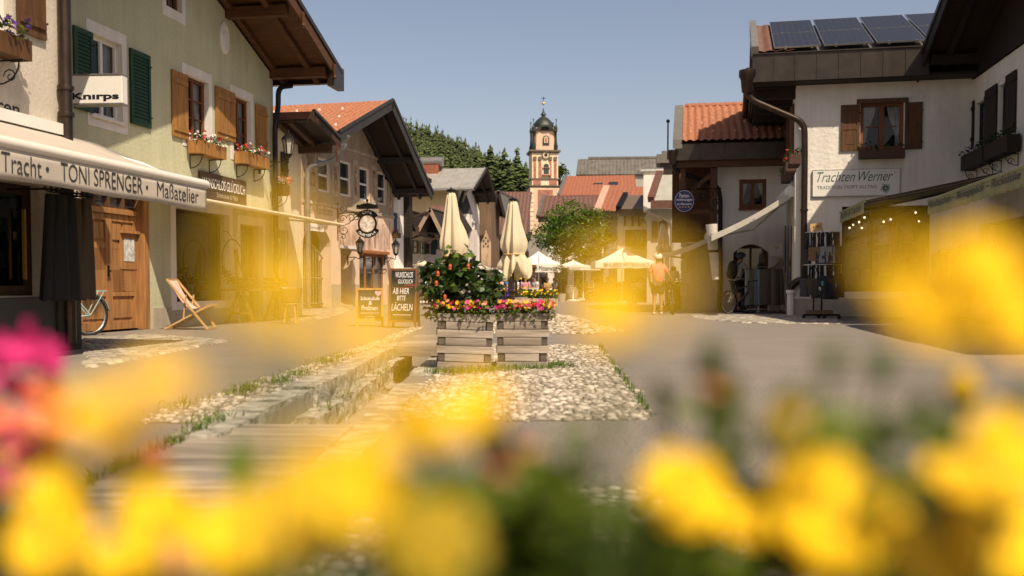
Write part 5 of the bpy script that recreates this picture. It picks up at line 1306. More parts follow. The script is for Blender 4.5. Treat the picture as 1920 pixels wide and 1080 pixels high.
# spruces one can tell apart along the right foot of the hill
M_needle2 = mat('needle_green_near', (.018, .036, .010), .7, 0, .3, island=True, col2=(.085, .115, .028), trans=.1)
def spruce(label, px, pyt, pyb, y, wd):
    top, bot = at(px, pyt, y), at(px, pyb, y); h = top.z - bot.z
    V, F = conifer_np(int(px), h, wd / FP * y * .5 * 1.5, 22, 15)
    t = thing('spruce_tree', label, 'tree', (bot.x, y, bot.z), 0, 'spruces at the foot of the hill')
    link('crown', mesh_np('crown', V, F), t, M_needle2)
    MB().tube([(0, 0, -2), (0, 0, h * .9)], [.35, .06], 7).build('trunk', M_bark, t)
for a in (('tall slim spruce nearest the church tower', 970, 281, 372, 300, 34), ('tall broad spruce second from the church tower', 946, 277, 372, 310, 38), ('lower dark spruce between the two tall ones', 957, 300, 374, 290, 30), ('pointed spruce standing above the timber gable', 920, 273, 372, 330, 38), ('rounded pale spruce over the roof ridge of the long white house', 896, 286, 370, 330, 40), ('small spruce squeezed against the tower wall', 986, 305, 378, 290, 30)): spruce(*a)

# ================================================================ leafy trees
def leafy_tree(label, base, cx, cz, rx, rz, nclump, per, size, m, trunk_r=.12, seed=1, group=None, name='leafy_tree'):
    r_ = random.Random(seed)
    t = thing(name, label, 'tree', base, 0, group)
    pts = []; cl = []
    for _ in range(nclump):
        while True:
            p = Vector((r_.uniform(-1, 1), r_.uniform(-1, 1), r_.uniform(-1, 1)))
            if .25 < p.length < 1: break
        p = p.normalized() * (p.length ** .45) * r_.uniform(.70, 1.14)
        c = Vector((cx + p.x * rx, p.y * rx, cz + p.z * rz)); cl.append(c)
        for _ in range(per):
            pts.append(c + Vector((r_.gauss(0, rx * .12), r_.gauss(0, rx * .12), r_.gauss(0, rz * .08))))
    leaf_mass('crown', m, t, pts, size, .5, .55, .2)
    b = MB().tube([(0, 0, -.1), (.02, 0, cz - rz * .8), (cx * .6, 0, cz), (cx, 0, cz + rz * .6)], [trunk_r, trunk_r * .8, trunk_r * .5, trunk_r * .15], 8)
    for c in cl[::max(1, nclump // 14)]: b.tube([(0, 0, cz - rz * .8), (c.x * .5, c.y * .5, (c.z + cz - rz * .5) / 2), c], [trunk_r * .5, trunk_r * .3, .015], 6)
    b.build('trunk', M_bark, t)
    return t
tc = at(1080, 440, 62)
leafy_tree('bright green leafy tree standing among the parasols on the square', (tc.x - .8, 62, 0), .75, tc.z, 2.45, 1.85, 120, 75, .20, M_leaf_y, .11, 4)
tc = at(1050, 338, 260)
leafy_tree('distant green tree showing right behind the church tower', (tc.x, 260, 0), 0, tc.z - 2, 3.2, 6, 40, 40, 1.2, M_leaf, .4, 5)
# ================================================================ house with solar panels (right)
TW = House('white_house', 'white corner house with solar panels and wide dark eaves', 'house', 7.87, 27.8, -12.5)
TS = House(None, '', '', 7.87, 27.8, 257.5)           # its side wall along the lane, same house
jx = TW.hit(1822, 400)[0]
wd_ = TW.rect(1613, 192, 1695, 280); sh = TW.rect(1578, 386, 1745, 547)
fz0, fz1 = TW.hit(1575, 148, -.6)[1], TW.hit(1575, 96, -.6)[1]
wall('wall', plaster('white_roughcast', (.78, .73, .65), .9, 9), TW.e, 0, jx, 0, fz1 - .1, [wd_, sh + (.3,)], deep=8)
MB().box(-.02, jx, -.03, -.001, 0, TW.hit(1560, 560)[1]).build('plinth', plaster('rough_plinth', (.44, .40, .34), 1.0, 14), TW.e)
window(TW.e, wd_, .1, 2, 2, .09, M_winwood, curtain=.45, mull=.14)
shutter(TW.e, TW.rect(1576, 197, 1612, 283), M_shut_b, -.05, style='panel', label='sunlit brown panelled shutter'); shutter(TW.e, TW.rect(1696, 192, 1729, 280), M_shut_b, -.05, style='panel')
MB().box(wd_[0] - .1, wd_[1] + .1, -.06, -.002, wd_[3] - .02, wd_[3] + .1).build('window_head', M_shut_b, TW.e)
flower_box('scalloped dark red flower box with low greenery under the curtained window', TW.rect(1611, 279, 1697, 296, -.28), TW, -.3, -.04, M_leaf_d, [], flat('red_brown_wood', (.07, .03, .02)), brackets=False)
# shop interior behind the big opening
sf = window(TW.e, sh, .2, 3, 1, .1, wood('shop_frame', (.06, .026, .012), 'z'), M_clear)
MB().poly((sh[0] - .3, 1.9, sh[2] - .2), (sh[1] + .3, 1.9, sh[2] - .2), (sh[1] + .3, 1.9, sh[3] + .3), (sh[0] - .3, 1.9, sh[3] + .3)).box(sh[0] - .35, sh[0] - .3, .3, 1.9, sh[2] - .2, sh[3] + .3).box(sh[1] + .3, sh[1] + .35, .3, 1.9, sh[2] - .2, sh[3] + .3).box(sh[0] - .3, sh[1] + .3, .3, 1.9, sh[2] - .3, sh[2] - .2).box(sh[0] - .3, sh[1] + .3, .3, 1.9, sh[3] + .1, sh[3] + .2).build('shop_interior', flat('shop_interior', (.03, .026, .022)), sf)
def backpack(label, px, py, y, col, s=1.0, H=TW, group='backpacks on show in the luggage shop'):
    x, z = H.hit(px, py, y)
    t = thing('backpack', label, 'backpack', H.w(x, y, z - .2 * s), H.a, group)
    m = flat('pack_%d_%d_%d' % tuple(int(c * 99) for c in col), col, var=.2)
    MB().hexa([(-.15 * s, -.09 * s, 0), (.15 * s, -.09 * s, 0), (.14 * s, .09 * s, 0), (-.14 * s, .09 * s, 0)], [(-.10 * s, -.05 * s, .44 * s), (.10 * s, -.05 * s, .44 * s), (.10 * s, .07 * s, .44 * s), (-.10 * s, .07 * s, .44 * s)]).build('pack_body', m, t, bevel=.05 * s)
    MB().box(-.11 * s, .11 * s, -.15 * s, -.07 * s, .04 * s, .2 * s).build('front_pocket', m, t, bevel=.03 * s)
    MB().tube([(-.08 * s, .0, .4 * s), (-.03 * s, .0, .49 * s), (.03 * s, .0, .49 * s), (.08 * s, 0, .4 * s)], .012 * s, 5).build('strap', M_black, t)
for i, (px, py, c, lb) in enumerate(((1673, 440, (.42, .045, .02), 'red backpack hanging upper centre in the luggage shop window'), (1655, 442, (.35, .33, .30), 'grey backpack beside the red one in the luggage shop window'), (1635, 440, (.09, .07, .05), 'brown backpack left of the grey one in the luggage shop window'), (1678, 472, (.40, .06, .02), 'orange red backpack below the red one in the luggage shop window'), (1712, 475, (.38, .07, .02), 'orange backpack at the right of the luggage shop window'), (1618, 478, (.05, .05, .045), 'black backpack low in the luggage shop window'), (1640, 490, (.12, .10, .06), 'olive backpack low in the middle of the luggage shop window'), (1600, 445, (.03, .05, .06), 'dark teal backpack at the upper left of the luggage shop window'), (1618, 440, (.14, .12, .10), 'taupe backpack between the teal and the brown one'), (1603, 492, (.06, .05, .07), 'plum backpack at the left of the luggage shop window'), (1660, 500, (.05, .055, .06), 'slate backpack low beside the olive one'), (1690, 515, (.10, .05, .03), 'rust backpack lowest in the luggage shop window'), (1600, 522, (.03, .03, .03), 'black backpack in the lower left corner of the luggage shop window'), (1625, 526, (.09, .08, .05), 'khaki backpack beside the lowest black one'), (1700, 440, (.12, .11, .10), 'stone grey backpack right of the red one'))):
    backpack(lb, px, py, .55, c, 1.25)
# eaves: fascia, soffit, roof with panels
fx0, fx1 = TW.hit(1411, 125, -.62)[0], TW.hit(1741, 115, -.62)[0]
b = MB(); n = 8
for k in range(n):
    xa, xb = fx0 + (fx1 - fx0) * k / n, fx0 + (fx1 - fx0) * (k + 1) / n
    b.box(xa + .006, xb - .006, -.66, -.62, fz0, fz1)
    b.box(xb - .012, xb + .012, -.675, -.6605, fz0, fz1)
b.box(fx0, fx1, -.7, -.62, fz1 + .002, fz1 + .03).build('fascia', M_sheet, TW.e)
MB().box(fx0 + .02, fx1 + 1.5, -.615, .0 + .5, fz0 - .02, fz0 + .06).box(fx0, fx0 + .04, -.615, 7, fz0 + .062, fz1).build('soffit', M_dkwood, TW.e)
b = MB().box(fx0 + .05, -.001, .0, 7, fz0 - .05, fz0 + .05)
for k in range(5): b.box(fx0 + .1, -.002, .3 + k * 1.3, .5 + k * 1.3, fz0 - .3, fz0 - .051)
b.build('side_eaves', M_dkwood, TW.e)
rz_ = TW.hit(1575, 44, 3.7)[1]; sk = (rz_ - fz1) / 4.3
roof = MB().slab([(fx0, -.6, fz1 + .0), (fx1 + 4, -.6, fz1), (fx1 + 4, 3.7, rz_), (fx0, 3.7, rz_)], .1).slab([(fx0, 3.7, rz_), (fx1 + 4, 3.7, rz_), (fx1 + 4, 8, fz1), (fx0, 8, fz1)], .1).build('roof', M_dark_roof, TW.e)
rp_ = lambda x, v, h=0: (x, -.6 + 4.3 * v - .38 * h, fz1 + (rz_ - fz1) * v + h)
tiles('roof_tiles', roof, M_tile_b, rp_(fx0 + .15, 0, .02), rp_(fx0 + 1.1, 0, .02), rp_(fx0 + 1.1, 1, .02), rp_(fx0 + .15, 1, .02), tw=.25, course=.35)
MB().hexa([rp_(fx0 - .03, 0, -.1), rp_(fx0 + .16, 0, -.1), rp_(fx0 + .16, 1, -.1), rp_(fx0 - .03, 1, -.1)], [rp_(fx0 - .03, 0, .22), rp_(fx0 + .16, 0, .22), rp_(fx0 + .16, 1, .22), rp_(fx0 - .03, 1, .22)]).build('verge_cap', mat('verge_zinc', (.20, .185, .16), .5, .4), roof)
M_pv_ = bpy.data.materials.new('solar_cells'); M_pv_.use_nodes = True
N, L = M_pv_.node_tree.nodes, M_pv_.node_tree.links
br = N.new('ShaderNodeTexBrick'); br.offset = 0; br.inputs['Scale'].default_value = 1; br.inputs['Color1'].default_value = (.010, .011, .020, 1); br.inputs['Color2'].default_value = (.013, .014, .024, 1); br.inputs['Mortar'].default_value = (.045, .045, .05, 1)
br.inputs['Brick Width'].default_value = .16; br.inputs['Row Height'].default_value = .16; br.inputs['Mortar Size'].default_value = .005
tcn = N.new('ShaderNodeTexCoord'); L.new(tcn.outputs['Object'], br.inputs['Vector']); L.new(br.outputs['Color'], N['Principled BSDF'].inputs['Base Color']); N['Principled BSDF'].inputs['Roughness'].default_value = .4
pe = [1448, 1541, 1640, 1738, 1836]
for k in range(4):
    for j in range(2):
        xa = TW.hit(pe[k] + 1, 90, -.5)[0] + .03; xb = TW.hit(pe[k + 1], 90, -.5)[0] - .03
        v0, v1 = .015 + j * .48, .015 + j * .48 + .47
        p = thing('solar_panel', ['lower', 'upper'][j] + ' solar panel in column ' + ['one next to the bare tiles', 'two from the roof verge', 'three from the roof verge', 'four half hidden by the next roof'][k], 'solar panel', TW.w(*rp_(xa, v0, .13)), TW.a, 'solar panels on the roof')
        ang = math.atan2(rz_ - fz1, 4.3); Ls = (v1 - v0) * math.hypot(4.3, rz_ - fz1); wp = xb - xa
        pl_ = MB().poly((.02, .02, .041), (wp - .02, .02, .041), (wp - .02, Ls - .02, .041), (.02, Ls - .02, .041)).build('cells', M_pv_, p)
        fr_ = MB().box(0, wp, 0, .02, 0, .045).box(0, wp, Ls - .02, Ls, 0, .045).box(0, .02, .021, Ls - .021, 0, .045).box(wp - .02, wp, .021, Ls - .021, 0, .045).box(.02, wp - .02, .02, Ls - .02, .0, .03).build('panel_frame', M_steel, p)
        cl_ = MB().box(wp * .22, wp * .22 + .06, -.06, -.001, -.02, .06).build('clamp', M_steel, p); cm2 = MB().box(wp * .78, wp * .78 + .06, -.06, -.001, -.02, .06).build('clamp', M_steel, p)
        for o in (pl_, fr_, cl_, cm2): o.rotation_euler = (ang, 0, 0)
hx = TW.hit(1402, 150, -.55)
pd = pipe(TW.e, [(hx[0], -.55, hx[1] - .1), (hx[0] + .03, -.5, TW.hit(1405, 185, -.5)[1]), (.22, -.14, TW.hit(1512, 235, -.14)[1] + .08), (.24, -.12, TW.hit(1516, 262, -.12)[1] - .4), (.24, -.12, .8)], .085, M_pipe, collars=[(.24, -.12, TW.hit(1516, 394, -.12)[1])])
MB().lathe([(.09, -.5), (.16, -.42), (.19, -.1), (.24, .0), (.24, .16), (.2, .16)], 12, (hx[0], -.55, hx[1] + .1)).build('rain_hopper', M_pipe, pd, smooth=40)
MB().tube([(fx0 - .12, -.7, fz0 + .3), (fx0 - .12, 7, fz0 + .3)], .1, 10).build('gutter', M_pipe, TW.e)
pe_ = pipe(TW.e, [(.35, -.1, .95), (.1, -.12, 1.0), (-.1, -.14, .8), (-.1, -.14, .66)], .1, M_pipe, name='pipe_elbow')
MB().tube([(-.1, -.14, 0), (-.1, -.14, .7)], .095, 12).lathe([(.1, .62), (.125, .63), (.125, .72), (.1, .72)], 12, (-.1, -.14, 0)).build('pipe_foot', M_whitep, TW.e, smooth=40)
# side windows with shutters and boxes
for k, (px0, px1, pyt, pyb) in enumerate(((1483.5, 1489, 205, 322), (1476.5, 1481, 222, 325), (1470.5, 1474.5, 235, 330))):
    r_ = TS.rect(px0, pyt, px1, pyb, 0)
    o = MB().box(-.06, -.002, -r_[1], -r_[0], r_[2], r_[3]); o.build('shutter', M_shut_b, TW.e)
for k, (px, pyt, pyb, lb) in enumerate(((1484, 290, 315, 'nearest red brown flower box on the lane side of the solar panel house'), (1477, 303, 330, 'middle red brown flower box on the lane side of the solar panel house'), (1470, 322, 346, 'farthest red brown flower box on the lane side of the solar panel house'))):
    x, z = TS.hit(px, (pyt + pyb) / 2, -.25)
    flower_box(lb, (x - .5, x + .5, z - .12, z + .12), TS, -.32, -.05, M_leaf_d, [('a', M_pr, 8)], flat('red_brown_wood', (.10, .045, .03)), brackets=False, group='flower boxes on the lane side')
for k in range(3):
    x = TS.hit(1474 + k * 5, 520, 0)[0]
    r_ = TS.rect(1470 + k * 5.2, 425, 1473.5 + k * 5.6, 540)
    MB().box(-.03, -.002, -r_[1], -r_[0], .5, r_[3]).build('side_pane', M_pane, TW.e)
# shop board
rb_ = TW.rect(1524, 318, 1687, 367, -.04)
BS = thing('shop_sign', 'long white shop board with green script lettering and an edelweiss', 'shop sign', TW.w((rb_[0] + rb_[1]) / 2, 0, rb_[2]), TW.a)
w2, h2 = (rb_[1] - rb_[0]) / 2, rb_[3] - rb_[2]
MB().box(-w2, w2, -.05, -.004, 0, h2).build('board', M_whitep, BS, bevel=.005)
MB().box(-w2 - .012, -w2 - .001, -.055, -.0, -.01, h2 + .01).box(w2 + .001, w2 + .012, -.055, 0, -.01, h2 + .01).box(-w2, w2, -.055, 0, -.012, -.001).box(-w2, w2, -.055, 0, h2 + .001, h2 + .012).build('rim', M_zinc, BS)
M_gt = flat('green_lettering', (.012, .075, .045), var=0)
text('lettering', 'Trachten', M_gt, BS, -w2 * .90, -w2 * .02, h2 * .55, h2 * .93, -.053, shear=.42, bold=-.004); text('lettering', 'Werner', M_gt, BS, w2 * .06, w2 * .84, h2 * .55, h2 * .93, -.053, shear=.42, bold=-.004)
text('lettering', 'R', M_gt, BS, w2 * .875, w2 * .90, h2 * .85, h2 * .9, -.053)
text('lettering', 'TRADITION TRIFFT ALLTAG.', flat('grey_lettering', (.10, .11, .11)), BS, -w2 * .90, w2 * .5, h2 * .27, h2 * .4, -.053)
b = MB(); cxe, cze = w2 * .68, h2 * .27
for k in range(9):
    a = 2 * PI * k / 9; l = .15 if k % 2 else .12
    pts_ = [(cxe + math.cos(a + d) * l * q, -.054, cze + math.sin(a + d) * l * q) for d, q in ((0, .25), (-.26, .65), (0, 1), (.26, .65), (0, .25))]
    b.tube(pts_, .007, 4)
for k in range(6): b.tube([(cxe + .035 * math.cos(k) + .014 * math.cos(q), -.054, cze + .035 * math.sin(k) + .014 * math.sin(q)) for q in (0, 1.5, 3, 4.5, 6)], .005, 4)
b.build('edelweiss', flat('dark_green_ink', (.02, .04, .035)), BS)

# ================================================================ far right house
o_ = TW.w(jx, 0, 0)
FR = House('white_house', 'white house at the right edge with black timber gable and dark shutters', 'house', o_.x, o_.y, 260)
r1, r2 = FR.rect(1829, 190, 1848, 272), FR.rect(1872, 158, 1887, 258)
zw = FR.hit(1870, 118)[1]
sh2 = FR.rect(1835, 400, 2050, 560); sh2 = (sh2[0], min(sh2[1], 9), .3, sh2[3])
wall('wall', M_white, FR.e, 0, 19, 0, zw, [r1, r2, sh2 + (.4,)], deep=10)
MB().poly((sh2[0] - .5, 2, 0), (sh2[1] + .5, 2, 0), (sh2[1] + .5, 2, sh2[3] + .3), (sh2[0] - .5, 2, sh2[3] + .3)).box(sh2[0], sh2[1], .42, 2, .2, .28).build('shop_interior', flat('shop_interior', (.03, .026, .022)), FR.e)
wall('timber_gable', M_dkwood, FR.e, 0, 9.6, zw + .002, 13, [], y=-.06, deep=10, gable=(4, 8.15, .42, .2))
for r_ in (r1, r2): window(FR.e, r_, .1, 1, 2, .06, M_dkwood)
for l, t, r, b_ in ((1815, 193, 1828, 275), (1849, 164, 1871, 268), (1888, 137, 1907, 250)): shutter(FR.e, FR.rect(l, t, r, b_), M_shut_d)
gable_roof(FR, 4, 8.35, .42, .2, -1.1, 10, 1.4, 10, M_tile_b, M_dkwood_y, M_dkwood, barge=.4, purlins=(4, 7, .8))
MB().slab([(10.02, -1.0, zw + .05), (19.5, -1.0, zw + .05), (19.5, 5, zw + 2), (10.02, 5, zw + 2)], .14).build('lower_roof', M_dkwood_y, FR.e)
flower_box('dark flower box with purple flowers at the far window of the right edge house', FR.rect(1803, 284, 1843, 312, -.32), FR, -.34, -.05, M_leaf_d, [('a', M_pv, 14)], M_shut_d, scroll=True, group='flower boxes on the right edge house')
flower_box('dark flower box with thin greenery at the near window of the right edge house', FR.rect(1846, 262, 1889, 293, -.32), FR, -.34, -.05, M_leaf_d, [], M_shut_d, scroll=True, group='flower boxes on the right edge house')
def valance_awning(label, pl, pr, pyl, pyr, off, zback, body, tx, H=FR, vh=.27, side=None):
    x0, z0 = H.hit(pl, pyl, -off); x1, z1 = H.hit(pr, pyr, -off); z0 = (z0 + z1) / 2
    xm = (x0 + x1) / 2; hw = (x1 - x0) / 2
    t = thing('shop_awning', label, 'awning', H.w(xm, 0, 0), H.a, None)
    MB().grid(lambda u, v: (-hw + 2 * hw * u, -off * v, zback + (z0 - zback) * v - .06 * math.sin(PI * v) + .008 * math.sin(u * 30)), 24, 10).build('canopy', M_awn_g, t, smooth=50, solid=.006)
    def fn(u, v):
        sc = .5 + .5 * abs(math.sin(u * PI * hw * 2 / .30)) ** .6
        return (-hw + 2 * hw * u, -off - .01 + .012 * math.sin(u * 50) * v, z0 - .01 - (vh * .72 + vh * .28 * sc) * v)
    MB().grid(fn, int(hw * 2 / .30 * 12), 4).build('valance', M_awn_g, t, smooth=50, solid=.004)
    MB().tube([(-hw, -off, z0), (hw, -off, z0)], .035, 8).build('front_bar', M_awn_g, t)
    for s_ in (-1, 1): MB().beam((s_ * (hw - .05), -.02, zback - .08), (s_ * (hw - .1), -off, z0 - .03), .06, .10).build('folding_arm', M_pipe, t)
    if body: text('lettering', body, M_ink_b, t, -hw + 2 * hw * tx[0], -hw + 2 * hw * tx[1], z0 - vh * .70, z0 - vh * .10, -off - .03, shear=.3, bold=.008)
    return t, x0, x1, z0
zb_ = FR.hit(1890, 330, 0)[1]
valance_awning('green scalloped awning with black luggage lettering at the right edge', 1741, 1960, 372, 306, 3.0, 3.5, 'Handtaschen ~ Reisegep\u00e4ck ~ Rucks\u00e4cke', (.01, .86))
aw2 = valance_awning('shorter green scalloped awning hung with light bulbs over the luggage shop', 1576, 1621, 402, 374, 3.6, 3.5, 'Koffer & Taschen', (.08, .92))
# light bulbs on a cable
SL = thing('string_lights', 'dark cable with glowing light bulbs under the shorter green awning', 'string lights', at(1650, 420, 23.5))
pts_ = [at(px, py, Y) - SL.location for px, py, Y in ((1590, 428, 25.5), (1600, 421, 25), (1612, 413, 24.2), (1620, 403, 23), (1640, 407, 23), (1657, 411, 23.2), (1690, 402, 23.6), (1717, 394, 24), (1745, 384, 24.5), (1780, 372, 25), (1815, 362, 25.5))]
MB().tube(pts_, .012, 5).build('cable', M_iron, SL)
for px, py, Y in ((1593, 422, 25.3), (1600, 416, 25), (1611, 411, 24.2), (1621, 402, 23), (1657, 410, 23.2), (1717, 393, 24), (1670, 406, 24.2), (1616, 422, 24.4), (1723, 410, 26)):
    p = at(px, py, Y) - SL.location
    bl = MB().ball((p.x, p.y, p.z - .07), .026, 10, 8).build('bulb', M_bulb, SL, smooth=60)
    MB().lathe([(.022, 0), (.022, .06)], 8, (p.x, p.y, p.z - .03)).build('socket', M_iron, bl)

# ================================================================ orange tiled house (right)
TH = House('white_house', 'white house with orange tiles, dark sheet metal eaves and a timber balcony end', 'house', *gr(1345, 583)[:2], -10)
tz0, tz1 = TH.hit(1360, 299, -1.0)[1], TH.hit(1360, 268, -1.0)[1]
tx0 = TH.hit(1265, 285, -1.0)[0]; trz = TH.hit(1350, 203, 3.2)[1]
tww = TH.rect(1386, 336, 1437, 390); tar = TH.rect(1375, 458, 1441, 560); tar = (tar[0], tar[1], 0, tar[3])
wall('wall', M_white, TH.e, 0, 4.2, 0, tz0 + .3, [tww, tar + (.35,)], deep=9)
for a, c in ((-.01, tar[0] - .03), (tar[1] + .03, 4)): MB().box(a, c, -.025, -.001, 0, .55).build('plinth', M_plinth, TH.e)
window(TH.e, tww, .04, 2, 2, .12, M_winwood, curtain=.45, mull=.12)
MB().box(tww[0] - .02, tww[1] + .02, -.1, -.002, tww[2] - .07, tww[2] - .004).build('sill', M_winwood, TH.e)
window(TH.e, tar, .25, 2, 2, .13, M_shut_b, M_pane, name='shop_front')
b = MB(); n = 10; cxm, rr_ = (tar[0] + tar[1]) / 2, (tar[1] - tar[0]) / 2
for k in range(n):
    u0, u1 = -1 + 2 * k / n, -1 + 2 * (k + 1) / n
    g0, g1 = tar[3] - .28 * u0 ** 2, tar[3] - .28 * u1 ** 2
    b.hexa([(cxm + rr_ * u0, .002, g0), (cxm + rr_ * u1, .002, g1), (cxm + rr_ * u1, .3, g1), (cxm + rr_ * u0, .3, g0)], [(cxm + rr_ * u0, .002, tar[3] + .002), (cxm + rr_ * u1, .002, tar[3] + .002), (cxm + rr_ * u1, .3, tar[3] + .002), (cxm + rr_ * u0, .3, tar[3] + .002)])
b.build('arch_head', M_white, TH.e)
b = MB()
for k in range(7): b.box(tx0 + (4.2 - tx0) * k / 7 + .005, tx0 + (4.2 - tx0) * (k + 1) / 7 - .005, -1.04, -1.0, tz0, tz1)
b.build('fascia', M_sheet, TH.e)
MB().box(tx0 + .02, 4.2, -.99, -.002, tz0 - .02, tz0 + .05).box(tx0, 4.2, -.9, -.75, tz0 - .22, tz0 - .021).build('soffit', M_soffit, TH.e)
troof = MB().slab([(tx0, -1.0, tz1), (5.5, -1.0, tz1), (5.5, 3.2, trz), (tx0, 3.2, trz)], .1).slab([(tx0, 3.2, trz), (5.5, 3.2, trz), (5.5, 8, tz1), (tx0, 8, tz1)], .1).build('roof', M_soffit, TH.e)
tiles('roof_tiles', troof, M_tile, (tx0 + .25, -1.08, tz1 + .02), (5.5, -1.08, tz1 + .02), (5.5, 3.2, trz + .05), (tx0 + .25, 3.2, trz + .05), tw=.235, course=.345, amp=.05, sub=8)
b = MB()
for k in range(24): b.lathe([(.10, 0), (.115, .14), (.115, .26)], 8, (0, 0, 0)) if False else b.tube([(tx0 + .3 + k * .26, 3.2, trz + .1), (tx0 + .57 + k * .26, 3.2, trz + .1)], [.105, .12], 8)
b.build('ridge_tiles', M_tile, troof)
snow = MB()
for row in range(3):
    for k in range(7):
        v = .2 + .25 * row; u = (k + .5 * (row % 2) + .3) / 7
        x = tx0 + .3 + 5 * u; y = -1.0 + 4.2 * v; z = tz1 + (trz - tz1) * v + .09
        snow.box(x - .03, x + .03, y - .03, y + .03, z, z + .10)
snow.build('snow_guards', flat('pale_tile', (.62, .33, .2)), troof)
MB().hexa([(tx0 - .06, -1.05, tz1 - .15), (tx0 + .24, -1.05, tz1 - .15), (tx0 + .24, 3.2, trz - .15), (tx0 - .06, 3.2, trz - .15)], [(tx0 - .06, -1.05, tz1 + .14), (tx0 + .24, -1.05, tz1 + .14), (tx0 + .24, 3.2, trz + .16), (tx0 - .06, 3.2, trz + .16)]).build('verge_cap', mat('verge_zinc', (.20, .185, .16), .5, .4), troof)
# open timber end with balcony
for k in range(5): MB().box(tx0 + .1, -.02, .2 + k * 1.2, .4 + k * 1.2, tz0 - .28, tz0 - .06).build('joist', M_soffit, TH.e)
b = MB().box(tx0 + .15, tx0 + .35, -.8, -.6, tz0 - 2.3, tz0 - .23).box(-.28, -.06, -.8, -.5, tz0 - 2.3, tz0 - .24).beam((tx0 + .25, -.7, tz0 - 1.2), (-.15, -.62, tz0 - .35), .14, .14)
b.box(tx0 + .1, -.02, -.76, -.62, tz0 - 1.72, tz0 - 1.58).box(tx0 + .1, -.02, -.76, -.62, tz0 - 2.3, tz0 - 2.2)
b.build('balcony_frame', M_soffit, TH.e)
MB().poly((tx0 - .1, .6, tz0 - 2.6), (-.01, .6, tz0 - 2.6), (-.01, .6, tz0), (tx0 - .1, .6, tz0)).build('balcony_boarding', wood('orange_boards', (.09, .038, .012), 'z'), TH.e)
MB().poly((tx0 + .25, 1.2, 0), (-.01, 1.2, 0), (-.01, 1.2, tz0 - 2.58), (tx0 + .25, 1.2, tz0 - 2.58)).build('set_back_wall', M_grey_pl, TH.e)
b = MB()
for k in range(9): z = .5 + k * .42; b.box(tx0 + .2, tx0 + (.55 if k % 2 else .4), 1.15, 1.199, z, z + .38)
b.build('corner_stones', flat('pale_quoin', (.40, .39, .37)), TH.e)
tp = TH.hit(1351, 365, -.13)
pd = pipe(TH.e, [(tx0 - .05, -.95, TH.hit(1256, 305, -.95)[1]), (tx0 + .0, -.8, TH.hit(1262, 320, -.8)[1]), (tp[0] - .1, -.2, TH.hit(1346, 348, -.2)[1]), (tp[0], -.13, TH.hit(1352, 360, -.13)[1] - .2), (tp[0], -.13, 2.0)], .075, mat('black_pipe', (.02, .017, .016), .45, .4, .2), collars=[(tp[0], -.13, 2.6)])
MB().lathe([(.09, -.35), (.13, -.28), (.15, -.1), (.18, .0), (.18, .14)], 12, (tx0 - .05, -.95, TH.hit(1256, 290, -.95)[1])).build('rain_hopper', M_pipe, pd, smooth=40)
MB().tube([(tp[0], -.13, .05), (tp[0], -.13, 2.0)], .09, 12).build('standpipe', mat('red_brown_pipe', (.13, .045, .03), .5, .3), TH.e, smooth=40)
sn = THx = TH.hit(1255, 262, 3)
MB().tube([(tx0 - .3, 3, tz1), (tx0 - .3, 3, tz1 + 1.35)], .03, 6).ball((tx0 - .3, 3, tz1 + 1.4), .07).build('roof_finial', M_iron, TH.e)
# oval sign on its bracket
sg = at(1283, 377, 31.6)
OS = thing('oval_sign', 'blue oval enamel sign with white holiday flat lettering on an iron bracket', 'hanging sign', sg, rad(-3))
o = MB().lathe([(.01, -.02), (.325, -.02), (.34, 0), (.325, .02), (.01, .02)], 36).build('plate', mat('blue_enamel', (.012, .022, .12), .3, 0, .1), OS, smooth=40); o.rotation_euler = (PI / 2, 0, 0); o.scale = (.93, 1.05, 1)
MB().tube([(.292 * math.cos(a), -.021, .33 * math.sin(a)) for a in [2 * PI * k / 40 for k in range(40)]], .006, 5, closed=True).build('white_line', M_whitep, OS)
text('lettering', 'Ferien-', M_whitep, OS, -.15, .17, .11, .23, -.025, bold=.01); text('lettering', 'wohnungen', M_whitep, OS, -.25, .25, -.02, .09, -.025, bold=.01); text('lettering', 'am Obermarkt', M_whitep, OS, -.23, .23, -.125, -.06, -.025, bold=.01)
b = MB()
for k in range(4):
    x = -.135 + .09 * k; z = -.19
    v = [(x + (.036 if q % 2 == 0 else .016) * math.sin(PI * q / 5), -.027, z + (.036 if q % 2 == 0 else .016) * math.cos(PI * q / 5)) for q in range(10)]
    b.poly(*v)
b.build('stars', flat('gold_paint', (.55, .30, .04)), OS)
b = MB().tube([(-.1, .0, .36), (1.2, .3, .42)], .02, 5).tube([(.0, 0, .34), (0, 0, .39)], .012, 5)
for c_, r0_, s in (((.35, .55), .14, 1), ((.62, .52), .11, -1), ((.85, .25), .18, 1), ((.6, .15), .16, -1), ((1.0, -.05), .14, 1), ((.85, -.2), .11, -1)):
    b.tube([(c_[0] + r0_ * (1 - k / 26) * math.cos(s * k * .45), .1, c_[1] + r0_ * (1 - k / 26) * math.sin(s * k * .45)) for k in range(24)], .014, 4)
b.build('scroll_bracket', M_iron, OS)
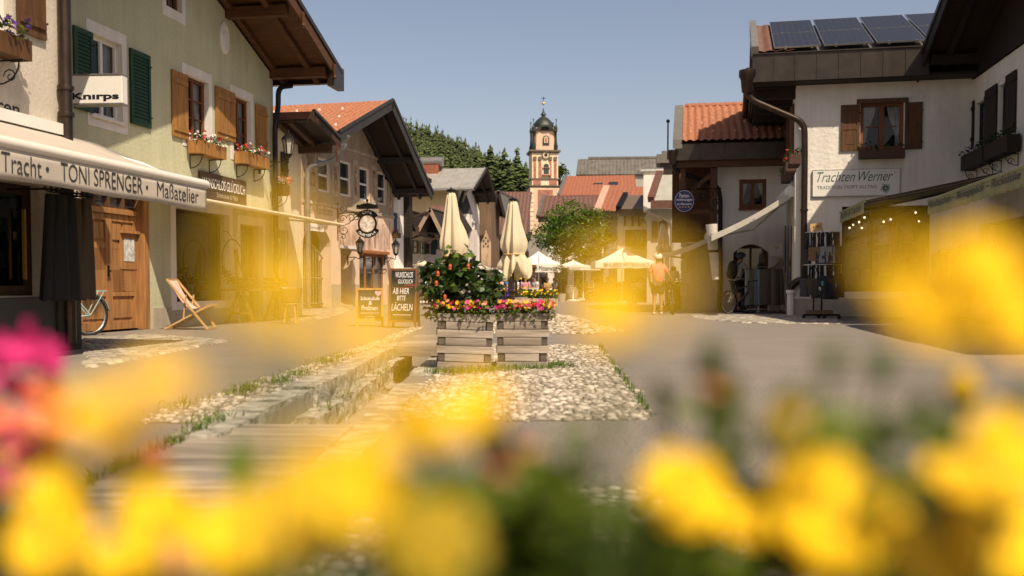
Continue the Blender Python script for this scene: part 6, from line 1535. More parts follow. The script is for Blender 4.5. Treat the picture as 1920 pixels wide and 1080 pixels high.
# white awnings over the lane
def lane_awning(label, pa, pb, Ya, Yb, depth, m):
    A, B = at(*pa, Ya), at(*pb, Yb)
    t = thing('shop_awning', label, 'awning', (A.x, A.y, 0), rad(-10))
    rz = Matrix.Rotation(rad(10), 3, 'Z'); f = lambda p: rz @ (p - t.location)
    a, b_ = f(A), f(B)
    d = Vector((0, depth, 0))
    MB().grid(lambda u, v: a * (1 - u) + b_ * u + d * v + Vector((0, 0, -.07 * math.sin(PI * u) + .01 * math.sin(v * 9))), 12, 10).build('canopy', m, t, smooth=50, solid=.008)
    MB().grid(lambda u, v: a * (1 - u) + b_ * u + Vector((0, -.015, -.07 * math.sin(PI * u) - .17 * v)), 12, 2).build('side_flap', m, t, solid=.006)
    MB().grid(lambda u, v: b_ + d * u + Vector((-.01, 0, -.22 * v)), 20, 3).build('valance', m, t, solid=.006)
    MB().tube([a + Vector((0, -.02, .03)), a + d + Vector((0, 0, .03))], .16, 14).build('cassette', M_whitep, t, smooth=40)
    MB().tube([b_, b_ + d], .05, 8).build('front_bar', M_zinc, t)
    MB().tube([a + Vector((-.1, .35, -.2)), (a + b_) / 2 + Vector((.1, .35, -.42)), b_ + Vector((.05, .35, -.05))], .032, 6).build('folding_arm', M_zinc, t)
    return t
lane_awning('white awning sloping down from the solar panel house across the lane', (1482, 361), (1334, 441), 28.3, 28.6, 3.6, M_awn_w)
lane_awning('lower white awning sloping over the market cart beside the lane', (1330, 444), (1238, 476), 33.0, 33.4, 2.6, M_awn_w)
t = thing('rolled_awning', 'white folded awning cloth hanging down beside the dark downpipe', 'awning', at(1334, 430, 29.5))
MB().tube([(.0, 0, .15), (.02, 0, -.1), (.05, 0, -.5), (.10, .0, -1.0), (.13, 0, -1.48)], [.17, .16, .15, .13, .10], 10).build('cloth', M_awn_w, t, smooth=60)
MB().lathe([(.17, 0), (.175, .03), (.17, .06)], 10, (.06, 0, -.68)).build('tie', M_iron, t)
# ================================================================ parasols
def closed_parasol(label, px, pyt, pyb, Y, wpx, m, seed, ground=0.0, group='closed parasols'):
    top, bot = at(px, pyt, Y), at(px, pyb, Y); L_ = top.z - bot.z; R_ = wpx / FP * Y / 2; r_ = random.Random(seed)
    t = thing('closed_parasol', label, 'parasol', (top.x, Y, ground), 0, group)
    ph = [r_.uniform(0, 6) for _ in range(5)]
    prof = [(.12, 1.0), (.22, .985), (.30, .93), (.38, .82), (.48, .68), (.60, .54), (.72, .42), (.70, .34), (.60, .28), (.55, .25), (.62, .22), (.76, .15), (.86, .07), (.88, .0), (.80, -.005), (.40, .03)]
    n = 64
    def wob(a, i):
        k = i / len(prof); f = .12 + .26 * min(1, k * 1.2)
        tilt = .25 * k * math.sin(a + ph[0])
        return 1 + f * math.sin(8 * a + ph[1] + 1.2 * k) * .8 + .08 * math.sin(13 * a + ph[2] + 3 * k) + tilt + (.42 * max(0, math.sin(a * 1 + ph[3])) ** 8 if .3 < k < .6 else 0)
    z0 = bot.z - ground
    MB().lathe([(q * R_, z0 + v * L_) for q, v in prof], n, (0, 0, 0), wob, jag=lambda a, i: (.10 * math.sin(4 * a + ph[4]) + .05 * math.sin(9 * a)) * L_ if 12 <= i <= 14 else 0).build('canopy', m, t, smooth=70)
    MB().tube([(0, 0, 0), (0, 0, z0 + L_ + .02)], .035, 10).build('pole', M_beam, t)
    MB().lathe([(.05, 0), (.13, .01), (.13, .05), (.04, .08), (.02, .12)], 12, (0, 0, z0 + L_ - .01)).build('cap', M_iron, t)
    MB().lathe([(R_ * .66, 0), (R_ * .69, .02), (R_ * .66, .04)], 24, (0, 0, z0 + L_ * .235)).build('tie', flat('ochre_tie', (.5, .32, .1)), t)
    MB().lathe([(.30, 0), (.30, .08), (.06, .1), (.06, .3)], 12).build('foot', M_iron, t)
    return t
closed_parasol('tall closed cream parasol behind the leafy planter bush', 846, 359, 520, 27, 57, M_canvas, 1)
closed_parasol('tall closed cream parasol in front of the church tower', 962, 376, 510, 29, 58, M_canvas, 4)
closed_parasol('small closed grey white parasol before the lane awning', 1243, 417, 470, 36, 26, M_awn_w, 7, group=None)
def open_parasol(label, px, pyt, pyv, pyb, Y, wpx, m, n=4, body=None, rot=PI / 4, vh=.28, grd=True):
    top, bot = at(px, pyt, Y), at(px, pyv, Y); R_ = wpx / FP * Y / 2 * (1.06 if n > 4 else 1.35); z1, z0 = top.z, bot.z
    t = thing('open_parasol', label, 'parasol', (top.x, Y, 0), 0, 'open parasols on the square')
    b = MB(); V = [(0, 0, z1)]
    for k in range(n):
        a0, a1 = 2 * PI * k / n + rot, 2 * PI * (k + 1) / n + rot
        def fn(u, v, a0=a0, a1=a1):
            p = Vector((math.cos(a0), math.sin(a0), 0)).lerp(Vector((math.cos(a1), math.sin(a1), 0)), u) * R_ * v
            return (p.x, p.y, z1 + (z0 - z1) * v - .10 * math.sin(PI * v) * math.sin(PI * u) - .05 * math.sin(PI * v))
        b.grid(fn, 8, 8)
        def fv(u, v, a0=a0, a1=a1):
            p = Vector((math.cos(a0), math.sin(a0), 0)).lerp(Vector((math.cos(a1), math.sin(a1), 0)), u) * R_ * (1 + .004 * v)
            return (p.x, p.y, z0 - vh * v + .02 * math.sin(u * 25) * v)
        b.grid(fv, 14, 2)
    b.build('canopy', m, t, smooth=35)
    MB().tube([(0, 0, 0), (0, 0, z1)], .03, 8).build('pole', M_whitep, t)
    MB().lathe([(.4, 0), (.4, .06), (.05, .1), (.05, .4)], 12).build('foot', M_whitep, t)
    b = MB()
    for k in range(8 if n == 4 else n):
        a = 2 * PI * k / (8 if n == 4 else n) + rot; q = R_ * (.98 if (n > 4 or k % 2 == 0) else .70)
        b.tube([(0, 0, z1 - .1), (q * math.cos(a), q * math.sin(a), z0 - .02)], .012, 4)
    b.build('ribs', M_beam, t)
    if body:
        s = R_ * math.cos(PI / n)
        text('lettering', body, M_ink, t, -s * .72, s * .82, z0 - vh * .82, z0 - vh * .2, -s * 1.012 - .01)
    return t
open_parasol('broad cream square parasol with brewery lettering before the shuttered cream house', 1166, 466, 492, 562, 52, 112, M_canvas_w, 4, 'BRAUEREI MITTENWALD', vh=.32)
open_parasol('white square parasol with brewery lettering under the tree', 1010, 471, 496, 560, 54, 84, M_canvas_w, 4, 'Brauerei Mittenwald', vh=.42)
open_parasol('small round cream parasol between the two brewery parasols', 1075, 488, 498, 560, 56, 66, M_canvas_w, 8, None, .2, .12)
open_parasol('cream round parasol behind the small round one', 1094, 495, 503, 560, 60, 60, M_canvas_w, 8, None, .5, .12)
open_parasol('flat beige parasol low beside the timber house front', 905, 497, 503, 545, 58, 62, M_awn, 4, None, PI / 4, .1)
open_parasol('small white parasol in the shade beyond the planters', 939, 504, 512, 545, 52, 30, M_canvas_w, 6, None, .3, .12)
open_parasol('pale parasol tilted low in front of the mauve house', 796, 489, 496, 545, 50, 46, M_canvas, 6, None, .3, .05)

# ================================================================ plank planters with their flowers
M_pl1 = M_old
def crate(label, px, pyb, wpx, hpx, rz, tilt):
    p = gr(px, pyb); Y = p.y; wd = wpx / FP * Y; h = hpx / FP * Y * 1.0
    t = thing('planter_box', label, 'planter', (p.x, Y + wd / 2, 0), rz, 'plank planter boxes by the channel')
    t.rotation_euler = (0, tilt, rz)
    n = 7; bh = h / n; hw = wd / 2
    j = lambda: rnd.uniform(-.011, .011)
    for s in (-1, 1):
        q = MB(); dk = MB()
        for k in range(n):
            z0, z1 = bh * k + .003, bh * (k + 1) - .003
            lg = k % 2 == 0; ex = 0 if lg else .08; y0 = s * hw
            tp_ = .018 * (1 - k / n)
            q.box(-hw + ex + j() + tp_, hw - ex + j() - tp_, min(y0, y0 - s * .045), max(y0, y0 - s * .045), z0, z1)
            e2 = .047 if lg else .012
            xo = s * (hw - tp_) if lg else s * (hw - .012 - tp_)
            dk.box(min(xo, xo - s * .065), max(xo, xo - s * .065), -hw + e2, hw - e2, z0, z1)
        q.build('plank_side', M_old, t, bevel=.004); dk.build('plank_side', M_old_dark, t, bevel=.004)
    MB().box(-hw + .08, hw - .08, -hw + .05, hw - .05, .02, h - .05).build('soil', flat('soil', (.03, .02, .013)), t)
    return t, h, hw
pl1, ph1, phw1 = crate('leaning grey plank planter with the leafy lantern bush', 866, 694, 110, 106, rad(5), rad(2.0))
pl2, ph2, phw2 = crate('upright grey plank planter with bright bedding flowers', 980, 693, 103, 106, rad(-1), 0)
c1, c2 = pl1.location, pl2.location
# leafy bush with hanging lantern flowers
LB = thing('lantern_bush', 'big leafy bush with hanging orange lantern flowers in the left planter', 'bush', (c1.x - .10, c1.y, ph1 - .03))
lp = []; 
tips = []
for _ in range(34):
    a, r0 = rnd.uniform(0, 2 * PI), rnd.uniform(.05, .36); hh = rnd.uniform(.15, .68) * (1 - (r0 / .54) ** 2)
    tips.append(Vector((r0 * math.cos(a) + .04, r0 * .8 * math.sin(a), hh)))
b = MB()
for tp_ in tips:
    b.tube([(0, 0, 0), (tp_.x * .35, tp_.y * .35, tp_.z * .6), tp_], [.010, .007, .003], 5)
    for _ in range(26): lp.append(tp_ + Vector((rnd.gauss(0, .06), rnd.gauss(0, .06), rnd.gauss(-.02, .06))))
b.build('stems', M_bark, LB)
leaf_mass('leaves', M_leaf_d, LB, lp, .098, .5, .8, .5); leaf_mass('leaves', M_leaf, LB, lp[::3], .075, .5, .8, .5)
M_lan = petal('orange_lantern', (.45, .06, .025), (.60, .15, .05), .25)
for px, py in ((844, 500), (821, 513), (878, 499), (818, 531), (834, 557)):
    p = at(px, py, c1.y - .26) - LB.location
    MB().lathe([(.003, .026), (.010, .023), (.017, .010), (.017, -.006), (.012, -.016), (.017, -.024)], 10, p, lambda a, i: 1 + .1 * math.sin(5 * a)).build('lantern_flower', M_lan, LB, smooth=50)
# bedding flowers
def bedding(label, cx, cy, z, wx, wy, cols, n_leaf=500, n_fl=40, r=.020, hgt=.12, name='bedding_flowers', leafm=None, lsize=.05):
    t = thing(name, label, 'flowers', (cx, cy, z))
    P_ = lambda lo, hi: (rnd.uniform(-wx, wx), rnd.uniform(-wy, wy), rnd.uniform(lo, hi))
    leaf_mass('leaves', leafm or M_leaf, t, [P_(-.05, hgt) for _ in range(n_leaf)], lsize)
    for m_, k in cols:
        flower_mass('blossoms', m_, t, [P_(hgt * .45, hgt * 1.15) for _ in range(k)], r * rnd.uniform(.9, 1.1), (0, -.8, .7), .5)
    return t
bedding('yellow and magenta bedding flowers spilling over the front of the left planter', c1.x - .02, c1.y - phw1 + .06, ph1 - .01, phw1 * .98, .11, ((M_py, 22), (M_pp, 30), (M_ps, 16), (M_pr, 12)), 420, r=.023)
bedding('mixed yellow, salmon and magenta bedding flowers filling the right planter', c2.x + .02, c2.y - phw2 + .1, ph2 - .01, phw2 * 1.08, .16, ((M_py, 20), (M_pp, 40), (M_ps, 30), (M_pk, 16), (M_pr, 16)), 620, r=.023)
bedding('purple salvia spikes behind the bedding flowers of the right planter', c2.x - .22, c2.y + .05, ph2 + .02, .14, .1, ((M_pv, 40),), 160, r=.016, hgt=.2, name='purple_flowers', leafm=M_leaf_d)
bedding('tuft of silvery grass flowers at the back of the right planter', c2.x + .05, c2.y + .12, ph2, .2, .1, ((petal('silver_petal', (.40, .38, .26)), 150),), 160, r=.010, hgt=.11, name='silver_flowers', leafm=M_leaf_y)
# beds on the square
for lb, pl_, pr_, py, Y, cols, hh in (('long low flower bed of yellow and orange blossoms behind the right planter', 925, 990, 552, 40, ((M_py, 60), (M_pg, 50), (M_pr, 16)), .7), ('long low green flower bed reaching to the person in beige trousers', 985, 1046, 556, 42, ((M_py, 40), (M_pg, 14)), .6)):
    a, b_ = at(pl_, py, Y), at(pr_, py, Y)
    t = thing('flower_bed', lb, 'flower bed', ((a.x + b_.x) / 2, Y, 0))
    hw = (b_.x - a.x) / 2
    MB().box(-hw, hw, -.35, .35, 0, .32).build('trough', M_plinth, t)
    leaf_mass('leaves', M_leaf, t, [(rnd.uniform(-hw, hw), rnd.uniform(-.4, .4), rnd.uniform(.25, hh)) for _ in range(700)], .12)
    for m_, k in cols: flower_mass('blossoms', m_, t, [(rnd.uniform(-hw, hw), rnd.uniform(-.42, .3), rnd.uniform(.45, hh + .08)) for _ in range(k)], .045, (0, -.8, .6))
for lb, px, py, Y, r0, m_ in (('small round tree in a tub with yellow blossoms at the right closed parasol', 975, 506, 34, .38, M_py), ('round clipped tub tree in the shade under the beige parasol', 927, 518, 50, .45, None), ('second round tub tree in the shade next to the white parasol', 948, 520, 50, .35, None), ('round tub tree with dull flowers beside the beer barrel', 1052, 512, 52, .5, None)):
    p = at(px, py, Y)
    t = thing('tub_tree', lb, 'potted tree', (p.x, Y, 0), 0, 'tub trees on the square')
    leaf_mass('crown', M_leaf if m_ else M_leaf_d, t, [Vector((rnd.gauss(0, 1), rnd.gauss(0, 1), rnd.gauss(0, 1))).normalized() * r0 * rnd.uniform(.5, 1) + Vector((0, 0, p.z)) for _ in range(320)], .12)
    if m_: flower_mass('blossoms', m_, t, [Vector((rnd.gauss(0, 1), rnd.gauss(-.6, 1), rnd.gauss(0, 1))).normalized() * r0 * 1.02 + Vector((0, 0, p.z)) for _ in range(46)], .06, (0, -.9, .4))
    MB().tube([(0, 0, .4), (0, 0, p.z)], .03, 6).build('trunk', M_bark, t)
    MB().lathe([(.2, 0), (.27, .45), (.24, .45), (.2, .4)], 14).build('tub', M_plinth, t)

# ================================================================ chalkboards, deckchair, table group
def aboard(label, px0, px1, pyt, pyb, rz, lines, frame, boardm, legs=.05):
    p = gr((px0 + px1) / 2, pyb); Y = p.y; w2 = (px1 - px0) / FP * Y / 2; h = (pyb - pyt) / FP * Y
    t = thing('chalkboard_stand', label, 'chalkboard', (p.x, Y, 0), rz)
    ln = .16
    f = lambda x, y, z: (x, y + (z / h) * ln, z)
    for sg, nm in ((1, 'board'), (-1, 'back_board')):
        yo = 0 if sg > 0 else 2 * ln
        g = lambda x, y, z, sg=sg, yo=yo: (x, yo + sg * (y + (z / h) * ln), z)
        def bx(b, x0, x1, y0, y1, z0, z1): b.hexa([g(x0, y0, z0), g(x1, y0, z0), g(x1, y1, z0), g(x0, y1, z0)], [g(x0, y0, z1), g(x1, y0, z1), g(x1, y1, z1), g(x0, y1, z1)])
        b = MB(); bx(b, -w2, -w2 + .045, -.02, .015, 0, h); bx(b, w2 - .045, w2, -.02, .015, 0, h); bx(b, -w2 + .046, w2 - .046, -.018, .013, h - .045, h); bx(b, -w2 + .046, w2 - .046, -.018, .013, legs + .06, legs + .10)
        fr_ = b.build('frame' if sg > 0 else 'back_frame', frame, t)
        b = MB(); bx(b, -w2 + .04, w2 - .04, -.006, .006, legs + .08, h - .04)
        bd = b.build(nm, boardm, t)
    for body, x0, x1, z0, z1, m_ in lines:
        o = text('lettering', body, m_, t, -w2 + 2 * w2 * x0, -w2 + 2 * w2 * x1, h * z0, h * z1, 0, shear=.1)
        me = o.data; V = np.zeros(len(me.vertices) * 3, dtype=np.float32); me.vertices.foreach_get('co', V); V = V.reshape(-1, 3)
        V[:, 1] = -.010 + V[:, 2] / h * ln; me.vertices.foreach_set('co', V.ravel()); me.update()
    return t, w2, h, ln
M_red_chalk = flat('red_chalk', (.5, .12, .07)); M_bframe = wood('board_frame', (.16, .075, .028), 'z'); M_oframe = wood('orange_frame', (.38, .20, .055), 'z')
aboard('tall dark chalkboard stand asking people to smile', 726, 781, 503, 615, rad(-9), [('WUNSCHLOS', .22, .84, .845, .94, M_chalk), ('GL\u00dcCKLICH', .32, .84, .745, .83, M_chalk), ('MITTENWALD', .55, .92, .70, .735, M_red_chalk), ('AB HIER', .14, .72, .57, .665, M_chalk), ('BITTE', .30, .60, .46, .54, M_chalk), ('L\u00c4CHELN', .12, .86, .29, .43, M_chalk), ('_____', .14, .86, .672, .678, M_red_chalk), ('_____', .16, .8, .215, .222, M_chalk)], M_bframe, M_board)
ab2, w2, h, ln = aboard('small orange framed chalkboard stand advertising chocolate and pralines', 668, 719, 540, 612, rad(8), [('Schokolade', .16, .86, .68, .78, M_chalk), ('&', .46, .58, .56, .66, M_chalk), ('Pralinen', .2, .78, .42, .54, M_chalk), ('handgemacht in Mittenwald', .16, .84, .33, .365, M_chalk), ('direkt im Laden', .36, .66, .245, .27, M_chalk), ('gleich nebenan', .28, .74, .185, .21, M_chalk)], M_oframe, M_board)
b = MB(); hp_ = [(16 * math.sin(a) ** 3, 13 * math.cos(a) - 5 * math.cos(2 * a) - 2 * math.cos(3 * a) - math.cos(4 * a)) for a in [2 * PI * k / 28 for k in range(28)]]
b.poly(*[(w2 * .62 + x * .0042, -.012 + (h * .86 + z * .0042) / h * ln, h * .86 + z * .0042) for x, z in hp_]).build('heart', flat('pink_chalk', (.75, .30, .34)), ab2)
# deckchair
p0, p1 = gr(316, 618), gr(396, 618)
DC = thing('deckchair', 'wooden folding deckchair with a pink sling beside the oak door', 'deckchair', ((p0.x + p1.x) / 2, (p0.y + p1.y) / 2 + .05, 0), rad(0))
hw = (p1.x - p0.x) / 2
M_dcw = wood('pine', (.48, .30, .12), 'x', .2)
zt_ = .95
b = MB()
for y in (-.28, .28):
    b.beam((hw, y, .02), (-hw * .85, y, zt_), .03, .05, (0, 1, 0)).beam((-hw, y * .9, .02), (hw * 1.05, y * .9, .46), .03, .05, (0, 1, 0)).beam((-hw * .15, y * .82, .18), (-hw * .02, y * .82, .66), .025, .04, (0, 1, 0))
b.beam((-hw * .85, -.28, zt_), (-hw * .85, .28, zt_), .035, .035).beam((hw * 1.05, -.26, .46), (hw * 1.05, .26, .46), .035, .035).beam((-hw, -.26, .03), (-hw, .26, .03), .03, .03).beam((hw, -.28, .03), (hw, .28, .03), .03, .03)
b.build('frame', M_dcw, DC)
MB().grid(lambda u, v: (-hw * .85 + (hw * 1.88) * u, -.24 + .48 * v, zt_ + (.46 - zt_) * u - .30 * math.sin(PI * u) ** 1.2 * (1.2 - .5 * u)), 20, 6).build('sling', mat('striped_sling', (.62, .22, .22), .85, 0, .25, 30, st=(.01, 1, .01), col2=(.78, .55, .45), detail=1), DC, smooth=60, solid=.006)
# display table with things, stools
p0, p1 = gr(440, 607), gr(528, 601)
TB = thing('display_table', 'long brown trestle table set out before the chocolate shop', 'table', ((p0.x + p1.x) / 2, (p0.y + p1.y) / 2, 0), rad(74))
M_tabw = wood('table_wood', (.16, .08, .03), 'x')
tl = (p1 - p0).length / 2
b = MB()
MB().box(-tl, tl, -.32, .32, .72, .765).build('table_top', M_tabw, TB, bevel=.006)
for s in (-1, 1):
    MB().beam((s * tl * .75, -.34, 0), (s * tl * .75, -.05, .72), .04, .05).beam((s * tl * .75, .34, 0), (s * tl * .75, .05, .72), .04, .05).box(s * tl * .75 - .02, s * tl * .75 + .02, -.24, .24, .2, .25).build('leg', M_tabw, TB)
M_wick = mat('wicker', (.22, .12, .05), .8, 0, .4, 40, .5, 60)
for lb, x, s in (('small wooden display crate on the trestle table', -.5, 1), ('wire basket with parcels at the far end of the trestle table', .7, 1.25)):
    o = thing('display_crate', lb, 'crate', TB.matrix_world @ Vector((0, 0, 0)))
    o.location = Vector(TB.location) + Matrix.Rotation(rad(74), 3, 'Z') @ Vector((x * tl, 0, .767)); o.rotation_euler = (0, 0, rad(74))
    b = MB()
    for z in (0, .09, .18): b.box(-.2 * s, .2 * s, -.16, -.145, z + .002, z + .07).box(-.2 * s, .2 * s, .145, .16, z + .002, z + .07).box(-.2 * s, -.19 * s, -.144, .144, z + .002, z + .07).box(.19 * s, .2 * s, -.144, .144, z + .002, z + .07)
    b.box(-.19 * s, .19 * s, -.144, .144, .0, .012).build('slats', M_tabw, o)
    b = MB()
    for k in range(10): x_, y_ = rnd.uniform(-.13, .13) * s, rnd.uniform(-.1, .1); b.box(x_ - .04, x_ + .04, y_ - .03, y_ + .03, .013 + .05 * (k % 3), .05 + .06 * (k % 4))
    b.build('parcels', flat('parcel_paper', (.5, .36, .18), var=.3, island=True), o)
def stool(label, px, py, dx=0):
    p = gr(px, py); t = thing('stool', label, 'stool', (p.x, p.y, 0), rnd.uniform(0, 1), 'stools before the chocolate shop')
    MB().lathe([(.02, .42), (.17, .42), (.18, .44), (.18, .46), (.16, .475), (.01, .475)], 18).build('seat', M_dcw, t, smooth=40)
    for k in range(4):
        a = PI / 2 * k + .4; MB().tube([(.19 * math.cos(a), .19 * math.sin(a), 0), (.12 * math.cos(a), .12 * math.sin(a), .43)], [.016, .02], 7).build('leg', M_dcw, t)
    return t
s1 = stool('pale wooden stool carrying a dark tub in front of the trestle table', 546, 607)
t = thing('basket', 'dark woven tub standing on the pale stool', 'basket', (s1.location.x, s1.location.y, .477))
MB().lathe([(.19, 0), (.25, .28), (.26, .3), (.24, .3), (.19, .05), (.01, .04)], 18).build('tub', M_wick, t); leaf_mass('paper_shreds', M_chalk, t, [(rnd.uniform(-.17, .17), rnd.uniform(-.17, .17), .27) for _ in range(60)], .1)
x, z = GH.hit(443, 488, -.3)
WR = thing('wire_wreath', 'thin dark wire ring wreath with dry twigs between shop window and door', 'wreath', GH.w(x, -.22, z), GH.a)
MB().tube([(.52 * math.cos(a), 0, .46 * math.sin(a)) for a in [2 * PI * k / 32 for k in range(32)]], .012, 5, closed=True).tube([(0, 0, .46), (0, .1, .62), (0, .22, .66)], .006, 4).build('ring', M_iron, WR)
leaf_mass('twigs', M_hair, WR, [(.52 * math.cos(a), rnd.gauss(0, .03), .46 * math.sin(a)) for a in [rnd.uniform(3.4, 5.6) for _ in range(70)]], .13)
t = thing('sign_easel', 'slim brown wooden easel board leaning beside the shop door', 'easel', GH.w(GH.hit(457, 530, -.4)[0], -.4, 0), GH.a)
MB().beam((-.12, 0, 0), (0, .2, 1.65), .05, .03).beam((.35, 0, 0), (.06, .2, 1.65), .05, .03).box(-.1, .35, .04, .07, .55, .62).build('legs', M_tabw, t); MB().hexa([(-.1, .03, .62), (.34, .03, .62), (.34, .05, .62), (-.1, .05, .62)], [(.0, .15, 1.3), (.14, .15, 1.3), (.14, .17, 1.3), (0, .17, 1.3)]).build('board', M_pink, t)

# ================================================================ bicycles
def bicycle(label, loc, rz, fc, wheel_r=.34, lean=0.0, mudguard=False, thin=.016, city=False):
    t = thing('bicycle', label, 'bicycle', loc, rz); t.rotation_euler = (lean, 0, rz)
    wb = .54
    fm = flat('bike_paint_%d' % int(sum(fc) * 999), fc, rough=.35)
    for sx, nm in ((-wb, 'wheel'), (wb, 'wheel')):
        ty = MB().tube([(sx + wheel_r * math.cos(a), 0, wheel_r + wheel_r * math.sin(a) * .985) for a in [2 * PI * k / 32 for k in range(32)]], .026 if not city else .02, 8, closed=True).build(nm, M_rubber, t, smooth=60)
        MB().tube([(sx + (wheel_r - .04) * math.cos(a), 0, wheel_r + (wheel_r - .04) * math.sin(a)) for a in [2 * PI * k / 32 for k in range(32)]], .012, 6, closed=True).build('rim', M_steel, ty)
        b = MB()
        for k in range(16):
            a = 2 * PI * k / 16; b.tube([(sx + .02 * math.cos(a + 1), (-1) ** k * .02, wheel_r + .02 * math.sin(a + 1)), (sx + (wheel_r - .04) * math.cos(a), 0, wheel_r + (wheel_r - .04) * math.sin(a))], .0022, 3)
        b.tube([(sx, -.05, wheel_r), (sx, .05, wheel_r)], .02, 8).build('spokes', M_steel, ty)
    bb, st_, hd, sp = Vector((-.08, 0, .29)), Vector((-.24, 0, .80)), Vector((.36, 0, .86)), Vector((.40, 0, .70))
    b = MB().tube([bb, st_ + Vector((-.02, 0, .06))], thin, 8).tube([bb, sp], thin * 1.4, 8).tube([st_ - Vector((-.02, 0, .06)), hd - Vector((0, 0, .03))] if not city else [bb + Vector((.06, 0, .14)), hd - Vector((.05, 0, .1))], thin * 1.2, 8).tube([sp, hd], thin * 1.3, 8)
    for y in (-.05, .05): b.tube([bb + Vector((0, y * .6, 0)), (-wb, y, wheel_r)], .01, 6).tube([st_ - Vector((0, -y * .4, .08)), (-wb, y, wheel_r)], .009, 6)
    b.build('frame', fm, t, smooth=50)
    b = MB()
    for y in (-.06, .06): b.tube([sp + Vector((0, y, -.02)), (wb, y, wheel_r)], .014, 6)
    b.tube([sp + Vector((0, -.06, -.02)), sp + Vector((0, .06, -.02))], .016, 6).build('fork', M_steel if not city else fm, t)
    MB().tube([hd, hd + Vector((.03, 0, .12))], .014, 6).tube([hd + Vector((.02, -.34, .15)), hd + Vector((.04, -.1, .12)), hd + Vector((.04, .1, .12)), hd + Vector((.02, .34, .15))], .012, 7).tube([hd + Vector((.02, -.34, .15)), hd + Vector((.01, -.22, .14))], .018, 7).tube([hd + Vector((.01, .22, .14)), hd + Vector((.02, .34, .15))], .018, 7).build('handlebar', M_rubber, t)
    MB().tube([st_, st_ + Vector((-.04, 0, .14))], .013, 6).hexa([(-.42, -.07, .95), (-.14, -.02, .96), (-.14, .02, .96), (-.42, .07, .95)], [(-.42, -.075, .99), (-.14, -.018, .985), (-.14, .018, .985), (-.42, .075, .99)]).build('saddle', M_rubber, t, bevel=.01)
    o = MB().lathe([(.02, -.006), (.09, -.005), (.09, .005), (.02, .006)], 20).build('chainring', M_iron, t); o.rotation_euler = (PI / 2, 0, 0); o.location = (bb.x, -.05, bb.z)
    MB().tube([bb + Vector((0, -.06, 0)), bb + Vector((.1, -.08, -.14))], .011, 6).tube([bb + Vector((0, .06, 0)), bb + Vector((-.1, .08, .14))], .011, 6).box(.0, .05, -.16, -.08, .13, .16).build('pedal_cranks', M_iron, t)
    if mudguard:
        for sx in (-wb, wb):
            MB().grid(lambda u, v, sx=sx: (sx + (wheel_r + .035) * math.cos((.1 + u * .85) * PI + (0 if sx > 0 else 0)), -.035 + .07 * v, wheel_r + (wheel_r + .035) * math.sin((.1 + u * .85) * PI)), 20, 3).build('mudguard', fm, t, smooth=60, solid=.003)
        b = MB()
        for y in (-.09, .09): b.tube([(-wb - .3, y, .74), (-wb + .26, y, .74)], .008, 5).tube([(-wb - .25, y, .74), (-wb, y * .6, wheel_r)], .007, 5)
        b.tube([(-wb - .3, -.09, .74), (-wb - .3, .09, .74)], .008, 5).tube([(-wb - .1, -.09, .74), (-wb - .1, .09, .74)], .008, 5).build('carrier', fm, t)
    return t
pm_ = gr(168, 629)
bicycle('mint green city bicycle parked beside the oak door behind the trousers', (pm_.x - .31, pm_.y - .44, 0), rad(235), (.36, .50, .46), .34, rad(3), True, city=True)
pw_ = gr(1262, 590)
bicycle('dark bicycle pushed by the person in the coral shirt', (pw_.x + .05, pw_.y + .45, 0), rad(83), (.02, .02, .022), .34, rad(-3))
pc_ = gr(1388, 588)
bicycle('dark mountain bike with brown frame held by the cyclist with a rucksack', (pc_.x, pc_.y + .1, 0), rad(40), (.10, .075, .045), .35, rad(2))
pr_ = gr(1186, 576)
bicycle('bicycle seen edge on under the big brewery parasol', (pr_.x, pr_.y + .4, 0), rad(95), (.10, .10, .10), .34)

# ================================================================ people
def skin_mesh(name, J, E, R_, root=0, sub=1):
    me = bpy.data.meshes.new(name); me.from_pydata([tuple(j) for j in J], E, [])
    o = bpy.data.objects.new(name, me); COL.objects.link(o)
    md = o.modifiers.new('s', 'SKIN'); md.use_smooth_shade = True
    for i, v in enumerate(me.skin_vertices[0].data):
        r_ = R_[i]; v.radius = (r_, r_) if not hasattr(r_, '__len__') else r_; v.use_root = (i == root)
    if sub: m2 = o.modifiers.new('u', 'SUBSURF'); m2.levels = sub; m2.render_levels = sub
    bpy.context.view_layer.update()
    out = bpy.data.meshes.new_from_object(o.evaluated_get(bpy.context.evaluated_depsgraph_get()))
    bpy.data.objects.remove(o); out.name = name
    return out
STAND = dict(pelvis=(0, 0, .93), waist=(0, .0, 1.08), chest=(0, .0, 1.28), neck=(0, .01, 1.46), chin=(0, .02, 1.53), head=(0, .02, 1.63), crown=(0, .01, 1.72),
             sl=(-.17, 0, 1.40), sr=(.17, 0, 1.40), el=(-.24, -.02, 1.12), er=(.24, -.02, 1.12), wl=(-.25, .08, .88), wr=(.25, .08, .88),
             hl=(-.09, 0, .88), hr=(.09, 0, .88), kl=(-.10, .02, .48), kr=(.10, .02, .48), al=(-.10, -.02, .09), ar=(.10, -.02, .09), tl=(-.115, .13, .03), tr=(.115, .13, .03))
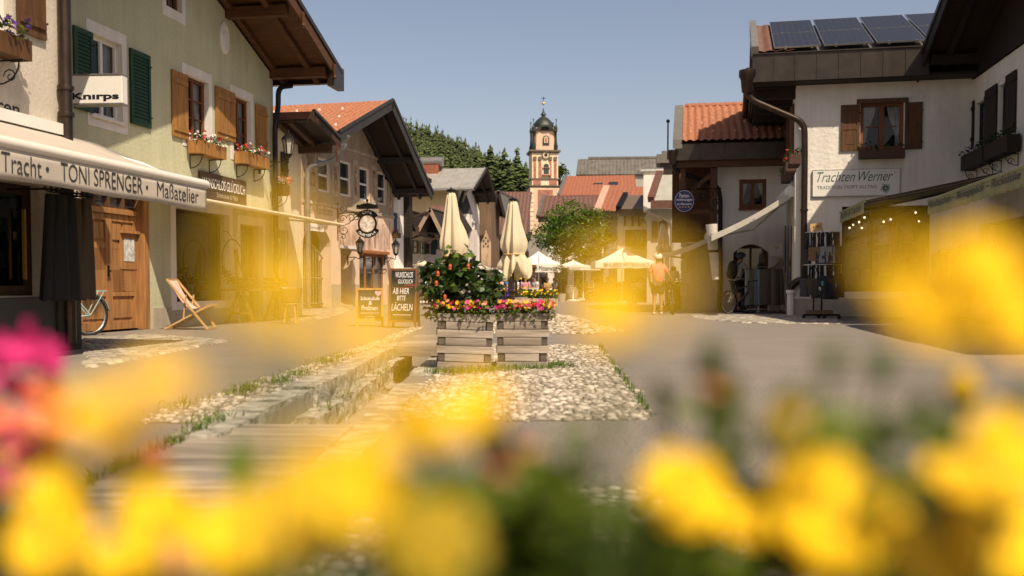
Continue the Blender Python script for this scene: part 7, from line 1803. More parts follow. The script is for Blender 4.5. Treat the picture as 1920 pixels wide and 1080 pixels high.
def person(label, loc, rz, pose={}, shirt=(.4, .4, .4), legs=(.02, .02, .025), leg_len='shorts', hair=M_hair, helmet=None, shoe=(.05, .05, .05), pack=None, sleeves=.55, scale=1.0, group=None, skinm=M_skin):
    J = dict(STAND); J.update(pose); J = {k: Vector(v) for k, v in J.items()}
    t = thing('person', label, 'person', loc, rz, group); t.scale = (scale,) * 3
    K = list(J); ix = {k: i for i, k in enumerate(K)}
    Rr = dict(pelvis=(.15, .105), waist=(.125, .095), chest=(.15, .105), neck=.052, chin=.062, head=(.078, .092), crown=.045, sl=.062, sr=.062, el=.043, er=.043, wl=.028, wr=.028, hl=.095, hr=.095, kl=.06, kr=.06, al=.042, ar=.042, tl=.036, tr=.036)
    E = [('pelvis', 'waist'), ('waist', 'chest'), ('chest', 'neck'), ('neck', 'chin'), ('chin', 'head'), ('head', 'crown'), ('chest', 'sl'), ('chest', 'sr'), ('sl', 'el'), ('sr', 'er'), ('el', 'wl'), ('er', 'wr'), ('pelvis', 'hl'), ('pelvis', 'hr'), ('hl', 'kl'), ('hr', 'kr'), ('kl', 'al'), ('kr', 'ar'), ('al', 'tl'), ('ar', 'tr')]
    V = [J[k] for k in K]; Rl = [Rr[k] for k in K]; EE = [(ix[a], ix[b]) for a, b in E]
    for w_, e_ in (('wl', 'el'), ('wr', 'er')):          # palm, four fingers and a thumb
        d = (J[w_] - J[e_]).normalized(); s = d.cross(Vector((0, 0, 1)) if abs(d.z) < .8 else Vector((0, 1, 0))).normalized(); dn = s.cross(d)
        V.append(J[w_] + d * .07); Rl.append((.036, .018)); EE.append((ix[w_], len(V) - 1)); pmi = len(V) - 1
        for f_, (o_, ll) in enumerate(((-.030, .065), (-.010, .075), (.010, .07), (.030, .055))):
            V.append(V[pmi] + d * .035 + s * o_); Rl.append(.009); EE.append((pmi, len(V) - 1))
            V.append(V[-1] + d * ll * .55 - dn * .012); Rl.append(.008); EE.append((len(V) - 2, len(V) - 1))
            V.append(V[-1] + d * ll * .3 - dn * .03); Rl.append(.007); EE.append((len(V) - 2, len(V) - 1))
        V.append(J[w_] + d * .05 + s * .05 - dn * .01); Rl.append(.010); EE.append((pmi, len(V) - 1))
    me = skin_mesh('body', V, EE, Rl)
    hd = J['head']; fw = (J['head'] - J['neck']); fdir = Vector(pose.get('face', (0, 1, 0))).normalized() if 'face' in pose else Vector((0, 1, 0))
    bm = bmesh.new(); bm.from_mesh(me)
    sd = fdir.cross(Vector((0, 0, 1))).normalized()
    b = MB().ball(hd + fdir * .095 + Vector((0, 0, -.01)), (.014, .014, .024), 6, 4).ball(hd + sd * .08, (.015, .02, .03), 6, 4).ball(hd - sd * .08, (.015, .02, .03), 6, 4)
    for s in (-1, 1): b.ball(hd + fdir * .082 + sd * .032 * s + Vector((0, 0, .015)), .012, 6, 4)
    b.ball(hd + fdir * .085 + Vector((0, 0, -.055)), (.024, .012, .008), 6, 4)
    m2 = b.mesh('f'); m2.shade_smooth(); bm.from_mesh(m2); bm.to_mesh(me); bm.free(); bpy.data.meshes.remove(m2)
    link('body', me, t, skinm)
    def cm(c, nm): return flat('%s_%d_%d_%d' % ((nm,) + tuple(int(q * 250) for q in c)), c, var=.12, bump=.3, bs=14)
    # shirt
    k2 = ['pelvis', 'waist', 'chest', 'neck', 'sl', 'sr']; V = [J[k] for k in k2]; V[0] = J['pelvis'].lerp(J['waist'], -.35); V[3] = J['neck'].lerp(J['chest'], .35)
    V += [J['sl'].lerp(J['el'], sleeves), J['sr'].lerp(J['er'], sleeves)]
    link('shirt', skin_mesh('shirt', V, [(0, 1), (1, 2), (2, 3), (2, 4), (2, 5), (4, 6), (5, 7)], [(.185, .145), (.172, .135), (.178, .135), .085, .088, .088, .075, .075], 0), t, cm(shirt, 'shirt'))
    # shorts or trousers
    f_ = .80 if leg_len == 'shorts' else 1
    V = [J['pelvis'].lerp(J['waist'], .15), J['hl'], J['hr'], J['hl'].lerp(J['kl'], f_), J['hr'].lerp(J['kr'], f_)]; E2 = [(0, 1), (0, 2), (1, 3), (2, 4)]; R2 = [(.168, .125), .125, .125, .105, .105]
    if leg_len != 'shorts': V += [J['al'], J['ar']]; E2 += [(3, 5), (4, 6)]; R2[3] = R2[4] = .082; R2 += [.068, .068]
    link('trousers' if leg_len != 'shorts' else 'shorts', skin_mesh('trousers', V, E2, R2, 0), t, cm(legs, 'legs'))
    for a, c in (('al', 'tl'), ('ar', 'tr')):
        link('shoe', skin_mesh('shoe', [J[a] + Vector((0, -.03, -.035)), J[a].lerp(J[c], .6) + Vector((0, 0, -.015)), J[c] + Vector((0, .05, 0))], [(0, 1), (1, 2)], [.052, .05, .036], 0), t, cm(shoe, 'shoe'))
    up = (J['crown'] - J['head']).normalized()
    if helmet:
        o = MB().lathe([(.118, -.01), (.128, .03), (.118, .08), (.085, .12), (.04, .14), (.01, .145)], 18, (0, 0, 0), lambda a, i: 1 + .14 * abs(math.cos(a)) ** 2).build('helmet', helmet, t, smooth=50)
        o.location = hd + up * .015; o.rotation_euler = up.to_track_quat('Z', 'Y').to_euler()
        o.rotation_euler.rotate_axis('Z', PI / 2)
    o = MB().ball((0, -.012, .01), (.098, .108, .115), 14, 8).build('hair', hair, t, smooth=60)
    o.location = hd + up * .035 - fdir * .02
    if pack:
        c = J['chest'].lerp(J['waist'], .3); bk = -fdir
        g = MB().ball(c + bk * .22 + Vector((0, 0, .02)), (.17, .14, .28), 14, 9).ball(c + bk * .33 + Vector((0, 0, -.10)), (.13, .07, .14), 12, 7)
        o = g.build('rucksack', pack, t, smooth=60)
        q = MB()
        for s in (-1, 1): q.tube([c + bk * .1 + sd * .1 * s + Vector((0, 0, .2)), J['chest'] + sd * .10 * s + fdir * .02 + Vector((0, 0, .17)), c + fdir * .14 + sd * .11 * s + Vector((0, 0, .05)), c + sd * .15 * s + Vector((0, 0, -.18)), c + bk * .15 + sd * .12 * s + Vector((0, 0, -.2))], .02, 6)
        q.build('rucksack_straps', M_black, o)
    return t
M_helm_w = flat('white_helmet', (.70, .68, .64), rough=.4); M_helm_b = flat('blue_black_helmet', (.03, .05, .09), rough=.4)
wm = gr(1233, 590)
person('person in coral shirt and dark shorts with a white helmet pushing a bicycle away', (wm.x, wm.y, 0), rad(-6), dict(wr=(.42, .34, 1.0), er=(.33, .10, 1.12), wl=(-.22, .16, .92), el=(-.25, -.02, 1.12), tl=(-.13, .12, .03)), (.80, .20, .17), (.03, .03, .028), 'shorts', helmet=M_helm_w, shoe=(.55, .5, .42), sleeves=.72)
cy_ = gr(1383, 586)
person('cyclist in grey vest with a large dark rucksack standing over a mountain bike', (cy_.x + .0, cy_.y + .15, 0), rad(-58), dict(chest=(0, .06, 1.30), neck=(0, .12, 1.48), chin=(0, .15, 1.55), head=(0, .17, 1.64), crown=(0, .16, 1.73), sl=(-.18, .05, 1.42), sr=(.18, .05, 1.42), el=(-.25, .22, 1.18), er=(.25, .22, 1.18), wl=(-.22, .42, 1.02), wr=(.22, .42, 1.02)), (.38, .36, .33), (.012, .012, .013), 'shorts', helmet=M_helm_b, pack=flat('dark_rucksack', (.016, .016, .018), bump=.3), scale=1.06, shoe=(.02, .02, .02))
bp_ = gr(1268, 585)
person('stooping person in an olive grey shirt looking over the market cart', (bp_.x, bp_.y + 1.2, 0), rad(-20), dict(waist=(0, .05, 1.06), chest=(0, .22, 1.20), neck=(0, .38, 1.30), chin=(0, .44, 1.32), head=(0, .5, 1.36), crown=(0, .55, 1.42), sl=(-.17, .26, 1.27), sr=(.17, .26, 1.27), el=(-.22, .34, 1.0), er=(.22, .34, 1.0), wl=(-.16, .55, .92), wr=(.16, .55, .92)), (.24, .24, .17), (.03, .03, .035), 'long', sleeves=.7)
bt_ = gr(1020, 561)
person('grey haired person in black top and pale beige trousers standing at the flower bed', (bt_.x, bt_.y, 0), rad(20), dict(chest=(0, .04, 1.28), head=(0, .08, 1.62)), (.018, .018, .02), (.62, .56, .46), 'long', hair=flat('grey_hair', (.45, .42, .38)), shoe=(.4, .38, .34))
SEAT = dict(pelvis=(0, 0, .50), waist=(0, -.02, .66), chest=(0, 0, .86), neck=(0, .03, 1.04), chin=(0, .05, 1.11), head=(0, .06, 1.21), crown=(0, .05, 1.30), sl=(-.17, .01, .98), sr=(.17, .01, .98), el=(-.22, .12, .74), er=(.22, .12, .74), wl=(-.14, .36, .76), wr=(.14, .36, .76),
            hl=(-.09, .03, .50), hr=(.09, .03, .50), kl=(-.12, .42, .50), kr=(.12, .42, .50), al=(-.12, .44, .09), ar=(.12, .44, .09), tl=(-.13, .58, .03), tr=(.13, .58, .03))
GC = 'guests seated under the parasols'
def seated(label, px, Y, rz, shirt, legs=(.03, .03, .05), hair=M_hair):
    x = at(px, 520, Y).x
    p = person(label, (x, Y, 0), rz, SEAT, shirt, legs, 'long', hair, group=GC)
    c = thing('cafe_chair', label.replace('person', 'cafe chair under the person', 1).replace('guest', 'cafe chair under the guest', 1), 'chair', (x, Y, 0), rz, 'cafe chairs on the square')
    MB().box(-.21, .21, -.2, .22, .37, .40).build('seat', M_winwood, c); MB().box(-.2, .2, -.24, -.21, .55, .85).build('backrest', M_winwood, c)
    for sx in (-.19, .19):
        MB().box(sx - .015, sx + .015, .19, .22, 0, .369).build('leg', M_iron, c); MB().box(sx - .015, sx + .015, -.239, -.211, 0, .548).build('leg', M_iron, c)
    return p
gs = [('guest in a white shirt seated beside the lantern bush', 884, 30, 1.2, (.75, .72, .66)), ('guest in pale pink behind the purple flowers', 936, 46, 2.6, (.72, .36, .30)), ('guest in blue seated near the parasol posts', 952, 47, -2.0, (.06, .14, .36)), ('guest in a patterned pink top by the table under the tree', 985, 46, 3.0, (.50, .22, .26)), ('guest in dark blue under the white brewery parasol', 999, 48, -2.6, (.03, .04, .08)), ('guest in pale grey under the white brewery parasol', 1004, 46, 2.2, (.55, .54, .52)), ('guest in black in the shade under the beige parasol', 905, 50, 2.0, (.015, .015, .018)), ('guest in dull red in the shade under the beige parasol', 938, 54, -2.2, (.30, .05, .04)), ('guest in dark green seen far back by the timber house', 918, 56, 3.0, (.03, .06, .03)), ('guest in brown at the edge of the beige parasol', 895, 52, 2.7, (.14, .08, .04)), ('guest in white seated left behind the chalkboards', 797, 44, 2.0, (.7, .66, .6)), ('guest in black seated left behind the chalkboards', 808, 47, 2.9, (.02, .02, .03)), ('guest in navy seated beneath the big brewery parasol', 1140, 57, 2.8, (.03, .04, .08)), ('guest in cream seated beneath the big brewery parasol', 1190, 58, -2.4, (.6, .55, .42)), ('guest in turquoise between the barrel and the tree', 1040, 62, 2.4, (.05, .25, .28)), ('guest in black under the small round parasol', 1082, 63, -2.2, (.02, .02, .02)), ('guest in orange under the small round parasol', 1096, 64, 2.8, (.5, .18, .05)), ('guest in grey left of the plank counter', 1112, 60, 2.0, (.2, .2, .2)), ('guest in red right of the plank counter', 1178, 61, 2.9, (.35, .04, .04)), ('guest in pale blue behind the edge on bicycle', 1204, 60, -2.6, (.3, .4, .5)), ('guest in white behind the yellow flower bed', 968, 50, 2.2, (.7, .68, .62)), ('guest in mustard under the white brewery parasol', 1026, 60, -2.8, (.4, .26, .04))]
for lb, px, Y, rz, c in gs: seated(lb, px, Y, rz, c)
def cafe_table(label, px, Y):
    t = thing('cafe_table', label, 'table', (at(px, 520, Y).x, Y, 0), 0, 'cafe tables on the square')
    MB().lathe([(.02, .70), (.4, .70), (.4, .73), (.02, .73)], 18).build('table_top', M_whitep, t); MB().tube([(0, 0, 0), (0, 0, .7)], .03, 8).lathe([(.25, 0), (.25, .03), (.03, .05)], 14).build('pedestal', M_iron, t)
for lb, px, Y in (('round cafe table before the guest in patterned pink', 992, 44.5), ('round cafe table between the pink and the blue guest', 944, 45.5), ('round cafe table in the shade under the beige parasol', 912, 51.5), ('round cafe table left behind the chalkboards', 803, 45.5), ('round cafe table beneath the big brewery parasol', 1168, 56.8)): cafe_table(lb, px, Y)
for lb, px in (('left dark timber post near the right closed parasol', 955), ('middle dark timber post near the right closed parasol', 960), ('right dark timber post near the right closed parasol', 967.5)):
    p = at(px, 505, 36); t = thing('timber_post', lb, 'post', (p.x, 36, 0), 0, 'timber posts')
    MB().box(-.05, .05, -.05, .05, 0, p.z - .03).lathe([(.07, p.z - .03), (.07, p.z), (.02, p.z + .05)], 8).build('post', M_dkwood, t)
t = thing('beer_barrel', 'pale wooden barrel used as a standing table by the parasols', 'barrel', (gr(1061, 560).x, 60, 0))
MB().lathe([(.32, 0), (.38, .25), (.40, .45), (.38, .65), (.32, .9), (.30, .9)], 20).build('staves', M_old, t, smooth=30)
b = MB()
for z in (.12, .32, .62, .82): b.lathe([(.385 - abs(z - .45) * .1, z - .02), (.40 - abs(z - .45) * .1, z), (.385 - abs(z - .45) * .1, z + .02)], 20)
b.build('hoops', M_zinc, t)
t = thing('statue', 'small white stone figure beyond the purple flowers', 'statue', (at(907, 520, 44).x, 44, 0))
MB().lathe([(.2, 0), (.2, .3), (.15, .35), (.16, .7), (.2, 1.0), (.12, 1.2), (.07, 1.25), (.10, 1.35), (.09, 1.45), (.02, 1.52)], 14).build('figure', M_trim, t, smooth=60)
t = thing('menu_stand', 'tall brown menu case on a post under the white brewery parasol', 'menu stand', (at(993, 520, 50).x, 50, 0))
MB().box(-.06, .06, -.05, .05, 0, 1.2).build('post', M_beam, t); MB().box(-.28, .28, -.08, .08, 1.2, 1.75).slab([(-.35, -.14, 1.75), (.35, -.14, 1.75), (.35, .12, 1.9), (-.35, .12, 1.9)], .05).build('case', M_soffit, t)
t = thing('wooden_counter', 'dark plank bar counter under the big brewery parasol', 'counter', (at(1150, 520, 59).x, 59, 0))
MB().box(-1.2, 1.2, -.3, .3, 1.0, 1.06).build('counter_top', M_beam, t)
b = MB()
for k in range(16): b.box(-1.15 + k * .144, -1.15 + k * .144 + .135, -.25, -.22, 0, 1.0)
b.build('front_boards', wood('orange_boards', (.09, .038, .012), 'z'), t)

# ================================================================ racks and goods on the right
def clothes_rail(label, pl, pr, pyt, pyb, dy, garments, group):
    p = gr((pl + pr) / 2, pyb); Y = p.y; w2 = (pr - pl) / FP * Y / 2; h = (pyb - pyt) / FP * Y
    t = thing('clothes_rail', label, 'clothes rail', (p.x, Y + dy, 0), rad(-6))
    b = MB().tube([(-w2, 0, .1), (-w2, 0, h), (w2, 0, h), (w2, 0, .1)], .016, 8).tube([(-w2, 0, .12), (w2, 0, .12)], .014, 6)
    for s in (-1, 1): b.tube([(s * w2, -.28, .08), (s * w2, .28, .08)], .015, 6)
    b.build('rail_frame', M_steel, t)
    for s in (-1, 1):
        for y in (-.26, .26): MB().lathe([(.0, -.04), (.04, -.03), (.04, .03), (.0, .04)], 8, (s * w2, y, .04)).build('castor', M_rubber, t)
    return t, w2, h
CR, w2, h = clothes_rail('chrome clothes rail full of hiking trousers at the lane corner', 1403, 1472, 500, 588, .35, None, '')
cols = [(.16, .20, .22), (.12, .105, .07), (.10, .09, .06), (.13, .16, .19), (.16, .20, .26), (.09, .08, .055), (.10, .085, .06), (.08, .07, .05), (.05, .05, .045), (.15, .115, .08), (.07, .06, .045), (.05, .045, .035), (.09, .075, .05)]
nmc = ['blue grey', 'khaki', 'olive brown', 'steel blue', 'light blue', 'dark khaki', 'brown khaki', 'dark olive', 'charcoal', 'tan', 'umber', 'dark umber', 'dull brown']
rr6 = Matrix.Rotation(rad(-6), 3, 'Z')
for k, c in enumerate(cols):
    x = -w2 * .9 + 1.8 * w2 * k / (len(cols) - 1)
    nb = nmc[k - 1] if k else None
    trousers('trousers', '%s hiking trousers on the chrome rail%s' % (nmc[k], ' right of the %s pair' % nb if nb else ' at its left end'), x, 0, h - .02, .17, h * .80, mat('trouser_%d' % k, c, .9, 0, .25, 5, .2, 40, (1, 1, .15)), 'hiking trousers on the chrome rail', lambda a, b_, c_: Vector(CR.location) + rr6 @ Vector((a, b_, c_)), rad(-6) + rnd.uniform(-.2, .2), .95)
# bag stand
p = gr(1540, 598)
BT = thing('bag_stand', 'tall two tier rotating stand for shoulder bags on castors', 'bag stand', (p.x, p.y, 0), rad(-8))
zt2, zt1 = 2.17, 1.36
b = MB().tube([(0, 0, .1), (0, 0, zt2 + .05)], .022, 8).tube([(-.18, .1, .12), (-.18, .1, zt1)], .018, 8)
for a in (0, PI / 2):
    b.beam((-.45 * math.cos(a), -.45 * math.sin(a), .1), (.45 * math.cos(a), .45 * math.sin(a), .1), .05, .05)
b.build('post', M_iron, BT)
b = MB()
for z, r0 in ((zt2, .42), (zt1, .46)): b.tube([(r0 * math.cos(a), r0 * math.sin(a), z) for a in [2 * PI * k / 20 for k in range(20)]], .012, 6, closed=True).tube([(-r0, 0, z), (r0, 0, z)], .01, 5).tube([(0, -r0, z), (0, r0, z)], .01, 5)
b.build('hanging_rings', M_steel, BT)
for k in range(4): a = PI / 2 * k; MB().lathe([(.0, -.05), (.045, -.03), (.045, .03), (0, .05)], 10, (.43 * math.cos(a), .43 * math.sin(a), .05)).build('castor', M_rubber, BT)
MB().box(-.35, .25, -.2, .2, .126, .22).build('base_box', flat('brown_card', (.16, .10, .05)), BT)
PT = thing('price_tag', 'tilted brown cardboard price sign on top of the bag stand', 'price sign', (p.x - .17, p.y - .12, zt2 + .03), rad(-8)); PT.rotation_euler = (0, rad(-9), rad(-8))
MB().box(-.15, .15, -.006, .006, 0, .2).build('card', flat('card_board', (.52, .34, .15)), PT); text('lettering', '\u20ac 19,95', M_ink_b, PT, -.09, .1, .08, .14, -.009, bold=.02)
def bag(label, a, z, tier_r, w_, h_, c, strap, hgt):
    x, y = tier_r * math.cos(a), tier_r * math.sin(a)
    t = thing('shoulder_bag', label, 'bag', Vector(BT.location) + Matrix.Rotation(rad(-8), 3, 'Z') @ Vector((x, y, hgt)), a + PI / 2 + rad(-8), 'shoulder bags on the tall stand')
    m_ = flat('bag_%d_%d_%d_%d' % (tuple(int(q * 300) for q in c) + (int(h_ * 100),)), c, var=.25, bump=.3, bs=25)
    zb = z - hgt
    MB().hexa([(-w_ / 2, -.05, zb), (w_ / 2, -.05, zb), (w_ / 2, .05, zb), (-w_ / 2, .05, zb)], [(-w_ * .43, -.03, zb + h_), (w_ * .43, -.03, zb + h_), (w_ * .43, .03, zb + h_), (-w_ * .43, .03, zb + h_)]).build('pouch', m_, t, bevel=.02)
    MB().box(-w_ * .44, w_ * .44, -.062, -.050, zb + h_ * .45, zb + h_ * .98).build('flap', m_, t, bevel=.004)
    q = MB()
    for s in (-1, 1): q.beam((s * w_ * .42, 0, zb + h_ * .9), (s * .025, .0, .01), .008, .03, (0, 1, 0))
    q.build('strap', strap, t)
    return t
sb = [('brown leather shoulder bag on the upper ring', -2.15, 1.55, (.17, .10, .045), .26, .24), ('silver grey shoulder bag on the upper ring', -1.45, 1.50, (.22, .24, .26), .30, .28), ('navy blue shoulder bag on the upper ring', -.85, 1.53, (.025, .035, .075), .30, .28), ('olive brown shoulder bag at the right of the upper ring', -.25, 1.52, (.08, .06, .035), .24, .26), ('black shoulder bag at the left of the upper ring', -2.85, 1.48, (.012, .012, .013), .24, .26), ('slim charcoal bag between the brown and the silver bag of the upper ring', -1.8, 1.44, (.03, .03, .032), .2, .24), ('slim black bag between the silver and the navy bag of the upper ring', -1.12, 1.42, (.013, .013, .014), .2, .24), ('dark plum bag just right of the navy one on the upper ring', -.55, 1.45, (.04, .02, .03), .22, .24)]
for lb, a, z, c, w_, h_ in sb: bag(lb, a, z - .10, .40, w_ * 1.35, h_ * 1.45, c, M_shut_b if 'leather' in lb else M_black, zt2)
sb = [('large navy black bag at the left of the lower ring', -2.9, .66, (.014, .018, .03), .34, .34), ('camouflage brown bag on the lower ring', -2.2, .70, (.05, .04, .025), .30, .30), ('black messenger bag with a flap in the middle of the lower ring', -1.55, .68, (.016, .016, .02), .34, .36), ('wide black bag with a blue tag on the lower ring', -.85, .64, (.012, .012, .014), .42, .40), ('black bag at the right of the lower ring', -.2, .66, (.01, .01, .011), .34, .36), ('dull grey black bag between the camouflage and the messenger bag', -1.88, .62, (.022, .022, .024), .28, .32), ('deep blue black bag right of the messenger bag on the lower ring', -1.2, .60, (.012, .014, .022), .30, .32)]
for lb, a, z, c, w_, h_ in sb:
    o = bag(lb, a, z - .10, .44, w_ * 1.35, h_ * 1.4, c, M_black, zt1)
    if 'blue tag' in lb or 'flap' in lb: MB().box(-.1, -.06, -.07, -.064, z - zt1 + .16, z - zt1 + .27).build('tag', flat('blue_tag', (.10, .32, .55)), o)
    if 'camouflage' in lb: MB().box(-.0, .05, -.07, -.064, z - zt1 + .1, z - zt1 + .2).build('tag', M_whitep, o)
b = MB()
for k in range(26):
    a = 2 * PI * k / 26
    if a > PI * .1 and a < PI * .9 and k % 2: continue
    for z, r0, l in ((zt2, .41, .62), (zt1, .45, .5)): b.beam((r0 * math.cos(a), r0 * math.sin(a), z), (r0 * 1.02 * math.cos(a + .02), r0 * 1.02 * math.sin(a + .02), z - l), .055, .008, (math.cos(a), math.sin(a), 0))
b.build('hanging_straps', M_black, BT)
# metal cart
p0, p1 = gr(1283, 581), gr(1328, 581)
MC = thing('metal_cart', 'open silver tube shelf cart with goods under the lower white awning', 'cart', ((p0.x + p1.x) / 2, p0.y + .3, 0), rad(-6))
hw = (p1.x - p0.x) / 2
b = MB()
for s in (-1, 1):
    for y in (-.3, .3): b.tube([(s * hw, y, .03), (s * hw, y, .98)], .025, 6)
for z in (.2, .72, .96):
    b.beam((-hw, -.3, z), (hw, -.3, z), .04, .05).beam((-hw, .3, z), (hw, .3, z), .04, .05).beam((-hw, -.3, z), (-hw, .3, z), .04, .05).beam((hw, -.3, z), (hw, .3, z), .04, .05)
b.tube([(hw, -.3, .98), (hw + .1, -.25, 1.75)], .02, 6).build('tube_frame', M_steel, MC)
MB().box(-hw + .02, hw - .02, -.28, .28, .69, .715).box(-hw + .02, hw - .02, -.28, .28, .17, .195).build('shelves', M_zinc, MC)
for lb, x, y, z, dx, dy, dz, c in (('orange brown carton on the upper shelf of the silver cart', .1, 0, .745, .3, .2, .18, (.30, .10, .03)), ('pale carton on the upper shelf of the silver cart', -.3, 0, .745, .1, .15, .1, (.5, .45, .38)), ('dark crate in the bottom of the silver cart', -.1, 0, .196, .4, .24, .3, (.02, .02, .022)), ('brown crate in the bottom of the silver cart', .32, .0, .196, .08, .2, .34, (.12, .05, .02))):
    t = thing('goods_box', lb, 'box', Vector(MC.location) + rr6 @ Vector((x, y, z)), rad(-6))
    MB().box(-dx, dx, -dy, dy, 0, dz).build('carton', flat('carton_%d' % int(sum(c) * 999), c, var=.3), t, bevel=.01); MB().box(-dx * .9, dx * .9, -dy * .9, dy * .9, dz + .001, dz + .03).build('goods', flat('mixed_goods', (.2, .12, .08), var=.9, vs=20, col2=(.4, .3, .2)), t)
for i, (px, py, c, lb) in enumerate(((1296, 505, (.015, .015, .017), 'black rucksack hanging in the shade behind the silver cart'), (1322, 490, (.02, .035, .05), 'dark teal jacket hung at the corner of the lower awning'), (1312, 512, (.16, .15, .17), 'grey case standing in the shade behind the silver cart'), (1326, 503, (.10, .02, .05), 'wine red bag hung near the rolled white awning'))):
    p = at(px, py, 35.8)
    t = thing('hanging_goods', lb, 'bag', p, 0, 'goods hung in the shade behind the cart')
    MB().ball((0, 0, -.12), (.22, .14, .34), 12, 8).build('cloth', flat('goods_%d' % i, c, var=.3, bump=.3, bs=15), t, smooth=60); MB().tube([(-.08, 0, .18), (0, 0, .42), (.08, 0, .18)], .012, 5).build('strap', M_black, t)
t = thing('market_table', 'dark cloth covered market table behind the silver cart', 'table', at(1300, 560, 36.6)); t.location.z = 0
MB().box(-.8, .55, -.3, .5, 0, .95).build('cloth', M_black, t, bevel=.03); MB().box(-.82, .57, -.32, .52, .952, .985).build('table_top', M_beam, t)
# folded display of caps by the wall
p = at(1448, 492, 31.6)
t = thing('blanket_stack', 'fanned pile of folded grey brown blankets on a white stand behind the trousers', 'blankets', (p.x, 31.6, 0), rad(-10))
MB().box(-.5, .5, -.25, .25, 1.18, 1.25).box(-.45, -.4, -.2, .2, 0, 1.18).box(.4, .45, -.2, .2, 0, 1.18).build('stand', M_whitep, t)
b = MB()
for k in range(7): a = .25 + k * .16; b.beam((-.5 + k * .08, -.2, 1.28), (-.5 + k * .08 + .8 * math.cos(a), -.2, 1.28 + .45 * math.sin(a)), .4, .06, (0, 0, 1))
b.build('folded_cloth', flat('grey_brown_cloth', (.30, .255, .19), var=.3, bump=.3, bs=12), t, bevel=.015)
t = thing('meter_box', 'white meter box on the wall of the orange tiled house', 'meter box', at(1456, 468, 32.2), rad(-10)); MB().box(-.2, .2, -.1, .1, -.22, .22).build('case', M_whitep, t, bevel=.01); MB().box(-.08, .06, -.106, -.1, .02, .1).build('label_plate', M_zinc, t)
# clothes along the right edge house
for ri, (xa, xb, yy) in enumerate(((1.2, 3.4, -1.1), (4.0, 6.6, -1.3))):
    t = thing('clothes_rail', ['long dark clothes rail in the luggage shop corner under the green awnings', 'nearer dark clothes rail at the right edge under the lettered awning'][ri], 'clothes rail', FR.w((xa + xb) / 2, yy, 0), FR.a)
    w2 = (xb - xa) / 2
    MB().tube([(-w2, 0, .05), (-w2, 0, 1.75), (w2, 0, 1.75), (w2, 0, .05)], .018, 8).tube([(-w2, -.3, .06), (-w2, .3, .06)], .016, 6).tube([(w2, -.3, .06), (w2, .3, .06)], .016, 6).build('rail_frame', M_iron, t)
    cl = [(.02, .018, .016), (.07, .03, .012), (.05, .03, .015), (.015, .015, .015), (.12, .04, .015), (.03, .03, .03), (.22, .22, .02), (.05, .035, .02)]
    nm = ['black', 'rust brown', 'dark brown', 'coal black', 'orange brown', 'charcoal', 'yellow green', 'brown']
    for k in range(8):
        x = (xa + xb) / 2 - w2 * .9 + 1.8 * w2 * k / 7
        o = thing('hanging_coat', '%s garment hanging on the %s rail under the green awnings' % (nm[k], ['corner', 'nearer'][ri]), 'coat', FR.w(x, yy, 1.74), FR.a + PI / 2 + rnd.uniform(-.2, .2), 'garments under the green awnings')
        MB().lathe([(.02, -.03), (.14, -.08), (.21, -.16), (.20, -.5), (.22, -.9), (.24, -1.25), (.23, -1.3)], 20, (0, 0, 0), lambda a, i: (1 + .1 * math.sin(6 * a + k)) * (.45 + .55 * abs(math.cos(a)))).build('cloth', flat('coat_%d' % k, cl[k], var=.3, bump=.3, bs=12), o, smooth=60)
        MB().tube([(0, 0, -.03), (0, 0, .02)], .005, 4).build('hanger', M_steel, o)
# ================================================================ flowers close to the lens
FPB = thing('flower_trough', 'long wooden trough the blurred flowers grow in, close before the camera', 'planter', (0, .62, 0))
MB().box(-.75, .75, -.42, -.39, .0, .36).box(-.75, .75, .39, .42, 0, .36).box(-.75, -.72, -.389, .389, 0, .36).box(.72, .75, -.389, .389, 0, .36).build('planks', M_old, FPB); MB().box(-.719, .719, -.388, .388, .02, .32).build('soil', flat('soil', (.03, .02, .013)), FPB)
SOIL = .32
def head_yellow(mb, c, r, nrm, n=6, cup=.25):
    q = Vector(nrm).to_track_quat('Z', 'Y').to_matrix()
    ph = rnd.uniform(0, 6)
    for ring, (rr_, k0) in enumerate(((1, 0), (.82, .5))):
        for k in range(n):
            a = 2 * PI * (k + k0) / n + ph
            def fn(u, v, a=a, rr_=rr_, ring=ring):
                d = r * rr_ * (.12 + .88 * v); w_ = r * rr_ * .52 * math.sin(PI * (.12 + .80 * v)) ** .7
                x = d * math.cos(a) - (u - .5) * 2 * w_ * math.sin(a); y = d * math.sin(a) + (u - .5) * 2 * w_ * math.cos(a)
                z = r * (cup * v * v - .10 * abs(u - .5) * 2 * (1 - v)) + ring * r * .08
                return Vector(c) + q @ Vector((x, y, z))
            mb.grid(fn, 4, 5)
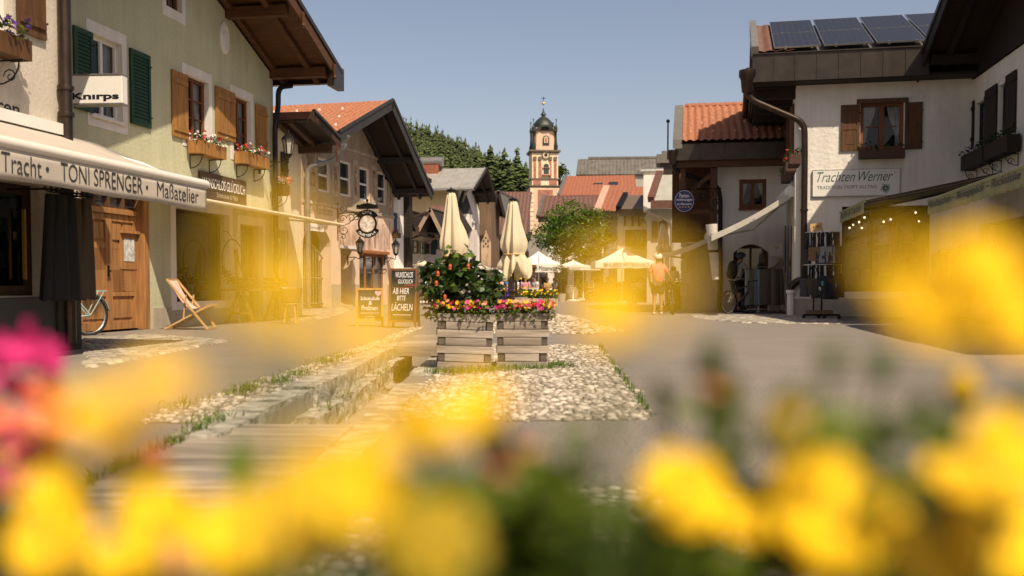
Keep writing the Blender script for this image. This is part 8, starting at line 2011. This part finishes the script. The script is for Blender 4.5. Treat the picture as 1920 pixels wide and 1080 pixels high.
def bloom(label, px, py, d, size, m, nrm=(0, -.6, .8), kind='yellow', group=None, leaves=2, name='garden_flower', cup=.25, cat='flower'):
    c = at(px, py, d); r = size / 2
    base = Vector((c.x * .55 + rnd.uniform(-.03, .03), min(.95, max(.26, d + rnd.uniform(0, .10))), SOIL))
    t = thing(name, label, cat, base, 0, group)
    h = c - base
    if kind == 'yellow':
        b = MB(); head_yellow(b, h, r, nrm, 6, cup); b.build('petals', m, t, smooth=80)
        MB().ball(h + Vector(nrm).normalized() * r * .12, r * .2, 10, 6).build('flower_centre', M_pg, t, smooth=60)
    elif kind == 'bud':
        MB().ball(h, (r * .85, r * .85, r), 12, 8).build('bud', m, t, smooth=60)
        MB().lathe([(r * .3, -r * 1.3), (r * .8, -r * .8), (r * .95, -r * .2)], 10, h).build('sepals', M_leaf, t, smooth=60)
    elif kind == 'geranium':
        pts = [h + Vector((rnd.gauss(0, 1), rnd.gauss(0, 1), rnd.gauss(0, 1))).normalized() * r * rnd.uniform(.6, 1) for _ in range(34)]
        flower_mass('petals', m, t, pts, r * .34, (0, -.7, .6), .8, 5)
    mid = Vector((h.x * .6, h.y * .85, h.z * .5)); top = h - Vector((0, 0, r * .1))
    MB().tube([(0, 0, -.02), mid, top], [.0026, .0018, .0011] if d > .33 else [.0012, .0009, .0006], 6).build('stem', flat('flower_stem', (.06, .10, .02)), t)
    if leaves:
        leaf_mass('leaves', M_leaf, t, [Vector((0, 0, 0)).lerp(mid, rnd.uniform(.1, .7)) + Vector((rnd.gauss(0, .012), rnd.gauss(0, .012), 0)) for _ in range(leaves * 4)], .035, .8, .5)
    return t
GY = 'yellow flowers blurred before the lens'
Y = [  # what it stands before, px, py, distance, size, facing
 ('faint yellow flower blurred across the pale awning of the green house', 535, 440, 0.16, 0.009, (.1, -.8, .6)),
 ('faint yellow flower blurred across the shop window of the green house', 450, 480, 0.15, 0.00562, (.1, -.8, .6)),
 ('thin yellow flower blurred across the trestle table', 500, 565, 0.19, 0.0112, (.1, -.8, .6)),
 ('yellow flower blurred across the stool and basket', 580, 585, 0.18, 0.00916, (.1, -.8, .6)),
 ('yellow flower blurred over the paving before the small chalkboard', 715, 628, 0.24, 0.0135, (.1, -.8, .6)),
 ('small yellow flower blurred over the paving left of the small chalkboard', 630, 645, 0.2, 0.0075, (.1, -.8, .6)),
 ('warm yellow flower blurred over the road left of the pebble strip', 300, 725, 0.25, 0.018, (.1, -.5, .85)),
 ('yellow flower blurred over the road just right of the pink geraniums', 180, 785, 0.25, 0.0191, (.1, -.5, .85)),
 ('faint yellow flower blurred over the road under the deckchair', 430, 675, 0.17, 0.0065, (.1, -.5, .85)),
 ('yellow flower blurred lower over the road right of the geraniums', 235, 850, 0.26, 0.0175, (.1, -.5, .85)),
 ('yellow flower blurred below the pink geraniums', 90, 925, 0.36, 0.0214, (.1, -.5, .85)),
 ('deep yellow flower blurred in the lower left corner', 100, 1015, 0.42, 0.0366, (.1, -.8, .6)),
 ('warm yellow flower blurred just right of the lower left corner', 290, 965, 0.38, 0.0286, (.1, -.8, .6)),
 ('yellow flower blurred below the left end of the plank cover', 430, 1005, 0.38, 0.0331, (0.1, -0.8, 0.6)),
 ('yellow flower blurred low beneath the plank cover', 240, 1060, 0.42, 0.0316, (.1, -.5, .85)),
 ('broad yellow flower blurred over the near edge of the plank cover', 650, 920, 0.29, 0.0333, (0.1, -0.8, 0.6)),
 ('yellow flower blurred left of the broad one on the plank cover', 540, 985, 0.32, 0.0355, (0.1, -0.8, 0.6)),
 ('veil of a yellow flower blurred over the middle of the plank cover', 570, 855, 0.2, 0.0117, (.1, -.5, .85)),
 ('bright yellow flower blurred over the big pebble bed', 900, 750, 0.3, 0.0169, (.1, -.8, .6)),
 ('yellow flower blurred at the near edge of the big pebble bed', 840, 800, 0.29, 0.0183, (.1, -.5, .85)),
 ('yellow flower blurred along the right bank of the channel', 740, 800, 0.22, 0.0149, (.1, -.5, .85)),
 ('yellow flower blurred before the big brewery parasol', 1140, 520, 0.2, 0.0112, (.1, -.8, .6)),
 ('yellow flower blurred before the road right of the planters', 1135, 605, 0.29, 0.0163, (.1, -.8, .6)),
 ('faint yellow flower blurred across the person in coral', 1215, 540, 0.16, .0105, (.1, -.8, .6)),
 ('big golden flower blurred before the clothes under the lettered awning', 1735, 585, 0.27, 0.0246, (.1, -.8, .6)),
 ('golden flower blurred before the luggage shop entrance', 1845, 505, 0.27, 0.0246, (.1, -.8, .6)),
 ('golden flower blurred at the right edge below the lettered awning', 1895, 610, 0.28, 0.0225, (.1, -.8, .6)),
 ('faint golden flower blurred across the luggage shop window', 1690, 510, 0.18, 0.0111, (.1, -.8, .6)),
 ('bright yellow flower blurred low right of the centre', 1280, 925, 0.4, 0.0365, (0.1, -0.8, 0.6)),
 ('small yellow flower blurred under the bright one right of the centre', 1210, 990, 0.42, 0.0183, (.1, -.5, .85)),
 ('huge bright yellow flower blurred in the lower right', 1550, 965, 0.4, 0.0523, (.1, -.8, .6)),
 ('second huge yellow flower blurred beside it in the lower right', 1740, 1010, 0.4, 0.0523, (.1, -.8, .6)),
 ('yellow flower blurred at the right border above the corner', 1890, 850, 0.36, 0.0342, (.1, -.8, .6)),
 ('yellow flower blurred in the lower right corner', 1890, 1010, 0.38, 0.0422, (.1, -.8, .6)),
 ('yellow flower blurred at the bottom border right of the green leaves', 1470, 1055, 0.44, 0.0401, (.1, -.5, .85)),
 ('warm yellow flower blurred between the two huge ones low on the right', 1640, 1060, 0.44, 0.0453, (.1, -.5, .85)),
 ('yellow flower blurred above the lower right corner', 1790, 910, 0.4, 0.0301, (.1, -.5, .85)),
 ('yellow flower blurred low beside the thin leaves right of the centre', 1390, 985, 0.4, 0.0238, (.1, -.5, .85)),
]
for lb, px, py, d, s, n in Y: bloom(lb, px, py, d, s, M_pg if 'deep' in lb else M_py, n, 'yellow', GY, 2 if d > .33 else 0)
bloom('yellow flower turned away with its shade coloured into the petals, blurred at the bottom centre', 815, 1010, .36, .040, petal('shaded_yellow_petal', (.36, .25, .008), None, .15), (0, .75, -.55), 'yellow', GY)  # petals coloured darker to stand for the shade on this flower
for lb, px, py, s in (('upper magenta geranium head blurred at the left border', 50, 690, .062), ('middle coral magenta geranium head blurred at the left border', 65, 795, .070), ('lowest magenta geranium head cut by the left border', 5, 870, .066)):
    bloom(lb, px, py, .78, s, M_pk if 'coral' in lb else M_pp, (0, -.7, .7), 'geranium', 'blurred geranium heads', 6, 'geranium')
for lb, px, py, d, s, m in (('green round bud blurred over the right road', 1335, 662, .50, .014, M_leaf), ('orange bud blurred just below the green round bud', 1340, 730, .50, .018, M_ps), ('pale lime bud blurred over the right road', 1560, 672, .42, .013, M_leaf_y), ('yellow green bud beside the pale lime bud', 1650, 682, .46, .014, M_leaf_y), ('single orange bud blurred over the right road', 1805, 728, .50, .020, M_pg), ('peach bud blurred below the pebble bed', 988, 852, .50, .017, M_ps), ('reddish bud blurred left of the peach bud', 935, 885, .42, .012, M_pk), ('salmon bud blurred at the left of the plank cover', 292, 866, .62, .019, M_pk), ('salmon bud blurred at the bottom left border', 320, 1062, .48, .024, M_ps), ('small salmon bud blurred near the bottom left', 520, 1040, .48, .016, M_pk), ('orange bud over the leaves right of the centre', 1480, 800, .33, .012, M_pg)):
    bloom(lb, px, py, d, s, m, (0, -.3, .9), 'bud', 'blurred flower buds', 4, 'flower_bud')
# the leaves between them
def sprig(label, pts, d, n, size, m, spread=.02):
    c0 = at(*pts[0], d)
    t = thing('leafy_sprig', label, 'plant', (c0.x * .8, min(.9, d + .05), SOIL), 0, 'blurred leaves between the flowers')
    pts = [(a, b + 25) for a, b in pts]; P_ = []; b = MB()
    for px, py in pts:
        c = at(px, py, d + rnd.uniform(-.02, .06)) - t.location
        b.tube([(0, 0, -.02), (c.x * .5, c.y * .6, c.z * .6), c], [.003, .0025, .0015], 5)
        for _ in range(n): P_.append(c + Vector((rnd.gauss(0, spread), rnd.gauss(0, spread), rnd.gauss(-spread * .7, spread))))
    leaf_mass('leaves', m, t, P_, size, .9, .5); b.build('stems', flat('flower_stem', (.06, .10, .02)), t)
    return t
sprig('green leaves blurred at the bottom centre below the peach bud', [(900, 930), (950, 970), (880, 1030), (960, 1060), (1010, 1000)], .40, 26, .040, M_leaf)
sprig('dark green leaves blurred left of the flower turned away', [(680, 1000), (640, 1060), (740, 950), (560, 1010)], .42, 20, .036, M_leaf)
sprig('thin green leaves blurred before the concrete strip', [(770, 900), (760, 850)], .48, 12, .030, M_leaf)
sprig('deep green leaves blurred at the bottom right of the centre', [(1080, 1040), (1150, 1070), (1230, 1050), (1380, 1050), (1320, 1070)], .40, 26, .042, M_leaf)
sprig('grey green leaves blurred before the right road', [(1150, 860), (1165, 900), (1130, 950)], .48, 10, .030, M_leaf)
sprig('green leaf tips blurred between the orange buds on the right', [(1350, 790), (1330, 830), (1370, 760)], .50, 10, .028, M_leaf)
sprig('green leaves blurred above the huge yellow flowers', [(1430, 860), (1460, 880), (1520, 850), (1600, 850)], .42, 11, .030, M_leaf)
sprig('green leaf tips blurred over the right road near the border', [(1690, 840), (1720, 820), (1660, 870), (1750, 880)], .46, 10, .030, M_leaf)
sprig('green leaves blurred in the lower left corner', [(30, 930), (60, 1060), (200, 1070), (20, 1000), (120, 940), (300, 1010)], .46, 20, .036, M_leaf)
sprig('green leaves blurred below the plank cover', [(500, 930), (560, 920), (480, 1070), (540, 980)], .48, 14, .032, M_leaf)
sprig('dark leaves blurred behind the flowers at the right corner', [(1850, 1000), (1900, 960), (1700, 930), (1800, 930), (1540, 1070), (1660, 1075)], .42, 20, .036, M_leaf)
